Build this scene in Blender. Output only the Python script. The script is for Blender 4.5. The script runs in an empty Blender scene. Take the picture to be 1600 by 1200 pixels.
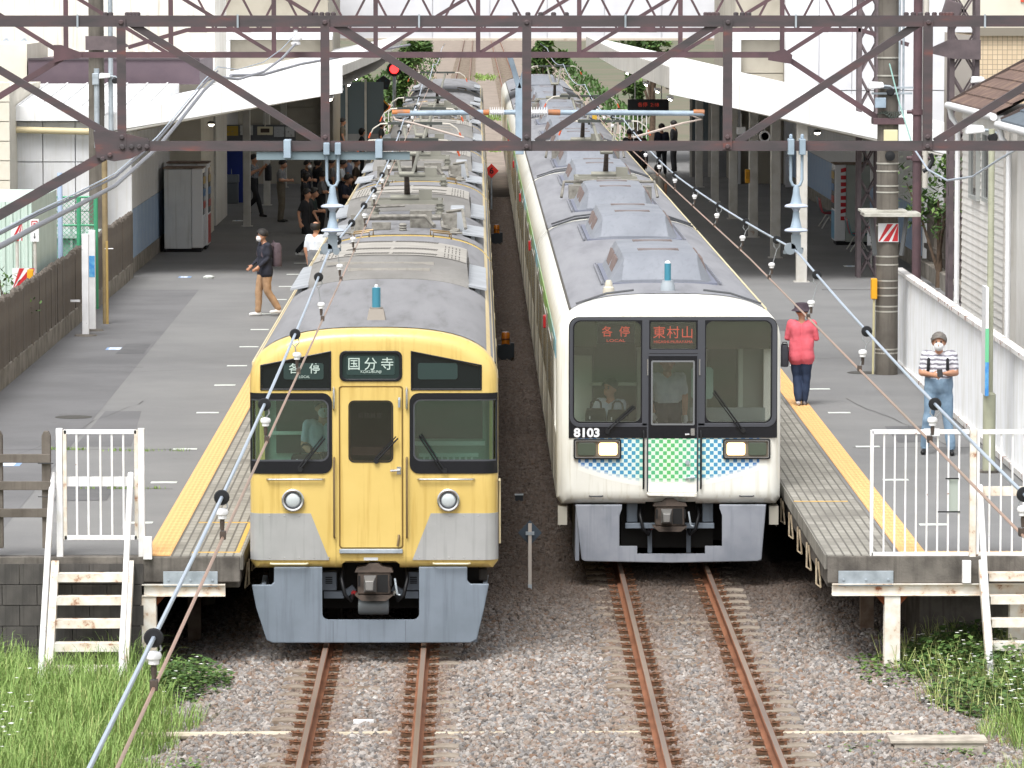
import bpy, bmesh, math, random
from mathutils import Vector, Matrix, Euler
import numpy as np
random.seed(7); np.random.seed(7)
SC = bpy.context.scene
COL = SC.collection
# ------------------------------------------------------------------ camera, sky, sun, exposure
CAM_H = 7.65
FPX = 7320.0                       # focal length in pixels of a 1600 px wide frame
PITCH = math.atan((600 + 28) / FPX)
YAW = math.atan((800 - 746) / FPX)
cam_d = bpy.data.cameras.new('camera'); cam = bpy.data.objects.new('camera', cam_d); COL.objects.link(cam)
cam.location = (0, 0, CAM_H); cam.rotation_euler = (math.pi / 2 - PITCH, 0, -YAW)
cam_d.sensor_width = 36; cam_d.lens = FPX / 1600 * 36; cam_d.clip_start = 0.5; cam_d.clip_end = 6000
SC.camera = cam
SUN_EL, SUN_AZ = math.radians(58), math.radians(200)
W = bpy.data.worlds.new('World'); SC.world = W; W.use_nodes = True
wn, wl = W.node_tree.nodes, W.node_tree.links
wn.clear()
sky = wn.new('ShaderNodeTexSky'); sky.sky_type = 'NISHITA'; sky.sun_disc = False
sky.sun_elevation = SUN_EL; sky.sun_rotation = SUN_AZ; sky.dust_density = 4; sky.air_density = 1.0; sky.ozone_density = 1
hsv = wn.new('ShaderNodeHueSaturation'); hsv.inputs['Saturation'].default_value = 0.09
bg = wn.new('ShaderNodeBackground'); bg.inputs['Strength'].default_value = 0.15
wo = wn.new('ShaderNodeOutputWorld')
wl.new(sky.outputs[0], hsv.inputs['Color']); wl.new(hsv.outputs[0], bg.inputs[0]); wl.new(bg.outputs[0], wo.inputs[0])
sun_d = bpy.data.lights.new('sun', 'SUN'); sun_d.energy = 1.3; sun_d.angle = math.radians(25); sun_d.color = (1, .97, .92)
sun = bpy.data.objects.new('sun', sun_d); COL.objects.link(sun)
sun.rotation_euler = (math.pi / 2 - SUN_EL, 0, math.pi - SUN_AZ)
VS = SC.view_settings; VS.view_transform = 'Standard'; VS.look = 'None'; VS.gamma = 1; VS.exposure = 0.9; VS.use_curve_mapping = False
SC.cycles.max_bounces = 8; SC.cycles.transparent_max_bounces = 16
try: SC.cycles.use_denoising = True
except Exception: pass
# measured points: a pixel of the 1600x1200 photograph and a known distance, height or offset give a place in metres
_F = Vector((math.sin(YAW) * math.cos(PITCH), math.cos(YAW) * math.cos(PITCH), -math.sin(PITCH)))
_R = Vector((math.cos(YAW), -math.sin(YAW), 0)); _U = _R.cross(_F)
def ray(px, py): return _F + _R * ((px - 800) / FPX) + _U * ((600 - py) / FPX)
def at(px, py, Y):
    r = ray(px, py); t = Y / r.y
    return Vector((r.x * t, Y, CAM_H + r.z * t))
def onz(px, py, z):
    r = ray(px, py); t = (z - CAM_H) / r.z
    return Vector((r.x * t, r.y * t, z))
def ax(px, py, Y): return at(px, py, Y).x
def az(px, py, Y): return at(px, py, Y).z
XL, XR = -1.19, 2.44               # track centre lines
PZ = 1.10                          # platform height over rail
# ------------------------------------------------------------------ mesh helper
class MB:
    def __init__(s): s.v = []; s.f = []; s.fm = []; s.m = 0
    def add(s, vs, fs):
        b = len(s.v); s.v.extend([tuple(p) for p in vs]); s.f.extend([tuple(i + b for i in f) for f in fs]); s.fm.extend([s.m] * len(fs)); return s
    def box(s, x0, x1, y0, y1, z0, z1):
        return s.add([(x0,y0,z0),(x1,y0,z0),(x1,y1,z0),(x0,y1,z0),(x0,y0,z1),(x1,y0,z1),(x1,y1,z1),(x0,y1,z1)],
                     [(0,3,2,1),(4,5,6,7),(0,1,5,4),(1,2,6,5),(2,3,7,6),(3,0,4,7)])
    def cbox(s, c, d): return s.box(c[0]-d[0]/2, c[0]+d[0]/2, c[1]-d[1]/2, c[1]+d[1]/2, c[2]-d[2]/2, c[2]+d[2]/2)
    def bar(s, p0, p1, w, h=None, up=(0,0,1)):
        h = h or w; p0 = Vector(p0); p1 = Vector(p1); d = (p1 - p0).normalized(); u = Vector(up)
        if abs(d.dot(u)) > .99: u = Vector((0,1,0))
        a = d.cross(u).normalized() * w / 2; b = a.cross(d).normalized() * h / 2
        return s.add([p0-a-b,p0+a-b,p0+a+b,p0-a+b,p1-a-b,p1+a-b,p1+a+b,p1-a+b],
                     [(0,3,2,1),(4,5,6,7),(0,1,5,4),(1,2,6,5),(2,3,7,6),(3,0,4,7)])
    def angle(s, p0, p1, w, t, up=(0,0,1), side=1):     # an L section: a flat leg and an upright leg
        p0 = Vector(p0); p1 = Vector(p1); d = (p1-p0).normalized(); u = Vector(up)
        a = d.cross(u).normalized(); b = a.cross(d).normalized()
        s.bar(p0, p1, t, w, up); o = a * side * (w/2 - t/2 + t*.52); o2 = -b * (w/2 - t/2)
        return s.bar(p0+o+o2, p1+o+o2, w-t*.1, t, up)
    def tube(s, pts, r, n=8, cap=True):
        pts = [Vector(p) for p in pts]; k = len(pts); rs = r if isinstance(r, (list, tuple)) else [r]*k
        vs = []; prev = None
        for i, p in enumerate(pts):
            d = (pts[min(i+1,k-1)] - pts[max(i-1,0)]).normalized()
            if prev is None:
                u = Vector((0,0,1)) if abs(d.z) < .9 else Vector((1,0,0)); a = d.cross(u).normalized()
            else:
                a = (prev - d * prev.dot(d)).normalized()
            prev = a; b = d.cross(a)
            for j in range(n):
                t = 2*math.pi*j/n; vs.append(p + (a*math.cos(t) + b*math.sin(t)) * rs[i])
        fs = [(i*n+j, i*n+(j+1)%n, (i+1)*n+(j+1)%n, (i+1)*n+j) for i in range(k-1) for j in range(n)]
        if cap: fs += [tuple(range(n-1,-1,-1)), tuple((k-1)*n+j for j in range(n))]
        return s.add(vs, fs)
    def lathe(s, prof, n=16, o=(0,0,0), axis='z'):       # prof: (radius, height)
        vs = []
        for r, h in prof:
            for j in range(n):
                t = 2*math.pi*j/n; c, q = r*math.cos(t), r*math.sin(t)
                vs.append({'z':(o[0]+c,o[1]+q,o[2]+h),'y':(o[0]+c,o[1]+h,o[2]+q),'x':(o[0]+h,o[1]+c,o[2]+q)}[axis])
        k = len(prof)
        fs = [(i*n+j, i*n+(j+1)%n, (i+1)*n+(j+1)%n, (i+1)*n+j) for i in range(k-1) for j in range(n)]
        fs += [tuple(range(n-1,-1,-1)), tuple((k-1)*n+j for j in range(n))]
        return s.add(vs, fs)
    def prism(s, poly, a0, a1, axis='y'):                # poly in the plane across the axis: y->(x,z) x->(y,z) z->(x,y)
        def P(p, a): return {'y':(p[0],a,p[1]),'x':(a,p[0],p[1]),'z':(p[0],p[1],a)}[axis]
        n = len(poly); vs = [P(p,a0) for p in poly] + [P(p,a1) for p in poly]
        fs = [tuple(range(n)), tuple(range(2*n-1,n-1,-1))] + [((i+1)%n, i, n+i, n+(i+1)%n) for i in range(n)]
        return s.add(vs, fs)
    def quad(s, *p): return s.add(p, [tuple(range(len(p)))])
    def loft(s, rings, cap=True):
        n = len(rings[0]); k = len(rings); vs = [p for r in rings for p in r]
        fs = [(i*n+j, i*n+(j+1)%n, (i+1)*n+(j+1)%n, (i+1)*n+j) for i in range(k-1) for j in range(n)]
        if cap: fs += [tuple(range(n-1,-1,-1)), tuple((k-1)*n+j for j in range(n))]
        return s.add(vs, fs)
    def mesh(s, name):
        me = bpy.data.meshes.new(name); me.from_pydata(s.v, [], s.f)
        bm = bmesh.new(); bm.from_mesh(me); bmesh.ops.recalc_face_normals(bm, faces=bm.faces[:]); bm.to_mesh(me); bm.free()
        if any(s.fm): me.polygons.foreach_set('material_index', s.fm)
        return me
def rrect(x0, x1, z0, z1, r, n=5, corners=(1,1,1,1)):    # rounded rectangle, corners: bl br tr tl
    out = []
    for k, (cx, cz, a) in enumerate(((x0+r,z0+r,math.pi),(x1-r,z0+r,1.5*math.pi),(x1-r,z1-r,0),(x0+r,z1-r,.5*math.pi))):
        if corners[k]:
            for i in range(n+1):
                t = a + math.pi/2*i/n; out.append((cx+r*math.cos(t), cz+r*math.sin(t)))
        else:
            out.append([(x0,z0),(x1,z0),(x1,z1),(x0,z1)][k])
    return out
def circ(cx, cz, r, n=20): return [(cx+r*math.cos(2*math.pi*i/n), cz+r*math.sin(2*math.pi*i/n)) for i in range(n)]
def obj(name, m, mat, parent=None, smooth=None, bevel=None, loc=None, kind=None, label=None):
    me = m.mesh(name) if isinstance(m, MB) else m
    if mat is not None:
        for q in (mat if isinstance(mat, (list, tuple)) else [mat]): me.materials.append(q)
    o = bpy.data.objects.new(name, me); COL.objects.link(o)
    if parent is not None: o.parent = parent
    if loc is not None: o.location = loc
    if smooth is not None:
        me.shade_smooth(); me.set_sharp_from_angle(angle=math.radians(smooth))
    if bevel:
        b = o.modifiers.new('bevel', 'BEVEL'); b.width = bevel; b.segments = 2; b.limit_method = 'ANGLE'; b.angle_limit = math.radians(40)
    if kind: o['kind'] = kind
    if label: o['label'] = label
    return o
def tag(o, label, cat, group=None):
    o['label'] = label; o['category'] = cat
    if group: o['group'] = group
    return o
def thing(name, label, cat, loc=(0,0,0), rz=0, group=None):
    o = bpy.data.objects.new(name, None); COL.objects.link(o); o.location = loc; o.rotation_euler = (0,0,rz); o.empty_display_size = .2
    return tag(o, label, cat, group)
def struct(name, m, mat, **k): return obj(name, m, mat, kind='structure', **k)
def copy_tree(o, parent=None, loc=None, rz=None, label=None):
    c = o.copy(); COL.objects.link(c); c.parent = parent
    if loc is not None: c.location = loc
    if rz is not None: c.rotation_euler = (0,0,rz)
    if label: c['label'] = label
    for ch in list(o.children): copy_tree(ch, c)
    return c
def pcopy(o, parent, loc=None):                           # another piece sharing the mesh
    c = o.copy(); COL.objects.link(c); c.parent = parent
    if loc is not None: c.location = loc
    return c
def baked(o):                                             # apply modifiers now
    dg = bpy.context.evaluated_depsgraph_get(); me = bpy.data.meshes.new_from_object(o.evaluated_get(dg)); o.modifiers.clear(); o.data = me; return o
def cut(o, cutters):                                      # cutters: list of MB; true openings
    for c in cutters:
        t = obj('cutter', c, None, o.parent, loc=o.location); m = o.modifiers.new('b', 'BOOLEAN'); m.operation = 'DIFFERENCE'; m.solver = 'EXACT'; m.object = t
        bpy.context.view_layer.update(); baked(o); d = t.data; bpy.data.objects.remove(t); bpy.data.meshes.remove(d)
    return o
def text(s, size, mat, parent, loc, name='lettering', rx=math.pi/2, width=None, bold=0.0, depth=.002, rot=None):
    cu = bpy.data.curves.new(name, 'FONT'); cu.body = s; cu.size = size; cu.align_x = 'CENTER'; cu.align_y = 'CENTER'; cu.extrude = depth; cu.offset = bold; cu.resolution_u = 3
    t = bpy.data.objects.new(name, cu); COL.objects.link(t); bpy.context.view_layer.update()
    me = bpy.data.meshes.new_from_object(t.evaluated_get(bpy.context.evaluated_depsgraph_get())); bpy.data.objects.remove(t)
    if width and len(me.vertices):
        xs = [v.co.x for v in me.vertices]; k = width / max(1e-6, max(xs) - min(xs)); me.transform(Matrix.Diagonal((k,1,1,1)))
    o = obj(name, me, mat, parent, loc=loc); me.materials.clear(); me.materials.append(mat); o.rotation_euler = rot or (rx,0,0); return o
# ------------------------------------------------------------------ materials
def lin(h):
    h = h.lstrip('#'); c = [int(h[i:i+2],16)/255 for i in (0,2,4)]
    return tuple(x/12.92 if x <= .04045 else ((x+.055)/1.055)**2.4 for x in c)
MATS = {}
def mat(name, c, rough=.6, metal=0, c2=None, scale=4, lo=.4, hi=.65, detail=5, bump=0, bscale=None, stretch=(1,1,1), rust=None, rlo=.6, rhi=.68, rscale=3, spec=.4,
        emit=None, estr=0, streak=None, coat=0):
    if name in MATS: return MATS[name]
    m = bpy.data.materials.new(name); m.use_nodes = True; nt = m.node_tree; N, L = nt.nodes, nt.links
    b = N['Principled BSDF']; c = lin(c) if isinstance(c, str) else c
    b.inputs['Roughness'].default_value = rough; b.inputs['Metallic'].default_value = metal; b.inputs['Specular IOR Level'].default_value = spec
    b.inputs['Coat Weight'].default_value = coat
    b.inputs['Base Color'].default_value = (*c, 1)
    tc = N.new('ShaderNodeTexCoord'); mp = N.new('ShaderNodeMapping'); mp.inputs['Scale'].default_value = stretch; L.new(tc.outputs['Object'], mp.inputs[0])
    cur = None
    def noise(sc, det=5, vec=None, ro=.55):
        n = N.new('ShaderNodeTexNoise'); n.inputs['Scale'].default_value = sc; n.inputs['Detail'].default_value = det; n.inputs['Roughness'].default_value = ro
        L.new((vec or mp).outputs[0], n.inputs['Vector']); return n
    def ramp(src, a, z):
        r = N.new('ShaderNodeMapRange'); r.inputs['From Min'].default_value = a; r.inputs['From Max'].default_value = z; L.new(src, r.inputs['Value']); return r
    def mix(fac, a, bcol):
        x = N.new('ShaderNodeMix'); x.data_type = 'RGBA'; L.new(fac.outputs[0], x.inputs[0])
        if a is None: x.inputs[6].default_value = (*c, 1)
        else: L.new(a, x.inputs[6])
        x.inputs[7].default_value = (*bcol, 1); return x.outputs[2]
    if c2 is not None:
        cur = mix(ramp(noise(scale, detail).outputs[0], lo, hi), cur, lin(c2) if isinstance(c2, str) else c2)
    if streak is not None:        # dirt runs, long in z
        mp2 = N.new('ShaderNodeMapping'); mp2.inputs['Scale'].default_value = (9,9,.5); L.new(tc.outputs['Object'], mp2.inputs[0])
        cur = mix(ramp(noise(1.6, 6, mp2).outputs[0], .52, .85), cur, lin(streak) if isinstance(streak, str) else streak)
    if rust is not None:
        cur = mix(ramp(noise(rscale, 8, None, .65).outputs[0], rlo, rhi), cur, lin(rust) if isinstance(rust, str) else rust)
    if cur is not None: L.new(cur, b.inputs['Base Color'])
    if bump:
        bp = N.new('ShaderNodeBump'); bp.inputs['Strength'].default_value = bump; bp.inputs['Distance'].default_value = .01
        L.new(noise(bscale or scale*4, 4).outputs[0], bp.inputs['Height']); L.new(bp.outputs[0], b.inputs['Normal'])
    if emit is not None:
        b.inputs['Emission Color'].default_value = (*(lin(emit) if isinstance(emit, str) else emit), 1); b.inputs['Emission Strength'].default_value = estr
    MATS[name] = m; return m
def glass(name, tint=(.8,.9,.88), gloss=.12):
    if name in MATS: return MATS[name]
    m = bpy.data.materials.new(name); m.use_nodes = True; nt = m.node_tree; N, L = nt.nodes, nt.links; N.clear()
    o = N.new('ShaderNodeOutputMaterial'); t = N.new('ShaderNodeBsdfTransparent'); t.inputs[0].default_value = (*tint,1)
    g = N.new('ShaderNodeBsdfGlossy'); g.inputs['Roughness'].default_value = .03; lw = N.new('ShaderNodeFresnel'); lw.inputs[0].default_value = 1.5
    ad = N.new('ShaderNodeMath'); ad.operation = 'ADD'; ad.inputs[1].default_value = gloss - .04; L.new(lw.outputs[0], ad.inputs[0])
    x = N.new('ShaderNodeMixShader'); L.new(ad.outputs[0], x.inputs[0]); L.new(t.outputs[0], x.inputs[1]); L.new(g.outputs[0], x.inputs[2]); L.new(x.outputs[0], o.inputs[0])
    MATS[name] = m; return m
# ------------------------------------------------------------------ shared materials
WHITE_RUST = mat('white_paint_rusty', '#e6e6ea', .5, rust='#8a5038', rscale=9, rlo=.66, rhi=.70, c2='#dad8d4', scale=5)
WHITE_RUST2 = mat('white_paint_very_rusty', '#dedbd4', .55, rust='#8f5434', rscale=6, rlo=.58, rhi=.68, c2='#cfbfab', scale=6)
WHITE_FENCE = mat('white_paint_fence', '#eceef2', .5, rust='#6b4a38', rscale=5, rlo=.69, rhi=.72, c2='#dedfde', scale=2, stretch=(2.5,2.5,.5))
WHITE_P = mat('white_panel', '#d6d7da', .5, c2='#c9cacb', scale=1.2, streak='#bdbbb4')
BLUE_P = mat('blue_dado', '#8fa9c9', .55, c2='#a3b6cd', scale=2, streak='#8b98a8')
CONC = mat('concrete_dark', '#6f6a64', .9, c2='#4c4844', scale=3, bump=.5, bscale=40, streak='#3d3935')
CONC_L = mat('concrete_light', '#8d8880', .9, c2='#6c675f', scale=2.5, bump=.4, bscale=50, streak='#57524c')
CONC_F = mat('concrete_fence', '#6d665f', .9, c2='#544e48', scale=2, bump=.5, bscale=40, streak='#4c443d')
ASPH = mat('platform_asphalt', '#7b7b7b', .95, c2='#707071', scale=.5, lo=.35, hi=.7, bump=.5, bscale=140, rust='#5f5e5d', rscale=4.5, rlo=.64, rhi=.78)
YEL_T = mat('tactile_yellow', '#d6aa74', .8, c2='#c89c66', scale=3, streak=None)
WHITE_L = mat('line_white', '#d8ddd8', .7, c2='#b9bdb8', scale=9)
RAIL_M = mat('rail_rust', '#8b5c42', .75, c2='#6d4530', scale=3, bump=.3, stretch=(1,.3,1))
RAIL_T = mat('rail_running_face', '#9a8678', .4, metal=.5, c2='#7d6c62', scale=2, stretch=(1,.08,1))
STEEL_G = mat('galvanised', '#a9b2ba', .5, metal=.3, c2='#8f989f', scale=6)
BLUEGREY = mat('blue_grey_paint', '#98a9b8', .5, c2='#8696a4', scale=4)
DARK = mat('dark_void', '#1b1b1c', .9)
BLACK = mat('black_rubber', '#17181b', .5)
# ------------------------------------------------------------------ ground, ballast, tracks
GROUND = mat('soil', '#6a6355', .95, c2='#57604a', scale=.12, bump=.3, bscale=20)
g = MB(); g.quad((-3000,-300,-.55),(3000,-300,-.55),(3000,5000,-.55),(-3000,5000,-.55)); struct('ground', g, GROUND)
def ballast_mat():
    m = bpy.data.materials.new('ballast_bed'); m.use_nodes = True; N, L = m.node_tree.nodes, m.node_tree.links; b = N['Principled BSDF']; b.inputs['Roughness'].default_value = .95
    tc = N.new('ShaderNodeTexCoord'); v = N.new('ShaderNodeTexVoronoi'); v.inputs['Scale'].default_value = 22; L.new(tc.outputs['Object'], v.inputs['Vector'])
    r = N.new('ShaderNodeValToRGB'); L.new(v.outputs['Color'], r.inputs[0]); e = r.color_ramp.elements
    e[0].color = (*lin('#2c2723'),1); e[1].color = (*lin('#544b44'),1); L.new(r.outputs[0], b.inputs['Base Color'])
    bp = N.new('ShaderNodeBump'); bp.inputs['Strength'].default_value = .9; bp.inputs['Distance'].default_value = .03; bp.invert = True; L.new(v.outputs['Distance'], bp.inputs['Height']); L.new(bp.outputs[0], b.inputs['Normal']); return m
def stone_mat():
    m = bpy.data.materials.new('ballast_stone'); m.use_nodes = True; N, L = m.node_tree.nodes, m.node_tree.links; b = N['Principled BSDF']; b.inputs['Roughness'].default_value = .9; b.inputs['Specular IOR Level'].default_value = .25
    oi = N.new('ShaderNodeObjectInfo'); r = N.new('ShaderNodeValToRGB'); L.new(oi.outputs['Random'], r.inputs[0]); cr = r.color_ramp
    cols = [(0,'#747374'),(.18,'#8b8784'),(.34,'#a49f9b'),(.5,'#86776c'),(.64,'#605d5b'),(.78,'#948b83'),(.9,'#7d6453'),(1,'#bab6b2')]
    cr.elements[0].position = 0; cr.elements[0].color = (*lin(cols[0][1]),1); cr.elements[1].position = 1; cr.elements[1].color = (*lin(cols[-1][1]),1)
    for p, h in cols[1:-1]:
        q = cr.elements.new(p); q.color = (*lin(h),1)
    # darker brown from the train fronts on, patchy before them, rusty along the rails
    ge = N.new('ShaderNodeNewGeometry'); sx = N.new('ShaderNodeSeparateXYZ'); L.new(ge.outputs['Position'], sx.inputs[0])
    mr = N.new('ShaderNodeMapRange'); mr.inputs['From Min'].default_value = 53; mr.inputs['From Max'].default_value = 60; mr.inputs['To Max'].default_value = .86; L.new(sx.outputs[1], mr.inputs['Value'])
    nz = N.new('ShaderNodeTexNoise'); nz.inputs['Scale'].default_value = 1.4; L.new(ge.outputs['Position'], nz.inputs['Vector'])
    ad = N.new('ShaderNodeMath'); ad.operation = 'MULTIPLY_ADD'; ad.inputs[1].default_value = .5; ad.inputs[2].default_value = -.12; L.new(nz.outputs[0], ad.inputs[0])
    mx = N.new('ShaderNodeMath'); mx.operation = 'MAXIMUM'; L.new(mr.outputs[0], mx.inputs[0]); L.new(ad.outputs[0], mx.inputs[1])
    best = None                                   # rust thrown off the four rails
    for rx in (XL-.566, XL+.566, XR-.566, XR+.566):
        d = N.new('ShaderNodeMath'); d.operation = 'SUBTRACT'; d.inputs[1].default_value = rx; L.new(sx.outputs[0], d.inputs[0]); a = N.new('ShaderNodeMath'); a.operation = 'ABSOLUTE'; L.new(d.outputs[0], a.inputs[0])
        if best is None: best = a
        else: q = N.new('ShaderNodeMath'); q.operation = 'MINIMUM'; L.new(best.outputs[0], q.inputs[0]); L.new(a.outputs[0], q.inputs[1]); best = q
    rr = N.new('ShaderNodeMapRange'); rr.inputs['From Min'].default_value = .05; rr.inputs['From Max'].default_value = .42; rr.inputs['To Min'].default_value = .62; rr.inputs['To Max'].default_value = 0; L.new(best.outputs[0], rr.inputs['Value'])
    x0 = N.new('ShaderNodeMix'); x0.data_type = 'RGBA'; L.new(rr.outputs[0], x0.inputs[0]); L.new(r.outputs[0], x0.inputs[6]); x0.inputs[7].default_value = (*lin('#7a5a45'),1)
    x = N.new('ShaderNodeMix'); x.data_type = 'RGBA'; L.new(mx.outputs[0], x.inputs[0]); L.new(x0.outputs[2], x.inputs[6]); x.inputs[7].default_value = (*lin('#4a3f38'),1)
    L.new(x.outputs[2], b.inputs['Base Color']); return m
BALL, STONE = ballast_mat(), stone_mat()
def scatter(name, base, density, src, smin, smax, label, cat, seed=0, zoff=0.0, kind='stuff', tilt=math.pi):
    """geometry-node scatter of one of several piece meshes over a sheet"""
    ng = bpy.data.node_groups.new(name, 'GeometryNodeTree'); ng.interface.new_socket('Geometry', in_out='INPUT', socket_type='NodeSocketGeometry'); ng.interface.new_socket('Geometry', in_out='OUTPUT', socket_type='NodeSocketGeometry')
    N, L = ng.nodes, ng.links; gi = N.new('NodeGroupInput'); go = N.new('NodeGroupOutput')
    d = N.new('GeometryNodeDistributePointsOnFaces'); d.inputs['Density'].default_value = density; d.inputs['Seed'].default_value = seed; L.new(gi.outputs[0], d.inputs['Mesh'])
    inst = N.new('GeometryNodeInstanceOnPoints'); L.new(d.outputs['Points'], inst.inputs['Points'])
    join = N.new('GeometryNodeGeometryToInstance'); src(N, L, join)
    L.new(join.outputs[0], inst.inputs['Instance']); inst.inputs['Pick Instance'].default_value = True
    ri = N.new('FunctionNodeRandomValue'); ri.data_type = 'INT'; ri.inputs[4].default_value = 0; ri.inputs[5].default_value = 3; ri.inputs['Seed'].default_value = seed+1; L.new(ri.outputs[2], inst.inputs['Instance Index'])
    rr = N.new('FunctionNodeRandomValue'); rr.data_type = 'FLOAT_VECTOR'; rr.inputs[0].default_value = (-tilt,-tilt,-math.pi); rr.inputs[1].default_value = (tilt,tilt,math.pi); rr.inputs['Seed'].default_value = seed+2; L.new(rr.outputs[0], inst.inputs['Rotation'])
    rs = N.new('FunctionNodeRandomValue'); rs.data_type = 'FLOAT'; rs.inputs[2].default_value = smin; rs.inputs[3].default_value = smax; rs.inputs['Seed'].default_value = seed+3; L.new(rs.outputs[1], inst.inputs['Scale'])
    j2 = N.new('GeometryNodeJoinGeometry'); L.new(gi.outputs[0], j2.inputs[0]); L.new(inst.outputs[0], j2.inputs[0]); L.new(j2.outputs[0], go.inputs[0])
    md = base.modifiers.new('scatter', 'NODES'); md.node_group = ng; base['kind'] = kind; return base
def rocks(N, L, join):
    for k in range(4):
        ic = N.new('GeometryNodeMeshIcoSphere'); ic.inputs['Radius'].default_value = 1; ic.inputs['Subdivisions'].default_value = 2 if k < 2 else 1
        sp = N.new('GeometryNodeSetPosition'); L.new(ic.outputs[0], sp.inputs['Geometry'])
        nz = N.new('ShaderNodeTexNoise'); nz.noise_dimensions = '4D'; nz.inputs['W'].default_value = k*7.3; nz.inputs['Scale'].default_value = .9; nz.inputs['Detail'].default_value = 1.5
        vm = N.new('ShaderNodeVectorMath'); vm.operation = 'MULTIPLY_ADD'; vm.inputs[1].default_value = (1.5,1.5,1.5); vm.inputs[2].default_value = (-.75,-.75,-.75); L.new(nz.outputs['Color'], vm.inputs[0]); L.new(vm.outputs[0], sp.inputs['Offset'])
        tr = N.new('GeometryNodeTransform'); tr.inputs['Scale'].default_value = (1.15,.9,.62); L.new(sp.outputs[0], tr.inputs['Geometry'])
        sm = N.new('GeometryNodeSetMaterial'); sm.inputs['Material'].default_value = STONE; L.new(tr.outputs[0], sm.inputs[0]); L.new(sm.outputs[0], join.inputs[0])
def bed(x0, x1, y0, y1, nx, ny, hf):
    m = MB(); vs = []
    for j in range(ny+1):
        for i in range(nx+1):
            x = x0+(x1-x0)*i/nx; y = y0+(y1-y0)*j/ny; vs.append((x, y, hf(x,y)))
    m.add(vs, [(j*(nx+1)+i, j*(nx+1)+i+1, (j+1)*(nx+1)+i+1, (j+1)*(nx+1)+i) for j in range(ny) for i in range(nx)]); return m
def sm(a, b, t):
    t = min(1, max(0, (t-a)/(b-a))); return t*t*(3-2*t)
def bh(x, y):     # ballast surface: flat shoulders under the tracks, falling away at the sides
    h = -.20 + .02*math.sin(x*2.1+y*.7)*math.sin(y*1.3) + .025*math.exp(-((x-.62)/.6)**2)
    return h - .16*sm(-2.6,-3.9,x) - .10*sm(4.4,6.0,x)
far = bed(-6, 8, 100, 900, 4, 8, lambda x,y: -.26); struct('far_trackbed', far, mat('far_ballast', '#8f8378', .95, c2='#7a6f66', scale=1.5))
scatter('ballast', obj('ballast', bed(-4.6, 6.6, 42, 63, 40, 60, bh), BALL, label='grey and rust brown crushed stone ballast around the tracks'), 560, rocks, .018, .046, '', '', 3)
scatter('ballast', obj('ballast', bed(-.3, 1.75, 63, 170, 8, 90, lambda x,y: bh(x,y)+.0), BALL, label='dark brown stone ballast in the strip between the trains'), 330, rocks, .022, .05, '', '', 9)
m = MB(); m.add([(-4.6,63,-.25),(-.3,63,-.25),(-.3,100,-.25),(-4.6,100,-.25),(1.75,63,-.25),(6.6,63,-.25),(6.6,100,-.25),(1.75,100,-.25)], [(0,1,2,3),(4,5,6,7)]); struct('trackbed', m, BALL)
SLEEP = mat('sleeper_concrete', '#8d8377', .9, c2='#6e5e50', scale=4, bump=.4, bscale=50); CLIP = mat('clip_rust', '#55402f', .85, c2='#7a513a', scale=20)
sl = MB(); sl.prism([(-1.0,-.34),(1.0,-.34),(1.0,-.17),(.86,-.16),(.3,-.185),(-.3,-.185),(-.86,-.16),(-1.0,-.17)], -.11, .11)
clip = MB(); clip.box(-.05,.06,-.035,.035,-.17,-.14); clip.tube([(-.05,-.03,-.13),(.05,-.03,-.12),(.065,0,-.115),(.05,.03,-.12),(-.05,.03,-.13)], .010, 6); clip.lathe([(.018,-.14),(.018,-.105),(.010,-.10)], 8)
rp = [(-.064,-.153),(.064,-.153),(.064,-.142),(.01,-.125),(.008,-.05),(.0325,-.035),(.0325,-.008),(.026,0),(-.026,0),(-.0325,-.008),(-.0325,-.035),(-.008,-.05),(-.01,-.125),(-.064,-.142)]
def track(X, label, ystart):
    t = bpy.data.objects.new('railway_track', None); COL.objects.link(t); t.location = (X,0,0); t['kind'] = 'structure'; t['label'] = label
    for s in (-1,1):
        r = MB(); r.prism(rp, 40, 700); r.fm = [0]*len(r.f); top = obj('rail', r, [RAIL_M, RAIL_T], t, loc=(s*.566,0,0))
        for p in top.data.polygons:
            if p.normal.z > .9 and p.center.z > -.01: p.material_index = 1
    k = 0; first = None; y = 43.0; c0 = None
    while y < (64 if X > 0 else 56):
        if first is None: so = first = obj('sleeper', sl, SLEEP, t, loc=(0,y,0), bevel=.01)
        else: so = pcopy(first, t, (0,y,0))
        for q in (-1,1):
            for e in (-1,1):
                if c0 is None: co = c0 = obj('rail_clip', clip, CLIP, so, smooth=40)
                else: co = pcopy(c0, so)
                co.location = (q*.566+e*.115, 0, 0); co.rotation_euler = (0,0,0 if e > 0 else math.pi)
        y += .59 + random.uniform(-.015,.015)
    far = MB(); yy = 200.0
    while yy < 520: far.box(-1,1,yy-.11,yy+.11,-.3,-.17); yy += .6
    obj('far_sleepers', far, SLEEP, t, kind='stuff')
    return t
track(XL, 'rusty rails on concrete sleepers running under the yellow train', 53)
track(XR, 'rusty rails on concrete sleepers running under the white train', 61)
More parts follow.
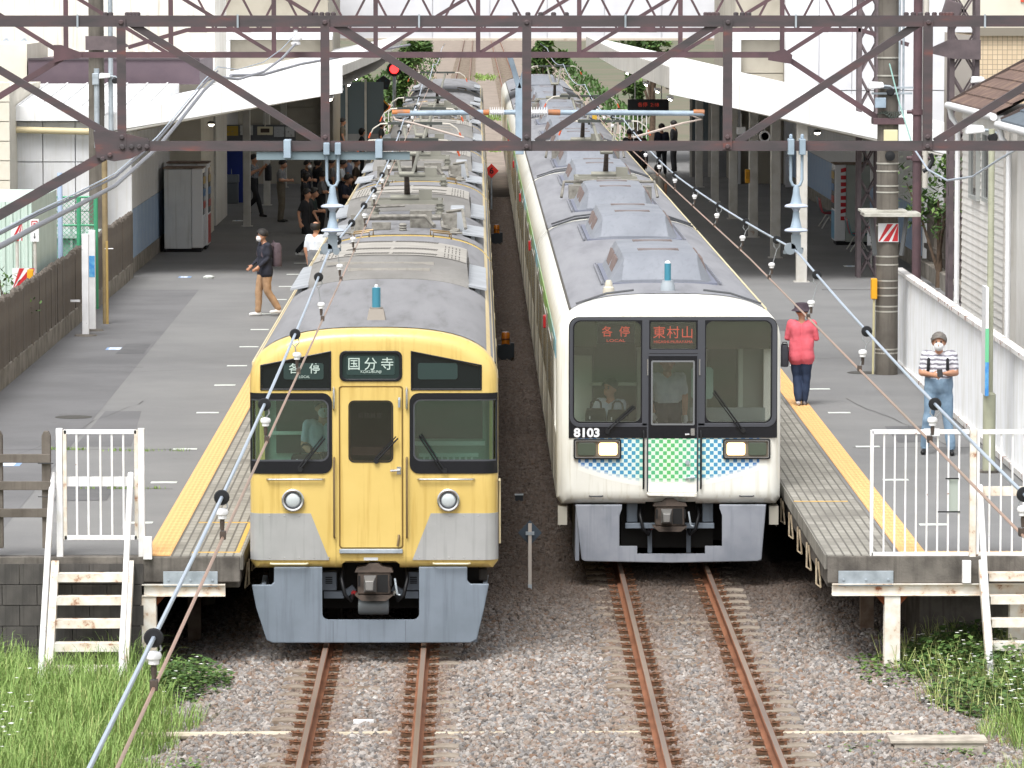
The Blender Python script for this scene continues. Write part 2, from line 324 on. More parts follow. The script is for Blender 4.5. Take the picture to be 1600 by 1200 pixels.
# cable duct crossing the tracks
p = onz(1270, 1148, -.18); yq = p.y; cp = thing('cable_pipe', 'pale straight cable pipe crossing both tracks half buried in stones', 'pipe', (0,yq+.1,0))
for x0, x1 in ((-3.6,-1.85),(-1.5,-.9),(-.5,1.8),(3.1,4.6)): m = MB(); m.tube([(x0,0,-.20),(x1,.02,-.195)], .04, 8); obj('pipe_length', m, mat('pale_pipe','#bfb5a2',.6,c2='#a89d88',scale=4), cp, smooth=40)
m = MB(); m.box(-.46,.46,-.16,.16,-.3,-.02); m.box(-.5,.5,-.18,.18,-.02,.02); c = onz(1465,1155,-.1)
tag(obj('cable_trough', m, mat('pale_concrete','#b8b0a4',.9,c2='#9a9287',scale=5), loc=(c.x,c.y,-.1), bevel=.01), 'pale concrete trough lid lying in the weeds right of the tracks', 'trough')
m = MB(); m.box(-.11,.11,-.03,.03,0,.05); c = onz(566,1128,-.16)
tag(obj('marker_block', m, WHITE_P, loc=(XL-.02,c.y,-.185), bevel=.006), 'small white marker block between the rails of the left track', 'marker')
# ------------------------------------------------------------------ platforms
PY0 = 53.3; LE, RE = -2.69, 3.98; LF, RF = -7.72, 7.21
def edge_mat():
    m = bpy.data.materials.new('edge_tiles'); m.use_nodes = True; N, L = m.node_tree.nodes, m.node_tree.links; b = N['Principled BSDF']; b.inputs['Roughness'].default_value = .9
    tc = N.new('ShaderNodeTexCoord'); br = N.new('ShaderNodeTexBrick'); br.offset = 0; br.inputs['Scale'].default_value = 1; br.inputs['Brick Width'].default_value = .1; br.inputs['Row Height'].default_value = .3; br.inputs['Mortar Size'].default_value = .012; br.inputs['Mortar Smooth'].default_value = .2
    br.inputs['Color1'].default_value = (*lin('#98958d'),1); br.inputs['Color2'].default_value = (*lin('#8a877f'),1); br.inputs['Mortar'].default_value = (*lin('#625f59'),1); L.new(tc.outputs['Object'], br.inputs['Vector'])
    nz = N.new('ShaderNodeTexNoise'); nz.inputs['Scale'].default_value = 1.3; nz.inputs['Detail'].default_value = 7; L.new(tc.outputs['Object'], nz.inputs['Vector']); mr = N.new('ShaderNodeMapRange'); mr.inputs['From Min'].default_value = .45; mr.inputs['From Max'].default_value = .75; L.new(nz.outputs[0], mr.inputs['Value'])
    x = N.new('ShaderNodeMix'); x.data_type = 'RGBA'; L.new(mr.outputs[0], x.inputs[0]); L.new(br.outputs[0], x.inputs[6]); x.inputs[7].default_value = (*lin('#6b6862'),1); L.new(x.outputs[2], b.inputs['Base Color'])
    bp = N.new('ShaderNodeBump'); bp.inputs['Strength'].default_value = .8; bp.inputs['Distance'].default_value = .01; bp.invert = True; L.new(br.outputs['Fac'], bp.inputs['Height']); L.new(bp.outputs[0], b.inputs['Normal']); return m
EDGE = edge_mat()
tile = MB(); tile.box(-.149,.149,-.149,.149,0,.012)
for i in range(5):
    for j in range(5):
        x, y = -.116+.058*i, -.116+.058*j; tile.add([(x-.017,y-.017,.0115),(x+.017,y-.017,.0115),(x+.017,y+.017,.0115),(x-.017,y+.017,.0115),(x-.009,y-.009,.018),(x+.009,y-.009,.018),(x+.009,y+.009,.018),(x-.009,y+.009,.018)], [(4,5,6,7),(0,1,5,4),(1,2,6,5),(2,3,7,6),(3,0,4,7)])
def platform(side):
    E, F, FAR = (LE, LF, -7.72) if side < 0 else (RE, RF, 10.07); s = -side
    lab = 'grey asphalt platform beside the yellow train' if side < 0 else 'grey asphalt platform beside the white train'
    p = bpy.data.objects.new('platform', None); COL.objects.link(p); p['kind'] = 'structure'; p['label'] = lab
    a = MB()
    def slab(m, xa, xb, y0, y1, z0, z1): m.box(min(xa,xb), max(xa,xb), y0, y1, z0, z1)
    slab(a, E-s*.84, F+ (0 if side<0 else .15), PY0+.14, 100, .82, PZ)
    slab(a, E-s*.84, FAR+(-.6 if side<0 else .4), 100, 192, .55, PZ)
    if side > 0: slab(a, 7.3, 10.4, 80, 100, -.5, PZ-.02)
    obj('asphalt', a, ASPH, p)
    e = MB(); slab(e, E, E-s*.84+s*.004, PY0+.02, 192, PZ-.16, PZ+.004); obj('edge_paving', e, EDGE, p)
    b = MB(); slab(b, E+s*.03-s*.06, F, PY0-.012, PY0+.3, .78 if side>0 else .80, PZ-.003); slab(b, E-s*.05, E-s*.35, PY0+.3, 192, .70, PZ-.17); obj('edge_beam', b, CONC, p, bevel=.015)
    w = MB(); slab(w, E-s*1.3, F, 55.5 if side>0 else 53.6, 192, -.6, .79); obj('retaining_wall', w, CONC, p)
    y = PY0+.17; t0 = None; X = -3.665 if side < 0 else 5.005
    while y < 84:
        if t0 is None: t0 = obj('tactile_tile', tile, YEL_T, p, loc=(X,y,PZ))
        else: pcopy(t0, p, (X,y,PZ))
        y += .3
    st = MB(); st.box(X-.15,X+.15,y-.15,192,PZ+.001,PZ+.014); obj('tactile_strip', st, YEL_T, p)
    if side > 0:
        x = X+.31
        while x < F: pcopy(t0, p, (x, PY0+.17, PZ)); x += .3
    # thin yellow painted lines on the edge paving
    ln = MB(); q = onz(340,817,PZ) if side < 0 else onz(1270,784,PZ); x0, x1 = sorted((E-s*.02, E-s*.7)); ln.box(x0,x1,q.y-.03,q.y+.03,PZ+.004,PZ+.008)
    if side < 0: ln.box(E-.10,E-.05,PY0+.35,q.y,PZ+.004,PZ+.008); ln.box(E-.6,E-.05,PY0+.3,PY0+.36,PZ+.004,PZ+.008)
    obj('painted_line', ln, mat('line_yellow','#d3a94f',.7,c2='#b8995a',scale=8), p)
    return p, t0
PL, _ = platform(-1); PR, _ = platform(1)
# short white boarding marks beside the tactile paving
mk = MB(); mk.box(-.17,.17,-.09,.09,0,.003); m0 = None
for X, xs in ((-4.12, (602,645,702,754,817)), (5.52, (608,645,698,750,820))):
    for y in xs:
        c = onz(300 if X<0 else 1340, y, PZ)
        if m0 is None: m0 = obj('boarding_mark', mk, WHITE_L, PL if X<0 else PR, loc=(X,c.y,PZ+.002))
        else: pcopy(m0, PL if X<0 else PR, (X,c.y,PZ+.002))
for k in range(9):
    pcopy(m0, PL, (-4.12, 80+4.2*k, PZ+.002)); pcopy(m0, PR, (5.52, 80+4.2*k, PZ+.002))
# older, darker asphalt along the fence
for (x0,x1,y0,y1) in ((LF+.02,-5.7,56,99.9),(-5.7,-4.9,66,71.5)):
    m = MB(); m.quad((x0,y0,PZ+.003),(x1+.0,y0,PZ+.003),(x1-.25,y1,PZ+.003),(x0,y1,PZ+.003)); obj('old_asphalt', m, mat('asphalt_old','#6d6d6f',.95,c2='#636365',scale=.7,bump=.5,bscale=140,rust='#565655',rscale=4.5,rlo=.62,rhi=.76), PL)
# construction joints and cracks across the asphalt
JNT = mat('joint_dirt','#3c3b3a',.95)
for px, py, x0, x1, pl in ((100,703,-7.6,-3.95,PL),(100,764,-7.6,-3.95,PL),(60,574,-7.6,-5.7,PL),(1300,700,5.3,7.1,PR),(1300,560,5.3,7.1,PR)):
    y = onz(px,py,PZ).y; m = MB(); n = 14
    for i in range(n): a, b = x0+(x1-x0)*i/n, x0+(x1-x0)*(i+1)/n; ya, yb = y+.05*math.sin(i*1.9+y), y+.05*math.sin((i+1)*1.9+y); m.quad((a,ya-.012,PZ+.005),(b,yb-.012,PZ+.005),(b,yb+.012,PZ+.005),(a,ya+.012,PZ+.005))
    obj('asphalt_joint', m, JNT, pl)
# wandering cracks and a few square repairs in the asphalt
CRK = mat('crack_dark','#4a4948',.95); rc = random.Random(5)
for x, y, dx, dy, n, pl in ((-6.9,60,.05,.5,26,PL),(-7.3,78,.2,.12,12,PL),(6.7,66,-.04,.4,18,PR)):
    m = MB(); px_, py_ = x, y
    for i in range(n):
        qx_, qy_ = px_+dx+rc.gauss(0,.03), py_+dy+rc.gauss(0,.1); w = .003+.004*rc.random(); m.quad((px_-w,py_-w*2,PZ+.0055),(px_+w,py_+w*2,PZ+.0055),(qx_+w,qy_+w*2,PZ+.0055),(qx_-w,qy_-w*2,PZ+.0055)); px_, py_ = qx_, qy_
    obj('asphalt_crack', m, CRK, pl)
for x0, y0, x1, y1, pl in ((-5.4,59,-4.7,61.2,PL),(-6.4,82.5,-5.9,85,PL),(6.0,66.5,6.6,69,PR),(5.7,88,6.5,91,PR)):
    m = MB(); m.quad((x0,y0,PZ+.0045),(x1,y0+.1,PZ+.0045),(x1-.03,y1,PZ+.0045),(x0+.02,y1-.08,PZ+.0045)); obj('asphalt_repair', m, mat('asphalt_new','#636365',.95,c2='#59595b',scale=2,bump=.6,bscale=130), pl)
lid = MB(); lid.lathe([(.28,0),(.28,.004),(.25,.006)], 24)
for x, y, pl in ((-6.1,70.5,PL),(6.5,78.5,PR)): obj('drain_cover', lid.mesh('drain_cover') , mat('cast_iron','#55534f',.7,metal=.4,c2='#454340',scale=20), pl, loc=(x,y,PZ+.004))
# floor notices
def notice(px, py, w, d, label, blue=True):
    c = onz(px, py, PZ); t = thing('floor_notice', label, 'notice', (c.x,c.y,PZ))
    a = MB(); a.box(-w/2,w/2,-d/2,d/2,.001,.004); obj('sheet', a, mat('notice_blue','#7f9cc4',.6) if blue else WHITE_L, t)
    a = MB(); a.box(-w/2+.05,w/2-.08,-d/2+.06,d/2-.06,.004,.007); obj('print', a, mat('notice_white','#dfe6ee',.6), t)
    a = MB()
    for i in range(4): a.box(-w/2+.09,w/2-.16,-d/2+.12+i*(d-.24)/4,-d/2+.12+(i+.35)*(d-.24)/4,.007,.009)
    obj('text_line', a, mat('notice_ink','#9db3d0',.6), t, kind='stuff')
    return t
notice(181,545,.34,.55,'blue edged white notice stuck on the asphalt right of the white sign boards')
notice(289,433,.28,.5,'blue edged white notice on the floor in front of the vending machines')
notice(14,725,.34,.6,'blue edged notice on the asphalt behind the low concrete fence')
notice(372,345,.3,.5,'small notice on the dark floor near the drinking fountain', False)
notice(1330,416,.34,.5,'small notice on the floor in front of the row of seats', False)
c = onz(326,435,PZ); m = MB(); m.lathe([(.0,.0),(.12,.005),(.13,.04),(.06,.07),(0,.075)], 7); tag(obj('crumpled_paper', m, WHITE_L, loc=(c.x,c.y,PZ)), 'scrap of crumpled white paper on the platform floor', 'litter')
# ------------------------------------------------------------------ trains
YELLOW = mat('train_yellow', '#d2b76e', .32, c2='#cbb066', scale=1.5, coat=.25, streak='#ae8d45')
CREAM = mat('train_ivory', '#ebebe4', .32, c2='#e5e4db', scale=1.5, coat=.25, streak='#c2bdaa')
IVORY2 = mat('train_side_ivory', '#c6c1b2', .4, c2='#b4ad9d', scale=3, streak='#8f8777')
ROOFG = mat('roof_canvas', '#818184', .85, c2='#757578', scale=3, bump=.4, bscale=60, rust='#626160', rscale=3, rlo=.55, rhi=.8, stretch=(1,.12,1))
ROOFB = mat('roof_canvas_blue', '#86878c', .85, c2='#7a7b81', scale=3, bump=.4, bscale=60, rust='#727277', rscale=3, rlo=.55, rhi=.8, stretch=(1,.12,1))
ACW = mat('ac_cover_pale', '#a39f98', .6, c2='#938f88', scale=2, streak='#807b74'); ACG = mat('ac_cover_grey', '#7d7b78', .6, c2='#6f6d6a', scale=1.6, streak='#6b6964')
ACB = mat('ac_cover_blue', '#81858d', .55, c2='#757981', scale=1.6, streak='#6d7078')
SKIRT = mat('skirt_grey', '#747e89', .5, c2='#6b757f', scale=2, rust='#a9b0b8', rscale=9, rlo=.70, rhi=.73, streak='#59616b')
STAIN = mat('stainless', '#b2b3b3', .28, metal=.3, c2='#a5a6a6', scale=1.5, streak='#8e8f8f')
CHROME = mat('bright_metal', '#c9c9c9', .25, metal=.9); COUP = mat('coupler_iron', '#5b5049', .7, metal=.3, c2='#3d3733', scale=8); COUP2 = mat('coupler_face', '#8b8a88', .5, metal=.6)
GLS = glass('cab_glass', (.72,.89,.85), .15); GLS2 = glass('cab_glass_clear', (.9,.94,.93), .15); SIDEG = mat('side_window_glass', '#8a877e', .15, spec=.8); BLKP = mat('black_panel', '#14151b', .25, spec=.5)
SEAL = mat('grey_seal', '#45474c', .6); CABG = mat('cab_green', '#86aa9a', .6, c2='#7da191', scale=2); CABB = mat('cab_beige', '#8f968b', .6); DESK = mat('cab_desk_green', '#5f7d76', .6)
LETW = mat('sign_white', '#b4c4bd', .5); LEDR = mat('led_red', '#b8493a', .5, emit='#e8553f', estr=.5); SIGNB = mat('sign_back', '#1d2a2a', .4); LAMPW = mat('lamp_lit', '#ffe9c8', .3, emit='#ffc58a', estr=2.4); LENS = mat('lamp_lens', '#b9c0c2', .12, spec=.8, coat=.6); REDL = mat('red_lens', '#a3262a', .3)
WHT = mat('plain_white', '#d8d9db', .5)
def tprof(w, z0, zs, zc, n=2.7, k=28):
    out = [(-w+.06,z0),(w-.06,z0),(w,z0+.08),(w,(z0+zs)/2)]
    for i in range(k+1):
        t = math.pi*i/k; c, q = math.cos(t), math.sin(t)
        out.append((w*math.copysign(abs(c)**(2/n), c), zs+(zc-zs)*abs(q)**(2/n)))
    return out + [(-w,(z0+zs)/2),(-w,z0+.08)]
def inset(pr, i, w, zm, hh): return [(x*(w-i)/w, zm+(z-zm)*(hh-i)/hh) for x, z in pr]
def body_mesh(pr, r, L, w, z0, zc, front=True):
    zm, hh = (z0+zc)/2, (zc-z0)/2; rings = []
    if front:
        for k in range(6, -1, -1):
            t = math.pi/2*k/6; rings.append([(x, r*(1-math.sin(t)), z) for x, z in inset(pr, r*(1-math.cos(t)), w, zm, hh)])
    else: rings.append([(x,0,z) for x, z in pr])
    rings.append([(x,L,z) for x, z in pr]); m = MB(); m.loft(rings); return m
def ring(m, outer, inner, y0, y1, wrap=None):
    n = len(outer); P = (lambda p, y: wrap(p[0], p[1], y)) if wrap else (lambda p, y: (p[0], y, p[1]))
    vs = [P(p,y0) for p in outer] + [P(p,y0) for p in inner] + [P(p,y1) for p in outer] + [P(p,y1) for p in inner]
    fs = []
    for i in range(n):
        j = (i+1)%n; fs += [(i,j,n+j,n+i),(2*n+i,3*n+i,3*n+j,2*n+j),(i,2*n+i,2*n+j,j),(n+i,n+j,3*n+j,3*n+i)]
    return m.add(vs, fs)
def subdiv(poly, k):
    out = []
    for i, p in enumerate(poly):
        q = poly[(i+1)%len(poly)]
        if math.hypot(q[0]-p[0], q[1]-p[1]) > .12:
            out += [(p[0]+(q[0]-p[0])*j/k, p[1]+(q[1]-p[1])*j/k) for j in range(k)]
        else: out.append(p)
    return out
def wrapper(w, r):
    def f(x, z, y):
        a = abs(x)-(w-r)
        if a <= 0: return (x, y, z)
        t = min(a/r, math.pi/2); rr = r-y
        return (math.copysign(w-r+rr*math.sin(t), x), r-rr*math.cos(t), z)
    return f
def wsheet(m, u0, u1, z0, z1, y, wrap, nu=24, nz=6, th=.006):     # plate wrapped round the cab corner; u0,u1 functions of z
    for yy in (y, y+th):
        vs = []
        for j in range(nz+1):
            z = z0+(z1-z0)*j/nz
            for i in range(nu+1): vs.append(wrap(u0(z)+(u1(z)-u0(z))*i/nu, z, yy))
        m.add(vs, [(j*(nu+1)+i, j*(nu+1)+i+1, (j+1)*(nu+1)+i+1, (j+1)*(nu+1)+i) for j in range(nz) for i in range(nu)])
    b = len(m.v)-2*(nu+1)*(nz+1); o = (nu+1)*(nz+1); edge = [i for i in range(nu+1)]+[j*(nu+1)+nu for j in range(1,nz+1)]+[nz*(nu+1)+i for i in range(nu-1,-1,-1)]+[j*(nu+1) for j in range(nz-1,0,-1)]
    for k in range(len(edge)):
        a, c = edge[k], edge[(k+1)%len(edge)]; m.f.append((b+a,b+c,b+o+c,b+o+a)); m.fm.append(0)
    return m
def coupler(tr, x, y, z, k=1.0):
    m = MB(); m.box(x-.19,x+.19,y,y+.3,z-.13,z+.13); c = obj('coupler', m, COUP, tr, bevel=.02)
    m = MB(); m.prism([(x-.22,z+.13),(x-.2,z+.17),(x-.1,z+.19),(x-.05,z+.23),(x+.05,z+.23),(x+.1,z+.19),(x+.2,z+.17),(x+.22,z+.13)], y-.02, y+.25); obj('top_plate', m, COUP, c)
    m = MB(); m.prism([(x-.22,z-.135),(x+.22,z-.135),(x+.14,z-.2),(x-.14,z-.2)], y-.02, y+.25); obj('bottom_plate', m, COUP, c)
    m = MB(); r0 = [(x-.12,y+.02,z-.11),(x+.03,y+.02,z-.11),(x+.03,y+.02,z+.1),(x-.12,y+.02,z+.1)]; r1 = [(x-.09,y-.18,z-.06),(x-.01,y-.18,z-.06),(x,y-.18,z+.05),(x-.1,y-.18,z+.05)]; m.loft([r0,r1]); obj('nose', m, COUP2, c, bevel=.008)
    m = MB(); m.box(x+.035,x+.16,y-.006,y+.01,z-.1,z+.1); obj('pocket', m, DARK, c)
    for sx in (-.17,.19): m = MB(); m.box(x+sx-.012,x+sx+.012,y-.006,y+.01,z-.03,z+.09); obj('slot', m, DARK, c)
    m = MB(); m.tube([(x+.24,y-.02,z+.06),(x+.255,y-.04,z-.04),(x+.27,y-.04,z-.12),(x+.3,y-.04,z-.13)], .012, 6); obj('release_lever', m, STEEL_G, c)
    return c
def wiper(tr, p0, p1, y):
    m = MB(); m.tube([(p0[0],y-.02,p0[1]),(p1[0],y-.05,p1[1])], .011, 6); d = Vector((p1[0]-p0[0],p1[1]-p0[1])).normalized(); n = Vector((-d.y,d.x))*.03
    m.tube([(p0[0]+n.x,y-.02,p0[1]+n.y),(p1[0]+n.x,y-.05,p1[1]+n.y)], .008, 6); m.lathe([(.03,-.03),(.03,.02)], 10, (p0[0],y,p0[1]), 'y'); return obj('wiper', m, BLACK, tr, smooth=40)
def grab(tr, x, z0, z1, y, r=.013, mt=None, name='handrail'):
    m = MB(); m.tube([(x,y,z0),(x,y-.05,z0+.02),(x,y-.05,z1-.02),(x,y,z1)], r, 8); return obj(name, m, mt or CHROME, tr, smooth=50)
def hgrab(tr, x0, x1, z, y, r=.012, mt=None):
    m = MB(); m.tube([(x0,y,z),(x0+.02,y-.04,z),(x1-.02,y-.04,z),(x1,y,z)], r, 8); return obj('handrail', m, mt or CHROME, tr, smooth=50)
def panto(parent, y, rz, zc, mt, folded=False):              # single-arm pantograph; y of base, contact at zc
    p = MB(); z = rz+.28
    for s in (-1,1): p.bar((s*.55,y-.45,z),(s*.55,y+.55,z),.06,.05); p.lathe([(.05,0),(.05,.05),(.08,.06),(.08,.08),(.05,.09),(.05,.14),(.08,.15),(.08,.17),(.05,.18),(.05,.24)], 10, (s*.55,y-.4,rz+.02)); p.lathe([(.05,0),(.05,.05),(.08,.06),(.08,.08),(.05,.09),(.05,.14),(.08,.15),(.08,.17),(.05,.18),(.05,.24)], 10, (s*.55,y+.5,rz+.02))
    p.bar((-.6,y-.45,z),(.6,y-.45,z),.06); p.bar((-.6,y+.55,z),(.6,y+.55,z),.06); p.tube([(-.28,y-.2,z+.06),(.3,y-.2,z+.06)], .06, 10); p.box(.2,.42,y-.35,y-.05,z,z+.2)
    root = obj('pantograph', p, mt, parent, smooth=40)
    ky, kz = y-.75, (rz+.3)*.45+zc*.55-.1
    a = MB(); a.tube([(0,y+.0,z+.06),(0,ky,kz)], [.055,.04], 8); obj('lower_arm', a, COUP, root, smooth=50)
    a = MB(); a.tube([(-.1,ky,kz),(-.22,y+.75,zc-.1)], .03, 8); a.tube([(.1,ky,kz),(.22,y+.75,zc-.1)], .03, 8); a.tube([(-.12,ky,kz),(.12,ky,kz)], .045, 8); obj('upper_arm', a, mt, root, smooth=50)
    a = MB()
    for d in (-.16,.16): a.bar((-.52,y+.75+d,zc-.04),(.52,y+.75+d,zc-.04),.05,.045)
    a.bar((-.3,y+.59,zc-.09),(-.3,y+.91,zc-.09),.04); a.bar((.3,y+.59,zc-.09),(.3,y+.91,zc-.09),.04); obj('collector_head', a, mat('carbon','#3f4340',.7), root)
    for s in (-1,1):
        a = MB()
        for d in (-.16,.16): a.tube([(s*.5,y+.75+d,zc-.04),(s*.66,y+.75+d,zc-.05),(s*.8,y+.75+d,zc-.14),(s*.88,y+.75+d,zc-.3)], .012, 6)
        obj('horn', a, mat('horn_pale','#b7b2a8',.5), root, smooth=50)
        a = MB()
        for d in (-.16,.16): a.tube([(s*.845,y+.75+d,zc-.215),(s*.885,y+.75+d,zc-.315)], .016, 6)
        obj('horn_tip', a, mat('horn_orange','#c2542f',.6), root, smooth=50)
    return root
def arch(w, zs, zc, n=2.7):
    return lambda x: zs+(zc-zs)*max(0,1-min(1,abs(x)/w)**n)**(1/n)
# ---------------------------------------------------------------- yellow train
YF = 53.5; YT = thing('yellow_train', 'yellow electric train with silver lower corner panels and grey front skirt', 'train', (XL,YF,0))
def yx(px, py=700): return at(px,py,YF).x-XL
def yz(py, px=582): return at(px,py,YF).z
W1, Z0, ZS, ZC, R1, CL = 1.425, yz(889), 3.05, 3.69, .15, 19.75
pr1 = tprof(W1, Z0, ZS, ZC); roofz = arch(W1, ZS, ZC); wr1 = wrapper(W1, R1)
bodym = body_mesh(pr1, R1, CL, W1, Z0, ZC)
car = obj('car_body', bodym, YELLOW, YT)
def cav(x0,x1,y0,y1,z0,z1): m = MB(); m.box(x0,x1,y0,y1,z0,z1); return m
def pcut(poly, y0=-.3, y1=.3): m = MB(); m.prism(poly, y0, y1); return m
zg0, zg1 = yz(722), yz(622)
hd = [pcut([(yx(409),yz(608)),(yx(516),yz(608)),(yx(516),yz(550)),(yx(409),yz(571))]), pcut([(yx(644),yz(608)),(yx(751),yz(608)),(yx(751),yz(573)),(yx(644),yz(550))]), pcut(rrect(yx(533),yx(626),yz(594),yz(550),.05))]
cut(car, [cav(-1.33,1.33,.10,1.9,1.05,3.3), pcut(rrect(yx(390)-.3,yx(515),zg0,zg1,.09),-.3,.165), pcut(rrect(yx(645),yx(771)+.3,zg0,zg1,.09),-.3,.165), pcut(rrect(yx(547),yx(612),yz(720),yz(628),.05)),
          pcut([(yx(533),.8),(yx(624),.8),(yx(624),yz(882)),(yx(618),yz(877)),(yx(540),yz(877)),(yx(533),yz(882))],-.3,.6), cav(-1.6,-1.2,.4,1.75,1.8,2.95), cav(1.2,1.6,.4,1.75,1.8,2.95), cav(-.5,.5,1.8,2.6,1.9,2.8)]+hd)
car.data.materials.append(CABG)
for p in car.data.polygons:
    c = p.center
    if abs(c.x) < 1.335 and .095 < c.y < 2.7 and 1.04 < c.z < 3.31 and not (c.y < .11 and p.normal.y < -.5): p.material_index = 1
car.data.set_sharp_from_angle(angle=math.radians(28)); [setattr(p,'use_smooth',True) for p in car.data.polygons]
# cab windows: black surround and glass wrapped round the corner
for s in (-1,1):
    xo0, xo1 = (-W1-.02, yx(519)) if s < 0 else (yx(640), W1+.02); xi0, xi1 = (-W1-.0, yx(514)) if s < 0 else (yx(645.5), W1+.0)
    cr = (0,1,1,0) if s < 0 else (1,0,0,1)
    oo = rrect(xo0,xo1,yz(740),yz(614),.11,5,cr); ii = rrect(xi0,xi1,zg0+.01,zg1-.01,.09,5,cr)
    def same(a): return subdiv(a, 12)
    m = MB(); ring(m, same(oo), same(ii), -.012, .004, wr1); wnd = obj('cab_window', m, BLKP, YT, smooth=35)
    m = MB(); wsheet(m, lambda z: min(xi0,xi1)-.02, lambda z: max(xi0,xi1)+.02, zg0-.02, zg1+.02, .012, wr1, 24, 2, .005); obj('glass', m, GLS, wnd, smooth=40)
    i2 = rrect(xi0+(.0 if s<0 else .018),xi1-(.018 if s<0 else 0),zg0+.028,zg1-.028,.075,5,cr); m = MB(); ring(m, same(ii), same(i2), -.006, .008, wr1); obj('seal', m, SEAL, wnd, smooth=35)
    # header box
    a, b = (yx(407),yx(518)) if s < 0 else (yx(753),yx(642)); hz = lambda xx: 0
    oo = [(a,yz(610)),(b,yz(610)),(b,yz(548)),(a,yz(570))]; ii = [(a+.02*(-s),yz(610)+.02),(b-.02*(-s),yz(610)+.02),(b-.02*(-s),yz(548)-.02),(a+.02*(-s),yz(570)-.018)]
    m = MB(); ring(m, oo, ii, -.012, .03); hb = obj('header_panel', m, BLKP, YT, bevel=.006)
    m = MB(); m.prism([(p[0]*.999,p[1]) for p in ii], .02, .028); obj('glass', m, SIGNB if False else mat('header_glass','#11171a',.08,spec=.6), hb)
    x0, x1 = (yx(443.5),yx(506)) if s < 0 else (yx(653),yx(715)); m = MB(); m.prism(rrect(x0,x1,yz(593),yz(567.5),.03), .012, .021); obj('sign_blind', m, mat('blind_green','#2a3a38',.35), hb)
    # stainless corner plates
    if s < 0: u0, u1 = (lambda z: -W1-.06), (lambda z: yx(485)+(yx(514)-yx(485))*(yz(802)-z)/(yz(802)-yz(875)))
    else: u0, u1 = (lambda z: yx(673)+(yx(644)-yx(673))*(yz(802)-z)/(yz(802)-yz(875))), (lambda z: W1+.06)
    m = MB(); wsheet(m, u0, u1, yz(875), yz(802), -.006, wr1, 26, 6); cpl = obj('corner_plate', m, STAIN, YT, smooth=35)
    for k in range(5):
        for zz in (yz(806),yz(871)):
            u = (-1.2+.17*k) if s < 0 else (1.2-.17*k)
            if abs(u) > .72 or zz < yz(840): m = MB(); m.lathe([(.004,-.012),(.008,-.009),(.008,-.005)], 8, (u,0,zz), 'y'); obj('rivet', m, STAIN, cpl)
    hx = yx(457.5) if s < 0 else yx(700.5); hzv = yz(781)
    m = MB(); m.lathe([(.095,.0),(.128,-.005),(.13,-.05),(.118,-.06),(.1,-.055),(.092,-.02)], 28, (hx,0,hzv), 'y'); hl = obj('headlight', m, CHROME, YT, smooth=40)
    m = MB(); m.lathe([(.092,-.024),(.092,-.032),(.07,-.045),(.035,-.052),(0.001,-.054)], 28, (hx,0,hzv), 'y'); obj('lens', m, LENS, hl, smooth=60)
    m = MB(); m.lathe([(.094,-.028),(.094,-.05),(.085,-.05),(.085,-.028)], 28, (hx,0,hzv), 'y'); obj('lens_ring', m, SEAL, hl, smooth=40)
    grab(YT, yx(522) if s<0 else yx(635.6), yz(640), yz(606), 0); grab(YT, yx(522) if s<0 else yx(635.6), yz(840), yz(715), 0, .012, mat('brown_metal','#7b6a50',.4,metal=.5))
    hgrab(YT, *((yx(417),yx(506)) if s<0 else (yx(653),yx(741))), yz(748.6), 0); hgrab(YT, *((yx(422),yx(480)) if s<0 else (yx(677),yx(734))), yz(880.5), 0, .012, mat('rail_cream','#d8cfae',.4))
    wiper(YT, (yx(469),yz(733)) if s<0 else (yx(695),yz(735)), (yx(508),yz(684)) if s<0 else (yx(658),yz(679)), -.014)
# destination window
m = MB(); ring(m, rrect(yx(530.6),yx(628.6),yz(596),yz(548),.07), rrect(yx(535),yx(624),yz(592),yz(552),.055), -.016, .03); db = obj('destination_sign', m, BLKP, YT, bevel=.005)
m = MB(); m.prism(rrect(yx(535),yx(624),yz(592),yz(552),.055), .012, .02); obj('panel', m, mat('blind_dark','#22302f',.25), db)
m = MB(); m.prism(rrect(yx(542),yx(617),yz(586),yz(556),.02), .008, .0125); obj('blind', m, mat('blind_dark2','#2b3d3b',.3), db)
for k, ch in enumerate('国分寺'): text(ch, .155, LETW, db, (yx(553.5)+k*.19,.005,yz(570)), bold=.0005)
text('KOKUBUNJI', .045, LETW, db, (yx(580),.005,yz(581)))
hp = [o for o in YT.children if o.name.startswith('header_panel')][0]
for k, ch in enumerate('各停'): text(ch, .125, LETW, hp, (yx(460)+k*.235,.008,yz(577)), bold=.001)
text('LOCAL', .04, LETW, hp, (yx(476),.008,yz(589)))
# front door
m = MB(); ring(m, rrect(yx(529.5),yx(630),yz(857),yz(603),.035), rrect(yx(531.5),yx(628),yz(855.5),yz(605),.03), -.004, .01); obj('door_seal', m, mat('door_gap','#6a5426',.7), YT)
m = MB(); m.prism(rrect(yx(532.3),yx(627.3),yz(855),yz(605.6),.03), -.012, .012); dr = obj('front_door', m, YELLOW, YT)
cut(dr, [pcut(rrect(yx(545),yx(614),yz(722),yz(626),.065))])
m = MB(); ring(m, rrect(yx(544.5),yx(614.5),yz(722.5),yz(625.5),.066), rrect(yx(546),yx(613),yz(721),yz(627),.06), -.018, .0); obj('window_seal', m, BLACK, dr)
m = MB(); m.prism(rrect(yx(545.5),yx(613.5),yz(721.5),yz(626.5),.062), -.003, .003); obj('glass', m, glass('door_glass',(.55,.52,.5),.1), dr)
m = MB(); m.box(yx(549),yx(609),.05,.06,yz(712),yz(699)); obj('inner_plate', m, CHROME, dr)
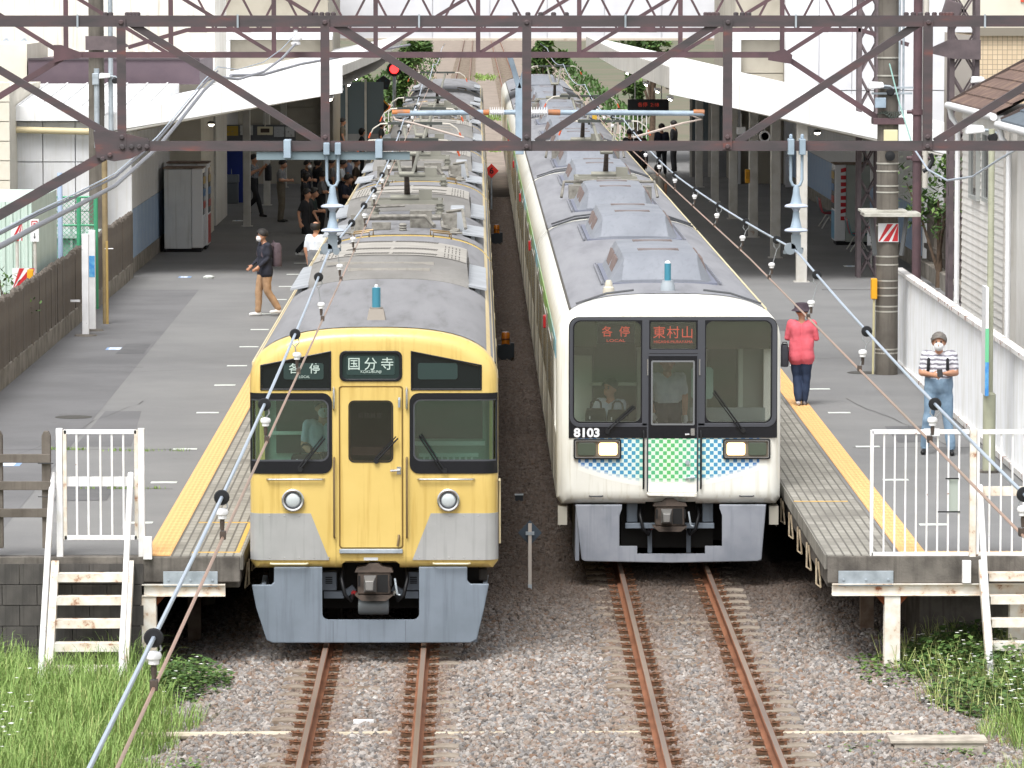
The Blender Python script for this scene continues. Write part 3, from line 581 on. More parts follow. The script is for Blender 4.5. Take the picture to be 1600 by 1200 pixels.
m = MB(); m.tube([(yx(625),-.012,yz(734)),(yx(625),-.05,yz(734)),(yx(610),-.05,yz(735))], .014, 8); m.box(yx(620),yx(626.5),-.02,-.01,yz(741),yz(729)); obj('door_handle', m, CHROME, dr, smooth=40)
m = MB(); m.tube([(yx(624),-.012,yz(622)),(yx(624),-.04,yz(625)),(yx(624),-.04,yz(636))], .014, 8); obj('latch', m, STEEL_G, dr, smooth=40)
m = MB(); m.tube([(yx(623),-.012,yz(836)),(yx(623),-.04,yz(840)),(yx(621),-.04,yz(853))], .014, 8); obj('latch', m, mat('brown_metal','#7b6a50'), dr, smooth=40)
wiper(YT, (yx(588),yz(720)), (yx(622),yz(684)), -.02)
text('乗務員室', .07, mat('faint_print','#77807a',.5), dr, (yx(578),.004,yz(650)))
m = MB(); m.box(yx(530),yx(629),-.05,.01,yz(864),yz(857.5)); obj('door_step', m, STEEL_G, YT, bevel=.006)
m = MB(); m.box(yx(568),yx(590),-.004,.002,yz(875.5),yz(871)); obj('number_tag', m, WHT, YT)
# skirt
SKY = .02
def skirt(tr, outer, hole, mt, y, w0, zb, zt):
    m = MB(); m.prism(outer, y, y+.05); o = obj('skirt', m, mt, tr, bevel=.012); md = o.modifiers; baked(o); cut(o, [pcut(h, y-.3, y+.4) for h in hole])
    for s in (-1,1):
        k = MB(); e = max(p[0] for p in outer if abs(p[1]-zb) < .05); k.add([(s*w0,y+.05,zt),(s*e,y+.05,zb),(s*(e+.02),y+.9,zb+.1),(s*(w0+.02),y+.9,zt),(s*(w0-.05),y+.05,zt),(s*(e-.05),y+.05,zb),(s*(e-.03),y+.9,zb+.1),(s*(w0-.03),y+.9,zt)], [(0,1,2,3),(4,5,6,7),(0,1,5,4),(1,2,6,5),(2,3,7,6),(3,0,4,7)]); obj('side_plate', k, mt, o)
    return o
ot = [(yx(393,914),yz(914)),(yx(400,950),yz(950)),(yx(415),yz(1001)),(yx(425),yz(1005)),(yx(735),yz(1005)),(yx(745),yz(1000)),(yx(757,950),yz(950)),(yx(764),yz(913)),(yx(735),yz(913)),(yx(730),yz(908)),(yx(730),yz(889)+.02),(yx(427),yz(889)+.02),(yx(427),yz(910)),(yx(423),yz(914))]
sk = skirt(YT, ot, [rrect(yx(502.5),yx(654.5),yz(969),yz(885)+.1,.07)], SKIRT, SKY, 1.3, yz(1005), yz(914))
m = MB(); m.box(yx(519.5)-.003,yx(519.5)+.003,SKY-.003,SKY+.01,yz(1004),yz(970)); m.box(yx(633)-.003,yx(633)+.003,SKY-.003,SKY+.01,yz(1004),yz(970)); obj('panel_joint', m, mat('joint_dark','#5c636c',.8), sk, kind='stuff')
coupler(YT, yx(584), -.04, yz(911))
m = MB(); m.lathe([(.0,0),(.09,.005),(.1,.02),(.1,.34),(.09,.355),(0,.36)], 18, (yx(558)+.0,.18,yz(950)), 'x'); obj('air_cylinder', m, mat('cyl_grey','#6f7477',.5,metal=.3), YT, smooth=40)
m = MB(); m.bar((yx(504),.35,yz(935)),(yx(535),.35,yz(935)),.08,.08); m.bar((yx(535),.35,yz(935)),(yx(552),.35,yz(924)),.08,.08); obj('bracket', m, mat('underframe_grey','#59616b',.6), YT); m = MB(); m.bar((yx(653),.35,yz(935)),(yx(632),.35,yz(935)),.08,.08); m.bar((yx(632),.35,yz(935)),(yx(612),.35,yz(924)),.08,.08); obj('bracket', m, mat('underframe_grey','#59616b',.6), YT)
for xx in (yx(512),yx(645)):
    m = MB(); m.box(xx-.09,xx+.09,.3,.5,yz(928),yz(899)); e = obj('jumper_box', m, mat('underframe_grey','#59616b'), YT, bevel=.01)
    m = MB()
    for i in range(4): m.box(xx-.04,xx+.04,.292,.301,yz(917)+i*.022,yz(917)+i*.022+.012)
    obj('grille', m, DARK, e, kind='stuff')
m = MB(); m.box(-1.25,1.25,.9,CL-.3,.35,Z0+.1); m.box(-.5,.5,.6,.9,.5,Z0); obj('underframe', m, mat('underframe_dark','#242322',.9), YT)
m = MB(); m.box(yx(748),yx(762),.25,.6,yz(912),yz(893)); obj('hose_box', m, mat('hose_dark','#2c2825',.8), YT, bevel=.02)
def bogie(tr, y):
    b = MB(); b.box(-.95,-.8,y-1.4,y+1.4,.42,.62); b.box(.8,.95,y-1.4,y+1.4,.42,.62); b.box(-.8,.8,y-.25,y+.25,.4,.66); f = obj('bogie', b, mat('underframe_dark','#242322'), tr)
    for s in (-1,1):
        for d in (-1.05,1.05): w = MB(); w.lathe([(.38,-.07),(.43,-.06),(.43,.05),(.46,.06),(.46,.09),(.1,.1)], 24, (s*.53,y+d,.43), 'x'); obj('wheel', w, mat('wheel_steel','#4a443f',.6,metal=.4), f, smooth=40)
bogie(YT, 3.3); bogie(YT, 16.5)
# cab interior
m = MB(); m.box(-1.3,-.30,.2,.62,1.05,1.98); m.prism([(.3,1.98),(.62,1.98),(.62,2.1),(.5,2.12)], -1.25, -.55, 'x'); obj('control_desk', m, DESK, YT, bevel=.02); m = MB(); m.box(.3,1.3,.2,.7,1.05,2.0); obj('assistant_desk', m, DESK, YT, bevel=.02)
m = MB(); m.box(-1.2,-.62,.22,.5,2.0,2.06); m.box(-1.1,-.75,.3,.4,2.06,2.1); obj('instrument_panel', m, mat('instrument_pale','#9fb6ae',.5), YT, bevel=.01)
m = MB(); m.box(-1.2,-.62,1.86,1.89,2.08,2.95); obj('bulkhead_window', m, mat('bulk_dark','#20302d',.2), YT); m = MB(); m.box(.45,1.25,1.86,1.89,2.25,2.95); obj('bulkhead_window', m, mat('bulk_dark','#20302d',.2), YT)
m = MB(); m.box(-1.25,-.6,1.84,1.87,2.3,2.34); m.box(.42,1.28,1.83,1.87,2.17,2.22)
for i in range(9): m.box(.55+i*.07,.575+i*.07,1.2,1.22,1.9,2.12)
m.box(.5,1.2,1.19,1.23,2.1,2.14); obj('cab_rail', m, mat('rail_pale_green','#b5cdc1',.5), YT, kind='stuff')
m = MB(); m.box(-.5,-.42,1.2,1.89,1.1,3.2); obj('cab_pillar', m, mat('cab_olive','#6f7d5a',.6), YT)
# roofs, car bodies behind
def side_kit(cb, w, L, door_m, win_m, first, zb, zt, glassm, sides=(-1,1), dmat=None):
    out = []
    for s in sides:
        for k in range(4):
            yc = 2.6+4.85*k+(.25 if first else 0)
            if 'd' not in door_m:
                a = MB(); a.box(-.015,.012,-.66,.66,zb+.12,zt-.25); door_m['d'] = obj('side_door', a, dmat, cb, bevel=.008)
                g = MB(); g.box(.012,.016,-.56,-.06,zb+.95,zt-.4); g.box(.012,.016,.06,.56,zb+.95,zt-.4); door_m['g'] = obj('door_glass', g, glassm, None)
                g = MB(); g.box(.012,.015,-.68,-.655,zb+.1,zt-.24); g.box(.012,.015,.655,.68,zb+.1,zt-.24); g.box(.012,.015,-.006,.006,zb+.12,zt-.25); door_m['s'] = obj('door_gap', g, SEAL, None)
                d = door_m['d']; gl, sl_ = door_m['g'], door_m['s']
                wv = MB(); wv.box(-.01,.012,-1.35,1.35,zb+.95,zt-.42); door_m['w'] = obj('side_window', wv, glassm, None, bevel=.01); wn_ = door_m['w']
            else: d, gl, sl_, wn_ = (pcopy(door_m[q], None) for q in 'dgsw')
            d.parent = cb; d.location = (s*w, yc, 0); d.rotation_euler = (0,0,0 if s > 0 else math.pi)
            for q in (gl, sl_): q.parent = cb; q.location = (s*w, yc, 0); q.rotation_euler = d.rotation_euler
            wn_.parent = cb; wn_.location = (s*w, yc+2.42, 0); wn_.rotation_euler = d.rotation_euler; wn_.scale = (1, 1 if k < 3 else .45, 1)
            if k == 3: wn_.location.y = yc+1.55
def roof_sheet(cb, rz, y0, y1, x1, mt, off=.008, name='roof_cover'):
    m = MB(); n = 24; xs = [-x1+2*x1*i/n for i in range(n+1)]
    vs = [(x,y,rz(x)+off) for y in (y0,y1) for x in xs]; m.add(vs, [(i,i+1,n+2+i,n+1+i) for i in range(n)])
    return obj(name, m, mt, cb, smooth=60)
def ac_yellow(cb, y0, y1):
    n = 20; w = 1.08; rings = []
    for y, h, k in ((y0,.015,1),(y0+.06,.05,1),(y0+.95,.27,.97),(y1-.7,.27,.97),(y1,.03,1)):
        rings.append([(-w*k,y,roofz(w)-.02)]+[(-w*k+2*w*k*i/n, y, roofz(-w*k+2*w*k*i/n)+h) for i in range(n+1)]+[(w*k,y,roofz(w)-.02)])
    m = MB(); m.loft(rings); a = obj('air_conditioner', m, ACG, cb, smooth=30)
    m = MB(); rr = []
    for y, h in ((y0+.95,.278),(y1-.72,.278)): rr.append([(-w*.96+2*w*.96*i/n, y, roofz(-w*.96+2*w*.96*i/n)+h) for i in range(n+1)])
    m.loft(rr, cap=False); m.f = [f for f in m.f if abs(m.v[f[0]][0]-m.v[f[1]][0]) < .3]; m.fm = [0]*len(m.f); obj('top_cover', m, ACW, a, smooth=40)
    m = MB()
    for yy in (y0+1.15,y0+2.3,y1-1.0):
        for i in range(60):
            x = -.62+1.24*i/59
            if abs(x) > .015: z = roofz(x)+.279; m.bar((x-.004,yy,z),(x+.016,yy+.32,z),.01,.006)
    for s in (-1,1):
        for yy in (y0+1.1,y0+1.6,y0+2.3,y0+2.8,y0+3.4):
            for i in range(5): x = s*(.74+.05*i); z = roofz(x)+.279; m.bar((x,yy,z),(x,yy+.3,z),.014,.006)
            for i in range(3): m.box(s*1.045-.02,s*1.045+.02,yy+i*.12,yy+i*.12+.05,roofz(1.04)+.06,roofz(1.04)+.2)
    obj('louvre', m, mat('louvre_dark','#55524e',.8), a, kind='stuff')
    m = MB(); m.box(-.55,.55,y0+.3,y0+.33,roofz(.3)+.09,roofz(0)+.135); m.box(-.85,.6,y0+.6,y0+.62,roofz(.5)+.17,roofz(0)+.2); obj('seam', m, ACW, a, kind='stuff')
    return a
def boards(cb, y0, y1, x, rz, w=.24, mt=None):
    for s in (-1,1):
        m = MB(); z = rz(x)+.07; m.add([(s*(x-w/2),y0,z+.05),(s*(x+w/2),y0,z),(s*(x+w/2),y1,z),(s*(x-w/2),y1,z+.05),(s*(x-w/2),y0,z+.02),(s*(x+w/2),y0,z-.03),(s*(x+w/2),y1,z-.03),(s*(x-w/2),y1,z+.02)], [(0,1,2,3),(4,7,6,5),(0,4,5,1),(1,5,6,2),(2,6,7,3),(3,7,4,0)])
        for q in range(4): yy = y0+.1+(y1-y0-.2)*q/3; m.box(s*x-.03,s*x+.03,yy,yy+.05,z-.14,z+.0)
        obj('running_board', m, mt or mat('board_grey','#a0a4a9',.6,c2='#92969b',scale=3), cb)
proto_y = {}; sh_y = {}
GUT = mat('gutter_dark','#4a4640',.7); LIPC = mat('gutter_cream','#cbbf9c',.6)
def roof_gear(cb, seed):
    rnd = random.Random(seed); m = MB(); z = ZC
    m.tube([(-.95,1.0,roofz(.95)+.07),(.95,1.0,roofz(.95)+.07)], .02, 6); m.tube([(-.75,2.0,z+.16),(-.3,1.9,z+.2),(.35,1.95,z+.2),(.5,1.6,z+.06)], .035, 8); m.box(-.85,-.62,1.9,2.3,z-.05,z+.22); m.box(.62,.86,1.9,2.35,z-.05,z+.24)
    m.tube([(-.7,2.2,z+.25),(-.65,2.8,z+.3),(0,3.0,z+.32)], .02, 6); m.tube([(.7,2.2,z+.26),(.95,2.0,z+.3),(1.0,1.6,z+.02)], .03, 6); m.tube([(.62,1.95,z+.12),(.63,1.5,z+.06),(.9,1.3,z)], .03, 6)
    m.lathe([(.04,0),(.07,.02),(.05,.04),(.07,.06),(.05,.08),(.07,.1),(.04,.13)], 10, (0,1.2,z)); m.lathe([(.04,0),(.07,.02),(.05,.04),(.07,.06),(.05,.08),(.07,.1),(.04,.13)], 10, (-.8,1.1,z-.1)); m.lathe([(.04,0),(.07,.02),(.05,.04),(.07,.06),(.05,.08),(.07,.1),(.04,.13)], 10, (.8,1.1,z-.1))
    m.box(-.5,-.2,1.45,1.7,z+.01,z+.12); m.box(.1,.45,2.1,2.5,z+.0,z+.28); m.tube([(-.6,3.2,z+.12),(.6,3.2,z+.12)], .05, 8)
    obj('roof_equipment', m, mat('roof_gear_grey','#86837c',.6,c2='#625f58',scale=9), cb, smooth=40)
    m = MB(); m.box(.75,.98,2.6,3.6,z-.08,z+.3); obj('fuse_box', m, mat('board_grey','#9ea1a6'), cb, bevel=.02)
for k in range(7):
    y0 = k*20.0
    if k == 0: cb = car
    else:
        if 'b' not in sh_y: sh_y['b'] = body_mesh(pr1, .1, CL, W1, Z0, ZC, False); cb = obj('car_body', sh_y['b'], YELLOW, YT, smooth=28, loc=(0,y0,0)); sh_y['o'] = cb
        else: cb = pcopy(sh_y['o'], YT, (0,y0,0))
    fr = .28 if k == 0 else .14
    roof_sheet(cb, roofz, fr, CL-.14, 1.37, ROOFG)
    for s in (-1,1): g = MB(); g.box(s*1.395-.012,s*1.395+.012,fr,CL,roofz(1.395)-.03,roofz(1.395)+.025); obj('gutter', g, LIPC if s<0 else GUT, cb)
    ac_yellow(cb, 9.0 if k == 0 else 7.6, 14.0 if k == 0 else 12.6) if k in (0,) else None
    if k > 0 and k < 5: ac_yellow(cb, 7.6 if k in (1,2,4) else 9, 12.4 if k in (1,2,4) else 14)
    boards(cb, 9.0 if k == 0 else 7.6, 13.6 if k==0 else 12.2, 1.19, roofz)
    if k in (1,2,4):
        roof_gear(cb, k); panto(cb, 4.6+1.4, ZC-.02, 5.0, mat('panto_grey','#8b8a80',.6,metal=.3)); boards(cb, 1.3, 4.0, 1.12, roofz, .34)
        if k != 4: panto(cb, 15.4, ZC-.02, 5.0, mat('panto_grey','#8b8a80'))
    elif k > 0: boards(cb, 1.3, 4.0, 1.12, roofz, .34)
    for s in (-1,1):
        if k: h = MB(); h.tube([(s*.75,.12,roofz(.75)+.01),(s*.75,.12,roofz(.75)+.09),(s*.45,.12,roofz(.45)+.09),(s*.45,.12,roofz(.45)+.01)], .015, 6); obj('roof_grab', h, mat('brown_metal','#7b6a50'), cb, smooth=50)
        h = MB(); h.tube([(s*.78,CL-.2,roofz(.78)+.01),(s*.78,CL-.2,roofz(.78)+.09),(s*.5,CL-.2,roofz(.5)+.09),(s*.5,CL-.2,roofz(.5)+.01)], .015, 6); obj('roof_grab', h, mat('brown_metal','#7b6a50'), cb, smooth=50)
    if k < 4: side_kit(cb, W1, CL, proto_y, None, k == 0, Z0, ZS+.15, SIDEG, (1,-1), YELLOW)
    if k < 6: g = MB(); g.box(-1.1,1.1,CL,20.0,1.0,3.2); obj('gangway', g, BLACK, cb)
    if k: u = MB(); u.box(-1.2,1.2,.4,CL-.4,.35,Z0+.1); obj('underframe', u, mat('underframe_dark','#242322'), cb)
# roof antenna
m = MB(); m.loft([[(-.11,1.35,roofz(0)),(.11,1.35,roofz(0)),(.11,1.65,roofz(0)),(-.11,1.65,roofz(0))],[(-.085,1.4,ZC+.13),(.085,1.4,ZC+.13),(.085,1.58,ZC+.13),(-.085,1.58,ZC+.13)]]); m.lathe([(.075,.125),(.075,.15)], 14, (0,1.49,ZC)); an = obj('antenna', m, mat('antenna_base','#8c857c',.8), YT, smooth=30)
m = MB(); m.lathe([(.05,.15),(.05,.38),(.03,.385)], 16, (0,1.49,ZC)); obj('antenna_tube', m, mat('teal_tube','#3f7f93',.35), an, smooth=40)
m = MB(); m.lathe([(.022,.38),(.02,.41),(.008,.42)], 10, (0,1.49,ZC)); obj('antenna_tip', m, WHT, an)
m = MB(); m.tube([(W1+.015,.02,1.95),(W1+.02,.2,1.95),(W1+.02,.2,1.2)], .012, 6); obj('side_rail', m, LIPC, YT)
# ---------------------------------------------------------------- white train
WF = 60.2; WX = 2.47; WT = thing('white_train', 'white electric train with black windscreen, blue and green chequered front and number 8103', 'train', (WX,WF,0))
def wx(px, py=700): return at(px,py,WF).x-WX
def wz(py, px=1050): return at(px,py,WF).z
W2, V0, VS2, VC, R2 = 1.45, wz(789), 2.95, 3.62, .19
pr2 = tprof(W2, V0, VS2, VC, 3.0); rz2 = arch(W2, VS2, VC, 3.0)
wb = obj('car_body', body_mesh(pr2, R2, CL, W2, V0, VC), CREAM, WT)
gz0, gz1 = wz(659), wz(502)
holes = [rrect(wx(897),wx(1001),gz0,gz1,.09), rrect(wx(1102.5),wx(1204),gz0,gz1,.09), rrect(wx(1016),wx(1087),wz(545),wz(503),.02), rrect(wx(1018),wx(1084),wz(663),wz(564),.02)]
cut(wb, [cav(-1.33,1.33,.08,2.0,1.0,3.25)]+[pcut(h) for h in holes]+[pcut([(wx(1009),.7),(wx(1088),.7),(wx(1088),wz(785)),(wx(1009),wz(785))],-.3,.6), cav(-1.6,-1.2,.35,1.8,1.8,2.95), cav(1.2,1.6,.35,1.8,1.8,2.95)])
wb.data.materials.append(CABB)
for p in wb.data.polygons:
    c = p.center
    if abs(c.x) < 1.335 and .075 < c.y < 2.05 and .99 < c.z < 3.26: p.material_index = 1
wb.data.set_sharp_from_angle(angle=math.radians(28)); [setattr(p,'use_smooth',True) for p in wb.data.polygons]
SGREY = mat('screen_frame', '#43454b', .45)
pl = MB(); pl.prism(rrect(wx(888.5),wx(1214),wz(684),wz(495),.13,6,(0,0,1,1)), -.014, .006); ws = obj('windscreen', pl, BLKP, WT); cut(ws, [pcut(h) for h in holes])
m = MB(); ring(m, rrect(wx(890),wx(1213),wz(667),wz(496),.13,6), rrect(wx(895),wx(1206),wz(661),wz(500.5),.10,6), -.02, -.01); obj('outer_frame', m, SGREY, ws, bevel=.004)
for xa, xb in ((1003,1014),(1089.5,1101)): m = MB(); m.box(wx(xa),wx(xb),-.02,-.01,wz(665),wz(500)); obj('pillar', m, SGREY, ws, bevel=.004)
m = MB(); m.box(wx(1013),wx(1090),-.022,-.01,wz(552),wz(546)); obj('transom', m, SGREY, ws)
for h, nm in zip(holes[:3], ('glass','glass','glass')): m = MB(); m.prism([(x*1.0,z) for x, z in h], -.004, .002); obj(nm, m, GLS2, ws)
# destination displays behind the glass
for x0, x1, z0, z1, tx, sub, sz, sp in ((933,991,537,507,'各停','LOCAL',.145,.225),(1018,1085,540,506,'東村山','HIGASHI-MURAYAMA',.17,.18)):
    m = MB(); m.box(wx(x0),wx(x1),.03,.06,wz(z0),wz(z1)); d = obj('led_display', m, mat('led_board','#2a2422',.5), WT)
    cx = (wx(x0)+wx(x1))/2
    for i, ch in enumerate(tx): text(ch, sz, LEDR, d, (cx+(i-(len(tx)-1)/2)*sp,.026,wz(519.5 if len(tx)==2 else 521)), bold=.0)
    text(sub, .05, LEDR, d, (cx,.026,wz(532.5 if len(tx)==2 else 534.5)), width=(.24 if len(tx)==2 else .5))
m = MB(); m.box(wx(897),wx(932),.05,.08,wz(543),wz(503)); m.box(wx(992),wx(1001),.05,.08,wz(543),wz(503)); m.box(wx(1102),wx(1204),.07,.1,wz(546),wz(503)); obj('upper_cab_panel', m, mat('cab_ochre','#4b4a35',.6), WT)
text('8103', .155, mat('number_white','#e4e6ea',.5), ws, (wx(917),-.016,wz(676.5)), bold=.006, width=.335)
# end door
m = MB(); ring(m, rrect(wx(1010.6),wx(1090.7),wz(768),wz(553),.01), rrect(wx(1013),wx(1088.5),wz(767),wz(556),.008), -.024, .0); obj('door_seal', m, SGREY, WT)
m = MB(); m.prism([(wx(1013),wz(684.5)),(wx(1088.5),wz(684.5)),(wx(1088.5),wz(556)),(wx(1013),wz(556))], -.03, -.0145); wd = obj('end_door', m, BLKP, WT); cut(wd, [pcut(holes[3])])
m = MB(); ring(m, rrect(wx(1017),wx(1085),wz(664),wz(563),.02), rrect(wx(1019.5),wx(1082.5),wz(661.5),wz(565.5),.015), -.036, -.028); obj('window_frame', m, mat('alu_grey','#84878a',.4,metal=.5), wd)
m = MB(); m.prism(holes[3], -.024, -.018); obj('glass', m, GLS2, wd)
m = MB(); m.prism([(wx(1013),wz(768)),(wx(1088.5),wz(768)),(wx(1088.5),wz(685)),(wx(1013),wz(685))], -.028, -.004)
def checker_mat():
    m = bpy.data.materials.new('chequer_print'); m.use_nodes = True; N, L = m.node_tree.nodes, m.node_tree.links; b = N['Principled BSDF']; b.inputs['Roughness'].default_value = .35
    tc = N.new('ShaderNodeTexCoord'); sp = N.new('ShaderNodeSeparateXYZ'); L.new(tc.outputs['Object'], sp.inputs[0])
    def M(op, a, bb=None, c=None):
        n = N.new('ShaderNodeMath'); n.operation = op
        for i, v in enumerate((a,bb,c)):
            if v is None: continue
            if isinstance(v, (int,float)): n.inputs[i].default_value = v
            else: L.new(v, n.inputs[i])
        return n.outputs[0]
    A = .0505; ax_ = M('ABSOLUTE', sp.outputs[0]); u = M('DIVIDE', M('ADD', sp.outputs[0], 10.025), A); v = M('DIVIDE', M('ADD', sp.outputs[2], 5.0), A)
    par = M('MODULO', M('ADD', M('FLOOR',u), M('FLOOR',v)), 2.0); du = M('ABSOLUTE', M('SUBTRACT', M('FRACT',u), .5)); dv = M('ABSOLUTE', M('SUBTRACT', M('FRACT',v), .5))
    rd = M('ADD', M('POWER', M('MULTIPLY',du,2.0), 9.0), M('POWER', M('MULTIPLY',dv,2.0), 9.0)); ins = M('LESS_THAN', rd, .95); on = M('MULTIPLY', par, ins)
    # the print fades out towards its curved lower and outer rim
    par2 = M('ADD', .0, M('MULTIPLY', M('POWER', ax_, 2.0), .165)); lim = M('ADD', wz(754.5), par2); fd = N.new('ShaderNodeMapRange'); L.new(M('SUBTRACT', sp.outputs[2], lim), fd.inputs['Value']); fd.inputs['From Min'].default_value = -.015; fd.inputs['From Max'].default_value = .05
    r = N.new('ShaderNodeValToRGB'); L.new(M('DIVIDE', ax_, 1.25), r.inputs[0]); e = r.color_ramp.elements; e[0].color = (*lin('#5bb268'),1); e[1].color = (*lin('#3f78c0'),1)
    q = e.new(.2); q.color = (*lin('#54ad82'),1); q = e.new(.36); q.color = (*lin('#4593b4'),1)
    wh = N.new('ShaderNodeValToRGB'); L.new(M('DIVIDE', ax_, 1.25), wh.inputs[0]); e2 = wh.color_ramp.elements; e2[0].color = (*lin('#d3ead0'),1); e2[1].color = (*lin('#d8e4f0'),1)
    x = N.new('ShaderNodeMix'); x.data_type = 'RGBA'; L.new(on, x.inputs[0]); L.new(wh.outputs[0], x.inputs[6]); L.new(r.outputs[0], x.inputs[7])
    y = N.new('ShaderNodeMix'); y.data_type = 'RGBA'; L.new(fd.outputs[0], y.inputs[0]); y.inputs[6].default_value = (*lin('#ebebe4'),1); L.new(x.outputs[2], y.inputs[7]); L.new(y.outputs[2], b.inputs['Base Color']); return m
CHK = checker_mat(); obj('lower_door', m, CHK, wd)
zt, zb = wz(684.5), wz(758)
for s in (-1,1):
    pts = []; X0 = 1.17
    for i in range(13): x = .33+(X0-.33)*i/12; pts.append((s*x, zb+.165*x*x-.03))
    pts = [(s*.33,zt)]+pts+[(s*X0,zt)]; m = MB(); m.prism(pts, -.0012, .004); obj('chequered_panel', m, CHK, WT)
    hx0, hx1 = (wx(896),wx(970.5)) if s < 0 else (wx(1129.5),wx(1203.6)); h0, h1 = wz(717), wz(685.5)
    m = MB(); ring(m, rrect(hx0,hx1,h0,h1,.025), rrect(hx0+.03,hx1-.03,h0+.028,h1-.03,.012), -.04, .0); lb = obj('headlight', m, BLACK, WT, bevel=.005)
    m = MB(); m.prism(rrect(hx0+.028,hx1-.028,h0+.026,h1-.028,.012), -.014, .0); obj('reflector_panel', m, mat('lamp_plate','#7d7568',.5,metal=.4), lb)
    m = MB(); ring(m, rrect(hx0+.02,hx1-.02,h0+.018,h1-.02,.018), rrect(hx0+.028,hx1-.028,h0+.026,h1-.028,.014), -.044, -.03); obj('bezel', m, CHROME, lb)
    cx = (hx0+hx1)/2; a, b = (cx+.02, hx1-.05) if s < 0 else (hx0+.05, cx-.02); m = MB(); m.prism(rrect(a,b,h0+.05,h1-.05,.03), -.03, -.012); obj('lit_lamp', m, LAMPW, lb, bevel=.01)
    a, b = (hx0+.05, cx-.02) if s < 0 else (cx+.02, hx1-.05); m = MB(); m.prism(rrect(a,b,h0+.045,h1-.045,.03), -.03, -.012); obj('tail_lamp', m, mat('lamp_off_green','#4d564a',.15,spec=.7), lb, bevel=.01)
    grab(WT, wx(1005.5) if s<0 else wx(1095), wz(763), wz(673), -.004, .013, BLACK)
    m = MB(); m.tube([(wx(1011.5) if s<0 else wx(1092.5),-.03,wz(586)),(wx(1011.5) if s<0 else wx(1092.5),-.03,wz(561))], .01, 6); obj('door_rail', m, CHROME, WT)
    hgrab(WT, *((wx(921),wx(942)) if s<0 else (wx(1156),wx(1178))), wz(775), 0, .009, SEAL)
    wiper(WT, (wx(949),wz(674)) if s<0 else (wx(1161),wz(672)), (wx(992),wz(636)) if s<0 else (wx(1116),wz(611)), -.02)
    m = MB(); q = s*(W2-.02); m.box(min(q,q-s*.12),max(q,q-s*.12),.15,.35,wz(822),wz(793)); m.add([(q-s*.1,.2,wz(812)),(q,.2,wz(812)),(q-s*.02,.2,wz(826)),(q-s*.1,.3,wz(812)),(q,.3,wz(812)),(q-s*.02,.3,wz(826))], [(0,1,2),(3,5,4),(0,3,4,1),(1,4,5,2),(2,5,3,0)]); obj('step_bracket', m, mat('bracket_pale','#a8a499',.6), WT)
m = MB(); m.tube([(wx(1076),-.03,wz(678)),(wx(1076),-.06,wz(678)),(wx(1070),-.06,wz(678.5))], .014, 8); m.box(wx(1079),wx(1085),-.04,-.03,wz(680),wz(669)); obj('door_handle', m, CHROME, wd, smooth=40)
m = MB(); m.lathe([(.03,-.05),(.03,-.028)], 10, (wx(1074),0,wz(722)), 'y'); m.tube([(wx(1072),-.03,wz(748)),(wx(1075),-.06,wz(746)),(wx(1086),-.05,wz(745))], .014, 8); obj('latch', m, STEEL_G, wd, smooth=40)
m = MB(); m.prism([(wx(1010),wz(769)),(wx(1089),wz(769)),(wx(1088),wz(775.5)),(wx(1012),wz(773.5))], -.10, .01); obj('door_step', m, CREAM, WT, bevel=.006)
S2 = .03
ot = [(wx(909),wz(875)),(wx(915),wz(877.5)),(wx(1050),wz(880)),(wx(1185),wz(877.5)),(wx(1191),wz(875)),(wx(1198),wz(789)-.0),(wx(899),wz(789)-.0)]
sk2 = skirt(WT, ot, [[(wx(968),wz(854)),(wx(1129),wz(854)),(wx(1129),wz(806)),(wx(1125),wz(795)),(wx(1125),wz(770)),(wx(972),wz(770)),(wx(972),wz(795)),(wx(968),wz(806))],[(wx(996),wz(866)),(wx(1102.5),wz(866)),(wx(1102.5),wz(852)),(wx(996),wz(852))]], mat('skirt_pale','#8e929b',.5,c2='#7b808a',scale=2.2,streak='#70757e'), S2, 1.2, wz(877), wz(795))
coupler(WT, wx(1047), -.03, wz(806))
m = MB(); m.box(wx(978),wx(1118),.22,.3,wz(829),wz(820.5)); obj('cross_beam', m, SKIRT, WT, bevel=.008)
for xx in (wx(989),wx(1108)): m = MB(); m.box(xx-.07,xx+.07,.3,.45,wz(820),wz(790)); obj('jumper_box', m, SKIRT, WT, bevel=.01)
for xx in (wx(1017),wx(1078)): m = MB(); m.box(xx-.028,xx+.028,.3,.34,wz(868),wz(830)); obj('strap', m, mat('underframe_grey','#59616b'), WT)
m = MB(); m.box(-1.2,1.2,.9,CL-.3,.35,V0+.1); m.box(-.6,.6,.5,.9,.3,V0); obj('underframe', m, mat('underframe_dark','#242322'), WT)
bogie(WT, 3.3); bogie(WT, 16.5)
m = MB(); m.box(-1.3,-.3,.25,.7,1.0,1.72); obj('control_desk', m, mat('desk_dark','#35372f',.6), WT, bevel=.02); m = MB(); m.box(.25,1.3,.25,.6,1.0,1.95); obj('assistant_desk', m, mat('desk_dark','#35372f',.6), WT, bevel=.02)
m = MB(); m.box(.3,1.28,.62,.66,1.7,2.12); obj('equipment_cover', m, mat('cover_pale','#9fa9a6',.5), WT)
m = MB(); m.box(-1.25,-.95,1.9,1.96,1.4,2.7); m.box(-1.0,-.2,1.9,1.98,2.3,2.34); m.box(-.35,-.28,1.88,1.97,1.5,2.9); m.box(.5,.58,1.88,1.97,1.5,2.9); m.box(1.0,1.06,1.88,1.97,1.5,2.9); obj('bulkhead_trim', m, mat('trim_pale','#b8c4b6',.5), WT, kind='stuff')
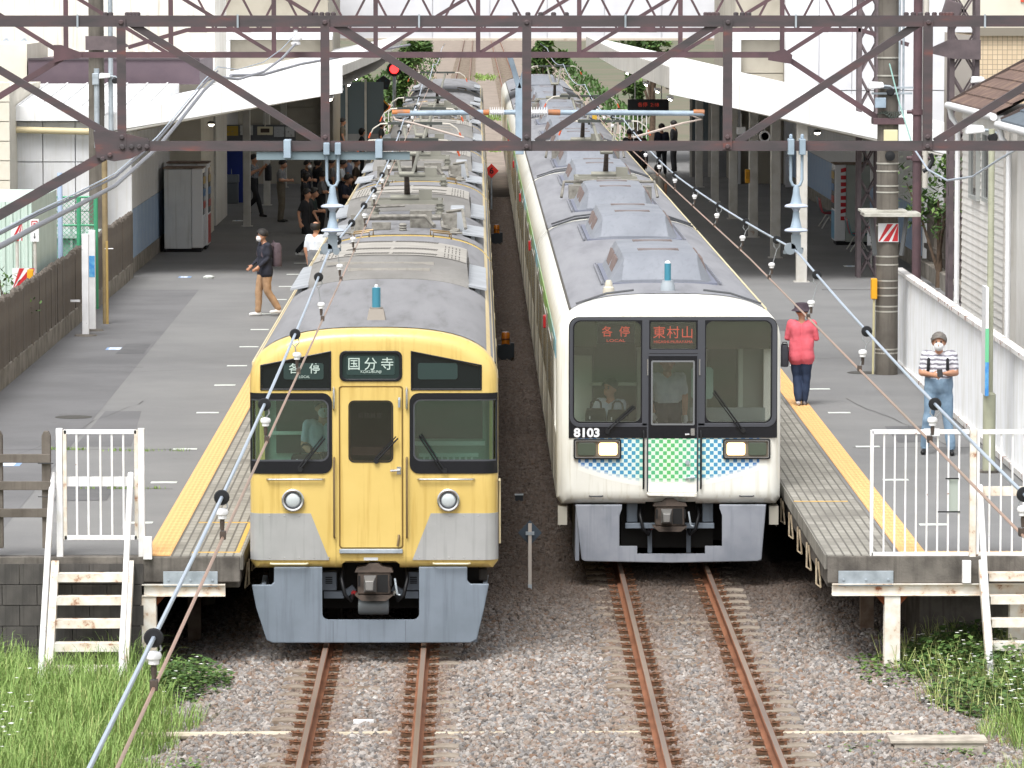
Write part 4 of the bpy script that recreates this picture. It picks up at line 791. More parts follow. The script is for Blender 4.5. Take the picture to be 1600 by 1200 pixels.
m = MB(); m.box(-.93,-.36,1.93,1.97,1.6,2.85); obj('bulkhead_window', m, mat('bulk_olive','#3c4a35',.25), WT); m = MB(); m.box(.6,.98,1.93,1.97,1.7,2.85); obj('bulkhead_window', m, mat('bulk_olive','#3c4a35',.25), WT)
m = MB(); m.prism(rrect(.33,.62,2.2,2.62,.05), 1.0, 1.02); obj('hanging_cloth', m, mat('cloth_mint','#a9cdbf',.8), WT)
LIV = None
def livery_mat():
    m = bpy.data.materials.new('livery_gradient'); m.use_nodes = True; N, L = m.node_tree.nodes, m.node_tree.links; b = N['Principled BSDF']; b.inputs['Roughness'].default_value = .4
    tc = N.new('ShaderNodeTexCoord'); sp = N.new('ShaderNodeSeparateXYZ'); L.new(tc.outputs['Object'], sp.inputs[0]); mr = N.new('ShaderNodeMapRange'); mr.inputs['From Max'].default_value = 19.7; L.new(sp.outputs[1], mr.inputs['Value'])
    r = N.new('ShaderNodeValToRGB'); L.new(mr.outputs[0], r.inputs[0]); e = r.color_ramp.elements; e[0].color = (*lin('#7fb0c8'),1); e[1].color = (*lin('#8fb7c4'),1); q = e.new(.4); q.color = (*lin('#7fab5c'),1); q = e.new(.75); q.color = (*lin('#86b070'),1); L.new(r.outputs[0], b.inputs['Base Color']); return m
LIV = livery_mat()
def ac_white(cb, y0, y1):
    w, wt, h = .70, .53, .36; n = 10
    def sec(y, k, hh): return [(-w*1.0,y,rz2(w)+.02)]+[(-wt*k+2*wt*k*i/n, y, VC+hh+.03*(1-(2*i/n-1)**2)) for i in range(n+1)]+[(w*1.0,y,rz2(w)+.02)]
    m = MB(); m.loft([[(x,y0,z*.0+min(z,rz2(x)+.05)) for x, y, z in sec(y0,1,h)], sec(y0+.32,.93,h-.06), sec(y0+.5,.96,h), sec(y1-.4,.96,h), [(x,y1,min(z,rz2(x)+.12)) for x, y, z in sec(y1,1,h)]]); a = obj('air_conditioner', m, ACB, cb, smooth=28)
    m = MB(); m.box(-w-.05,w+.05,y0-.04,y1+.04,rz2(w)-.02,rz2(w)+.035); obj('base_flange', m, mat('flange_dark','#6d7180',.6), a)
    m = MB()
    for yy in (y0+1.0,y1-1.1):
        for i in range(30): x = -.27+.54*i/29; m.box(x-.005,x+.005,yy,yy+.42,VC+h+.018,VC+h+.034)
    for s in (-1,1):
        for yy in (y0+.9,y0+2.4):
            for i in range(5): m.bar((s*.635,yy+i*.22,VC+.1),(s*.575,yy+i*.22,VC+.29),.1,.03)
    obj('louvre', m, mat('louvre_brown','#7a6c68',.8), a, kind='stuff')
    m = MB()
    for s in (-1,1):
        for i in range(14): m.box(s*(w+.08)-.012,s*(w+.08)+.012,y0+.1+i*(y1-y0-.2)/13,y0+.16+i*(y1-y0-.2)/13,rz2(w)-.02,rz2(w)+.05)
        m.box(s*(w+.10)-.012,s*(w+.10)+.012,y0,y1,rz2(w+.1)+.03,rz2(w+.1)+.05)
    obj('edge_rack', m, mat('rack_grey','#7b7d85',.6), a, kind='stuff')
    return a
proto_w = {}; sh_w = {}
for k in range(7):
    y0 = 20.0*k
    if k == 0: cb = wb
    elif 'o' not in sh_w: cb = sh_w['o'] = obj('car_body', body_mesh(pr2, .1, CL, W2, V0, VC, False), CREAM, WT, smooth=28, loc=(0,y0,0))
    else: cb = pcopy(sh_w['o'], WT, (0,y0,0))
    roof_sheet(cb, rz2, .42 if k == 0 else .12, CL-.12, 1.27, ROOFB)
    for s in (-1,1): g = MB(); g.box(s*1.27-.012,s*1.27+.012,.42 if k==0 else .1,CL-.1,rz2(1.27)-.01,rz2(1.27)+.025); obj('roof_edge', g, GUT if s<0 else LIPC, cb)
    if k < 5: ac_white(cb, 2.6, 6.9); ac_white(cb, 13.4, 17.7)
    else: ac_white(cb, 2.6, 6.9)
    if k in (1,2,4): panto(cb, 10.2, VC, 5.0, mat('panto_grey','#8b8a80')) ; q = MB(); q.box(-.2,.25,8.3,8.6,VC,VC+.35); q.box(-.75,-.35,7.6,8.4,VC-.03,VC+.22); q.box(.4,.8,7.7,8.3,VC-.03,VC+.2); q.tube([(-.9,7.4,VC+.02),(-.85,7.6,VC+.3),(-.5,7.7,VC+.3)], .03, 8); q.tube([(.9,7.4,VC+.02),(.85,7.6,VC+.3),(.5,7.7,VC+.3)], .03, 8); q.tube([(-.55,7.5,VC+.33),(.55,7.5,VC+.33)], .025, 6); obj('roof_equipment', q, mat('roof_gear_grey','#84827b'), cb, smooth=40)
    for s in (-1,1):
        for yy in (.25,CL-.3):
            h = MB(); h.tube([(s*1.2,yy,rz2(1.2)+.05),(s*.8,yy,rz2(.8)+.06),(s*.45,yy,rz2(.45)+.07)], .016, 6); obj('roof_cable', h, SEAL, cb, smooth=50)
    if k < 5:
        side_kit(cb, W2, CL, proto_w, None, k == 0, V0, VS2+.2, SIDEG, (-1,1), IVORY2)
        for s in (-1,1):
            b = MB(); b.box(s*W2-.006,s*W2+.006,.5 if k==0 else .05,CL-.05,2.78,3.02); obj('stripe', b, LIV, cb)
            b = MB(); b.box(s*W2-.05,s*W2+.05,8.9,9.1,2.55,2.74); obj('side_lamp', b, REDL, cb, bevel=.015)
    if k < 6: g = MB(); g.box(-1.1,1.1,CL,20.0,1.0,3.1); obj('gangway', g, BLACK, cb)
    if k: u = MB(); u.box(-1.2,1.2,.4,CL-.4,.35,V0+.1); obj('underframe', u, mat('underframe_dark','#242322'), cb)
m = MB(); m.lathe([(.10,0),(.09,.1),(.075,.13),(.075,.15)], 14, (.02,1.0,VC-.01)); an = obj('antenna', m, mat('antenna_grey','#98a0a6',.6), WT, smooth=30)
m = MB(); m.lathe([(.043,.14),(.043,.36),(.03,.37)], 16, (.02,1.0,VC)); obj('antenna_tube', m, mat('teal_tube','#3f7f93'), an, smooth=40)
m = MB(); m.lathe([(.04,.365),(.03,.39),(.005,.4)], 10, (.02,1.0,VC)); obj('antenna_tip', m, WHT, an)
m = MB(); m.lathe([(.075,0),(.08,.03),(.07,.1),(.05,.12),(.05,.16),(.03,.2)], 14, (wx(952)+.01,.75,rz2(.8)-.0)); obj('whistle', m, mat('antenna_ivory','#bdb7a8',.6), WT, smooth=30)
# ------------------------------------------------------------------ gantries, poles, wires
def truss_mat():
    m = bpy.data.materials.new('gantry_paint'); m.use_nodes = True; N, L = m.node_tree.nodes, m.node_tree.links; b = N['Principled BSDF']; b.inputs['Roughness'].default_value = .65
    tc = N.new('ShaderNodeTexCoord'); mp = N.new('ShaderNodeMapping'); mp.inputs['Scale'].default_value = (1.2,6,5); L.new(tc.outputs['Object'], mp.inputs[0])
    def nz(sc, d, v): n = N.new('ShaderNodeTexNoise'); n.inputs['Scale'].default_value = sc; n.inputs['Detail'].default_value = d; L.new(v, n.inputs['Vector']); return n.outputs[0]
    r = N.new('ShaderNodeValToRGB'); L.new(nz(2.2,6,mp.outputs[0]), r.inputs[0]); e = r.color_ramp.elements; e[0].position = .3; e[0].color = (*lin('#3b383a'),1); e[1].position = .74; e[1].color = (*lin('#6e433d'),1); q = e.new(.5); q.color = (*lin('#483f42'),1); q = e.new(.62); q.color = (*lin('#503f41'),1)
    L.new(r.outputs[0], b.inputs['Base Color']); bp = N.new('ShaderNodeBump'); bp.inputs['Strength'].default_value = .2; bp.inputs['Distance'].default_value = .004; L.new(nz(40,4,tc.outputs['Object']), bp.inputs['Height']); L.new(bp.outputs[0], b.inputs['Normal']); return m
GAN = truss_mat(); GAN2 = mat('gantry_paint_far', '#5b454a', .7, c2='#4a3c40', scale=2); GAN3 = mat('gantry_grey_steel', '#665b5e', .7, c2='#534b4e', scale=3)
INS = mat('insulator_pale', '#b9c2d6', .3, c2='#a7b1c8', scale=8, spec=.6); PORC = mat('porcelain', '#e6e6e8', .2, spec=.6)
def bolts(m, pts, y, r=.022):
    for x, z in pts: m.lathe([(r,-.03),(r,-.012),(r*.7,0)][::-1] and [(r*.7,-.035),(r,-.028),(r,.0)], 8, (x,y,z), 'y')
# near gantry
GA = 39.6; GT = thing('overhead_gantry', 'near brown steel truss gantry crossing the whole picture above both trains', 'gantry', (0,GA,0))
def gx(px, py=130): return at(px,py,GA).x
def gz(py, px=800): return at(px,py,GA).z
zu, zl = gz(33), gz(228); xl, xr = gx(-260), gx(1900); t = .09
def lsec(name, p0, p1, w=.085, th=.012, flip=1, up=(0,-1,0)):       # rolled angle: face towards the camera plus a flange going back
    m = MB(); p0 = Vector(p0); p1 = Vector(p1); d = (p1-p0).normalized(); n = Vector((-d.z,0,d.x))
    if n.z < 0 or (abs(n.z) < 1e-6 and n.x < 0): n = -n
    n = n*flip
    def strip(a0, a1, y0, y1):
        q = [p0+n*a0+Vector((0,y0,0)), p0+n*a1+Vector((0,y0,0)), p0+n*a1+Vector((0,y1,0)), p0+n*a0+Vector((0,y1,0))]; e = [v+(p1-p0) for v in q]
        m.loft([q,e])
    strip(-w/2, w/2, 0, th); strip(w/2-th, w/2, th, w); return obj(name, m, GAN, GT)
for dy, nm in ((0,'front'),):
    o = lsec('upper_chord', (xl,dy,zu), (xr,dy,zu), .095, .014, 1); o = lsec('lower_chord', (gx(186),dy,zl), (xr,dy,zl), .085, .014, -1)
xs = [190, 508, 823, 1137, 1450, 1766]
for i, px in enumerate(xs):
    X = gx(px)
    for dy in (0,):
        m = MB(); m.box(X-.038,X+.038,dy-.016,dy-.002,zl-.03,zu+.02); m.box(X-.038,X-.026,dy-.002,dy+.06,zl-.03,zu+.02); v = obj('vertical', m, GAN, GT)
        if dy == 0:
            for zz in (zl-.005,zl+.075,zu-.01,): b = MB(); b.lathe([(.014,-.032),(.022,-.026),(.022,-.014)], 8, (X,0,zz), 'y'); obj('bolt', b, GAN, v)
# diagonals fall towards the middle post
for dy in (0,):
    lsec('diagonal', (gx(-130),dy+.02,zu), (gx(180),dy+.02,zl+.06), .062, .010, 1)
    lsec('diagonal', (gx(205),dy+.02,zu-.02), (gx(500),dy+.02,zl+.03), .062, .010, 1) if dy == 0 else None
    lsec('diagonal', (gx(523),dy+.02,zu-.02), (gx(812),dy+.02,zl+.03), .062, .010, 1) if dy == 0 else None
    lsec('diagonal', (gx(1120),dy+.02,zu-.02), (gx(838),dy+.02,zl+.03), .062, .010, 1) if dy == 0 else None
    lsec('diagonal', (gx(1436),dy+.02,zu-.02), (gx(1152),dy+.02,zl+.03), .062, .010, 1) if dy == 0 else None
    lsec('diagonal', (gx(1760),dy+.02,zu-.02), (gx(1462),dy+.02,zl+.03), .062, .010, 1) if dy == 0 else None
lsec('knee_brace', (gx(182),.02,zl-.02), (gx(-180),.02,gz(435)), .085, .014, 1)
m = MB(); m.prism([(gx(145),gz(205)),(gx(170),gz(203)),(gx(232),zl+.06),(gx(232),zl-.02),(gx(206),gz(247)),(gx(178),gz(252)),(gx(150),gz(246))], -.012, .012); gp = obj('gusset_plate', m, GAN, GT)
for px, py in ((160,248),(171,242),(205,229),(217,229),(229,229),(191,230)): b = MB(); b.lathe([(.014,-.034),(.022,-.028),(.022,-.012)], 8, (gx(px),0,gz(py)), 'y'); obj('bolt', b, GAN, gp)
def bolt_row(px0, n, step):
    for i in range(n):
        b = MB(); X = gx(px0+i*step); b.lathe([(.022,0),(.022,.02),(.012,.028)], 8, (X,.05,zu+.048)); obj('bolt', b, GAN, GT)
bolt_row(165,2,8); bolt_row(199,4,5.5); bolt_row(485,5,9); bolt_row(805,5,20); bolt_row(1103,4,6); bolt_row(1150,3,10); bolt_row(1416,6,11); bolt_row(1475,3,6)
for px in (122,372,655,977,1243,1538): m = MB(); m.box(gx(px)-.008,gx(px)+.008,-.02,-.001,zu-.055,zu+.057); obj('splice_strap', m, STEEL_G, GT)
# gantry posts stand beyond both sides of the picture
for X in (gx(-240), gx(1880)): m = MB(); m.lathe([(.19,-1.0),(.16,7.6)], 20, (X,.25,0)); obj('post', m, CONC_L, GT, smooth=40)
# suspension insulators hung from the near gantry
def u_insulator(px, label, xoff=0):
    X = gx(px); K = .62; t = thing('suspension_insulator', label, 'insulator', (X,GA,zl), 0, 'insulators carrying the messenger wires')
    f = [gz(y)-zl for y in (240,300,317,322,329,331,345,349)]
    for s in (-1,1): m = MB(); m.box(s*.048-.026,s*.048+.026,-.07,.07,-.075,.06 if px > 800 else .03); m.lathe([(.016,.06),(.016,.09),(.008,.10)], 8, (s*.048,0,0)) if px > 800 else None; obj('clamp', m, BLUEGREY, t, bevel=.008)
    m = MB(); m.tube([(-.048,0,-.02),(-.048,0,-.29),(-.032,0,-.33),(0,0,-.345),(.032,0,-.33),(.048,0,-.29),(.048,0,-.02)], .013, 8); obj('u_bolt', m, BLUEGREY, t, smooth=50)
    for k in range(2):
        z = -.36-.205*k
        m = MB(); m.lathe([(.018,.03),(.027,.0),(.03,-.045),(.046,-.115),(.052,-.135)], 16, (0,0,z)); c = obj('cap', m, BLUEGREY, t, smooth=40)
        m = MB(); m.lathe([(.052,-.128),(.088,-.138),(.1,-.150),(.094,-.160),(.04,-.166),(.02,-.2)], 20, (0,0,z)); obj('disc', m, INS, c, smooth=40)
    z = -.36-.41; m = MB(); m.box(-.04,.04,-.03,.03,z-.1,z+.02); m.lathe([(.05,-.03),(.05,.03)], 12, (-.05,0,z-.1), 'y'); m.bar((-.1,-.02,z-.13),(.06,.1,z-.11),.03); m.lathe([(.03,-.04),(.03,.04)], 10, (.03,0,z-.12), 'y'); obj('wire_clamp', m, mat('clamp_steel','#8d97a0',.4,metal=.5), t, smooth=40)
    return X, zl+z-.11
for px in (449,592): m = MB(); X = gx(px); m.box(X-.03,X+.03,-.11,.13,zl-.1,zl+.055); obj('hanger_clamp', m, BLUEGREY, GT, bevel=.006)
m = MB(); m.bar((gx(400),.06,zl-.085),(gx(640),.06,zl-.085),.08,.065); obj('support_bar', m, mat('support_teal','#6f7f87',.6), GT)
IL = u_insulator(519, 'pale blue disc insulator hanging on a U bracket over the yellow train roof'); IR = u_insulator(1245, 'pale blue disc insulator hanging on a U bracket over the right platform')
# middle gantry, standing on the concrete pole of the right platform
GB = 78.2; BT = thing('overhead_gantry', 'second brown truss gantry behind the near one, resting on the concrete pole', 'gantry', (0,GB,0))
def bx_(px, py=60): return at(px,py,GB).x
def bz(py, px=800): return at(px,py,GB).z
b0, b1 = bz(86), bz(86)+1.06
def bpart(name, p0, p1, w=.1, h=.1, mt=None): m = MB(); m.bar(p0,p1,w,h,(0,1,0)); return obj(name, m, mt or GAN2, BT)
for dy in (0,.6):
    bpart('lower_chord', (bx_(100),dy,b0), (bx_(1225),dy,b0), .09, .1); bpart('upper_chord', (bx_(-80),dy,b1), (bx_(1420),dy,b1), .09, .1)
for i, px in enumerate((103,267,428,587,747,905,1063,1222)):
    bpart('vertical', (bx_(px),0,b0), (bx_(px),0,b1), .075, .075)
    if i < 7:
        a, c = (px, px+160) if i < 3 else (px+160, px); bpart('diagonal', (bx_(a),.02,b1), (bx_(c),.02,b0+.02), .06, .06)
bpart('diagonal', (bx_(-60),.02,b1), (bx_(98),.02,b0+.02), .07, .07); bpart('diagonal', (bx_(1380),.02,b1), (bx_(1228),.02,b0+.02), .07, .07)
bpart('knee_brace', (bx_(104),.02,b0), (bx_(-70),.02,bz(192)), .1, .1); bpart('knee_brace', (bx_(1222),.02,b0), (bx_(1376),.02,bz(187)), .09, .09)
m = MB(); m.prism([(bx_(84),bz(70)),(bx_(96),bz(70)),(bx_(128),bz(82)),(bx_(128),bz(90)),(bx_(98),bz(94)),(bx_(84),bz(98))], -.07, -.055); obj('gusset_plate', m, GAN2, BT); m = MB(); m.prism([(bx_(1200),bz(84)),(bx_(1225),bz(76)),(bx_(1238),bz(86)),(bx_(1236),bz(100)),(bx_(1200),bz(94))], -.07, -.055); obj('gusset_plate', m, GAN2, BT)
# drop post with insulated registration tubes
m = MB(); X = bx_(812,185); m.bar((X-.17,.25,b0),(X,.25,bz(140)),.09,.09); m.bar((X+.17,.25,b0),(X,.25,bz(140)),.09,.09); m.box(X-.07,X+.07,.2,.3,bz(242),bz(138)); obj('drop_post', m, BLUEGREY, BT, bevel=.01)
for s, xa, xb, xc in ((-1,788,764,612),(1,829,857,1102)):
    z = bz(176); m = MB(); n = 7; x0, x1 = bx_(xa), bx_(xb)
    prof = []
    for i in range(n): c = (x1-x0)*i/n; e = (x1-x0)/n; prof += [(.04,c),(.04,c+e*.3),(.09,c+e*.4),(.09,c+e*.55),(.04,c+e*.65)]
    m.lathe(prof, 12, (x0,.25,z), 'x'); ri = obj('rod_insulator', m, PORC, BT, smooth=40)
    m = MB(); m.tube([(X,.25,z),(x0,.25,z)], .04, 8); m.tube([(x1,.25,z),(bx_(xc),.25,z-.02)], .045, 10); rt = obj('registration_tube', m, BLUEGREY, BT, smooth=40)
    for a, c in (((764,755),(640,612)) if s < 0 else ((857,876),(1085,1102))): m = MB(); m.tube([(bx_(a),.25,z),(bx_(c),.25,z-.005)], .05, 10); obj('orange_sleeve', m, mat('sleeve_orange','#b5713f',.6,c2='#8f6a54',scale=8), rt, smooth=40)
    e = MB(); xe = bx_(xc); e.tube([(xe+ (-.0 if s<0 else -.3),.25,z-.02),(xe-s*.05-.0,.23,z-.12),(xe-s*.35,.2,z-.18),(xe-s*1.2,.15,5.06)], .02, 6); obj('steady_arm', e, mat('arm_pale','#b1a49b',.5), BT, smooth=50)
# concrete pole of the right platform with its fittings
pb = onz(1386,586,PZ); PT = thing('concrete_pole', 'thick grey concrete pole standing on the right platform with bands and striped plate', 'pole', (pb.x,GB,0))
def qx(px, py): return at(px,py,GB).x-pb.x
def qz(py): return at(1386,py,GB).z
m = MB(); m.lathe([(.185,.9),(.19,PZ),(.165,9.5)], 28); obj('shaft', m, mat('pole_concrete','#6a655e',.85,c2='#57524c',scale=2,streak='#45413c'), PT, smooth=40)
for py in (335,352,400,413,438,449,461,478,486,545,551,300,290,255,267,118,90): m = MB(); r = .182; m.lathe([(r,-.012),(r+.008,-.012),(r+.008,.012),(r,.012)], 24, (0,0,qz(py))); obj('band', m, mat('band_steel','#b9b7ae',.4,metal=.5), PT)
m = MB(); m.box(-.17,.17,-.215,-.2,qz(377),qz(348)); sp = obj('striped_plate', m, WHT, PT)
for k in range(3):
    m = MB(); x = -.17+.15*k; z0, z1 = qz(376), qz(349); h = z1-z0
    pts = [(max(-.165,min(.165,x-.07)),z0),(max(-.165,min(.165,x+.03)),z0),(max(-.165,min(.165,x+.25)),z1),(max(-.165,min(.165,x+.15)),z1)]
    m.prism(pts, -.218, -.2145); obj('red_stripe', m, mat('sign_red','#b5272e',.5), sp)
m = MB(); m.box(-.42,.52,-.45,.4,qz(337),qz(331)); m.box(-.46,.3,-.3,.42,qz(331)+.0,qz(329)+.02); obj('small_roof', m, mat('shelf_pale','#b7b6ae',.6,c2='#9d9b92',scale=5), PT, bevel=.006)
for s in (-1,1): m = MB(); m.bar((s*.3,-.25,qz(337)),(s*.22,-.2,qz(398)),.05,.06); obj('roof_stay', m, mat('stay_dark','#55585a',.6), PT)
m = MB(); m.box(-.26,.26,-.24,.24,qz(194),qz(184)); obj('bracket_collar', m, GAN2, PT, bevel=.006)
m = MB(); m.box(-.09,.14,-.3,-.17,qz(226),qz(202)); obj('junction_box', m, mat('box_cream','#cfc9a3',.5), PT, bevel=.01)
m = MB(); m.box(-.24,-.06,-.3,-.18,qz(168),qz(152)); obj('grey_box', m, BLUEGREY, PT, bevel=.01)
m = MB(); m.lathe([(.02,-.03),(.085,-.02),(.085,.02),(.02,.03)], 14, (.02,-.2,qz(243)), 'y'); obj('cable_coil', m, BLACK, PT)
for px in (1404,1410): m = MB(); m.tube([(qx(px,20),-.19,9),(qx(px,120),-.19,qz(180))], .018, 8); obj('conduit', m, STEEL_G, PT, smooth=50)
m = MB()
for k in range(9): a = k*.7; m.tube([(-.2+.04*k,-.2,qz(178)+.05*math.sin(a)),(-.12+.04*k,-.24,qz(181)+.05*math.cos(a)),(-.05+.03*k,-.2,qz(174))], .012, 5)
obj('cable_tangle', m, mat('tangle_dark','#3f4540',.8), PT, kind='stuff')
m = MB(); m.box(-.30,.38,-.23,-.2,qz(147),qz(144)); m.box(-.28,.4,-.23,-.2,qz(138),qz(135)); obj('mount_bar', m, STEEL_G, PT)
m = MB(); m.box(-.28,-.18,-.25,-.08,qz(466),qz(434)); yb = obj('yellow_box', m, mat('box_yellow','#d59a1e',.5), PT, bevel=.012)
m = MB(); m.tube([(-.23,-.2,qz(466)),(-.24,-.2,PZ+.02)], .02, 8); obj('yellow_box_conduit', m, mat('conduit_olive','#b7b08c',.6), PT, smooth=50)
lamp = MB(); lamp.box(-.14,.12,-.1,.1,-.05,.06)
def flood(px, py, Y, label, rz=0):
    p = at(px,py,Y); t = thing('floodlight', label, 'lamp', p, rz, 'white floodlights on poles'); m = MB(); m.loft([[(-.16,-.11,-.06),(.1,-.11,-.03),(.1,.11,-.03),(-.16,.11,-.06)],[(-.14,-.1,.07),(.08,-.1,.06),(.08,.1,.06),(-.14,.1,.07)]]); obj('housing', m, WHT, t, bevel=.02)
    m = MB(); m.tube([(.08,0,0),(.2,0,-.01),(.26,0,-.05)], .02, 8); obj('arm', m, STEEL_G, t); m = MB(); m.lathe([(.05,-.02),(.07,0),(.05,.02)], 12, (.2,-.08,-.1), 'y'); obj('cable_loop', m, BLACK, t)
flood(1372,134,GB-.25,'white floodlight on the concrete pole of the right platform'); 
# far lattice gantry
GC = 104.0; CT = thing('lattice_gantry', 'far brown lattice gantry with zigzag bracing under the white footbridge', 'gantry', (0,GC,0))
def cx_(px, py=45): return at(px,py,GC).x
def cz(py): return at(800,py,GC).z
c0 = cz(47); c1 = c0+.95
for dy in (0,.8):
    for z in (c0,c1): m = MB(); m.bar((cx_(290),dy,z),(cx_(1345),dy,z),.09,.09); obj('chord', m, GAN2, CT)
n = 30; pts = [cx_(300+i*35) for i in range(n)]
for i in range(n-1): m = MB(); z = (c0,c1) if i % 2 else (c1,c0); m.bar((pts[i],0,z[0]),(pts[i+1],0,z[1]),.05,.05); obj('brace', m, GAN2, CT)
for px in (310,378,442,890,1012,1280): m = MB(); m.prism([(cx_(px-14),c0-.05),(cx_(px+14),c0-.05),(cx_(px+10),c0+.16),(cx_(px-10),c0+.16)], -.07,-.055); obj('gusset_plate', m, GAN2, CT)
m = MB(); m.bar((cx_(292),.02,c0),(cx_(200),.02,cz(74)),.09,.12,(0,1,0)); m.bar((cx_(1345),.02,c0),(cx_(1420),.02,cz(70)),.09,.12,(0,1,0)); obj('end_arch', m, GAN2, CT)
m = MB(); m.prism([(cx_(135),cz(78)),(cx_(180),cz(78)),(cx_(205),cz(72)),(cx_(180),cz(56)),(cx_(135),cz(56))], -.30,-.27); obj('pole_bracket', m, GAN3, CT)
m = MB(); X = cx_(151,150); m.lathe([(.20,-.6),(.16,9)], 24, (X,0,0)); obj('concrete_post', m, mat('pole_concrete','#6a655e'), CT, smooth=40)
m = MB(); m.tube([(X+.33,-.2,4.2),(X+.33,-.2,9)], .055, 10); m.tube([(X+.02,-.24,4.0),(X+.02,-.24,5.75)], .06, 10); obj('conduit', m, STEEL_G, CT, smooth=40)
m = MB(); m.box(X-.07,X+.07,-.32,-.2,cz(132),cz(114)); obj('conduit_box', m, STEEL_G, CT, bevel=.01)
flood(166,119,GC-.3,'white floodlight on the left concrete pole'); 
def lattice(px0, px1, Y, z0, z1, label, step=.75, mt=GAN3, dep=.45):
    x0, x1 = at(px0,200,Y).x, at(px1,200,Y).x; t = thing('lattice_tower', label, 'tower', ((x0+x1)/2,Y,0)); w = (x1-x0)/2
    for sx in (-1,1):
        for yy in (0,dep): m = MB(); m.bar((sx*w,yy,z0),(sx*w,yy,z1),.09,.09); obj('leg', m, mt, t)
    z = z0; k = 0
    while z+step < z1:
        for (xa,ya,xb,yb) in ((-w,0,w,0),(w,dep,-w,dep),(-w,dep,-w,0),(w,0,w,dep)):
            m = MB(); m.bar((xa,ya,z),(xb,yb,z+step),.035,.035); obj('brace', m, mt, t)
            if ya == yb: m = MB(); m.bar((xb,ya,z),(xa,yb,z+step),.035,.035); obj('brace', m, mt, t)
        z += step
    return t
lattice(1343,1371,GC,-.4,c1+2.2,'narrow lattice steel mast left of the thick concrete pole'); 
LT = lattice(1487,1526,90.0,-.5,9.5,'tall lattice steel tower behind the brown tiled house roof', .8, GAN3, .5)
m = MB(); o = LT.location; P = lambda px, py: (at(px,py,89.9).x-o.x, at(px,py,89.9).z)
m.prism([P(1453,75),P(1482,62),P(1532,62),P(1532,93),P(1490,92),P(1456,84)], -.16, -.10); obj('gusset_plate', m, GAN3, LT)
m = MB(); m.bar((P(1475,10)[0],-.1,P(1475,10)[1]),(P(1500,18)[0],-.1,P(1500,18)[1]),.3,.3); obj('cross_arm', m, GAN3, LT, bevel=.02)
p = at(1433,250,88.0); t = thing('steel_mast', 'slim brown round steel mast right of the thick concrete pole', 'mast', (p.x,88,0)); m = MB(); m.lathe([(.085,-.4),(.085,9.5)], 14); obj('tube', m, GAN2, t, smooth=40)
for py in (175,247): m = MB(); z = at(1433,py,88).z; m.tube([(-.2,0,z),(.26,0,z)], .035, 8); m.lathe([(.11,-.05),(.11,.05)], 14, (0,0,z)); obj('clamp', m, GAN2, t, smooth=40)
m = MB(); x = at(1446,150,88).x-p.x; m.tube([(x,0,3.8),(x,0,9.5)], .06, 10); obj('conduit', m, mat('conduit_pale','#bdb9b1',.6), t, smooth=40)
# ------------------------------------------------------------------ wires
WIRE = mat('messenger_wire', '#b6c3d2', .4, metal=.5); CWIRE = mat('contact_wire', '#b08f7c', .4, metal=.4, c2='#9a8472', scale=2, stretch=(1,.2,1)); HANG = mat('hanger_steel', '#9da0a2', .5, metal=.4)
def catenary(xc, xa, IX, IZ, nm, group, dists, side):
    msg = thing('messenger_wire', nm[0], 'wire', (0,0,0)); con = thing('contact_wire', nm[1], 'wire', (0,0,0))
    def mx(y): return IX+(xa(y)-IX)*min(1,abs(y-GA)/20)
    def mz(y):
        if y < GA: return 5.19+(IZ-5.19)*(max(0,(y-20))/(GA-20))**2
        for a, b in ((GA,GB),(GB,104),(104,130),(130,160),(160,400)):
            if y <= b: c = (a+b)/2; return 5.19+(IZ-5.19)*((y-c)/(b-c))**2
        return IZ
    ys = [8+1.0*i for i in range(170)]
    m = MB(); m.tube([(mx(y),y,mz(y)) for y in ys], .0098, 6); obj('strand', m, WIRE, msg, smooth=60)
    m = MB(); m.tube([(xa(y),y,5.0) for y in ys], .008, 6); obj('strand', m, CWIRE, con, smooth=60)
    grip = None
    ORD = ('nearest',)+tuple(w+' nearest' for w in 'second third fourth fifth sixth seventh eighth ninth tenth eleventh twelfth thirteenth fourteenth fifteenth sixteenth seventeenth eighteenth'.split())
    for iy, y in enumerate(dists):
        z = mz(y); x = mx(y); big = y < 45; t = thing('dropper', ORD[iy]+' '+nm[2], 'dropper', (x,y,z), 0, group)
        m = MB(); m.lathe([(.014,-.012),(.033,-.011),(.038,0),(.033,.011),(.014,.012)], 16, (0,0,0), 'y'); obj('sleeve', m, BLACK, t, smooth=40)
        dz = z-5.0; dx = xa(y)-x; l = min(.09,dz*.4)
        m = MB(); m.tube([(-.02,0,-.01),(-.028,0,-l*.6),(0,0,-l),(.028,0,-l*.6),(.02,0,-.01)], .004, 5); obj('loop', m, HANG, t)
        m = MB(); m.tube([(0,0,-l),(dx,0,-dz+.02)], .004, 5); obj('rod', m, HANG, t)
        q = max(.05, dz-.115); k = q/dz
        m = MB(); m.lathe([(.010,.026),(.026,.02),(.031,.008),(.028,-.004),(.021,-.008),(.021,-.024),(.012,-.028)], 14, (dx*k,0,-q)); obj('insulator', m, PORC, t, smooth=40); m = MB(); m.lathe([(.009,-.026),(.012,-.04),(.009,-.08)], 8, (dx*k,0,-q)); obj('pin', m, COUP, t)
        m = MB(); m.box(dx-.014,dx+.014,-.03,.03,-dz-.008,-dz+.03); obj('wire_clip', m, COUP, t)
catenary(XL, lambda y: -1.22, IL[0]-.03, IL[1], ('pale messenger wire with black sleeves running over the yellow train','tan contact wire under the messenger over the yellow train','dropper with black sleeve and white insulator over the yellow train'), 'droppers over the left track', (17.5,22.3,27.0,31.8,36.8,41.8,46.3,51.0,55.5,60,64.5,69,73.5,83,88,93,98), -1)
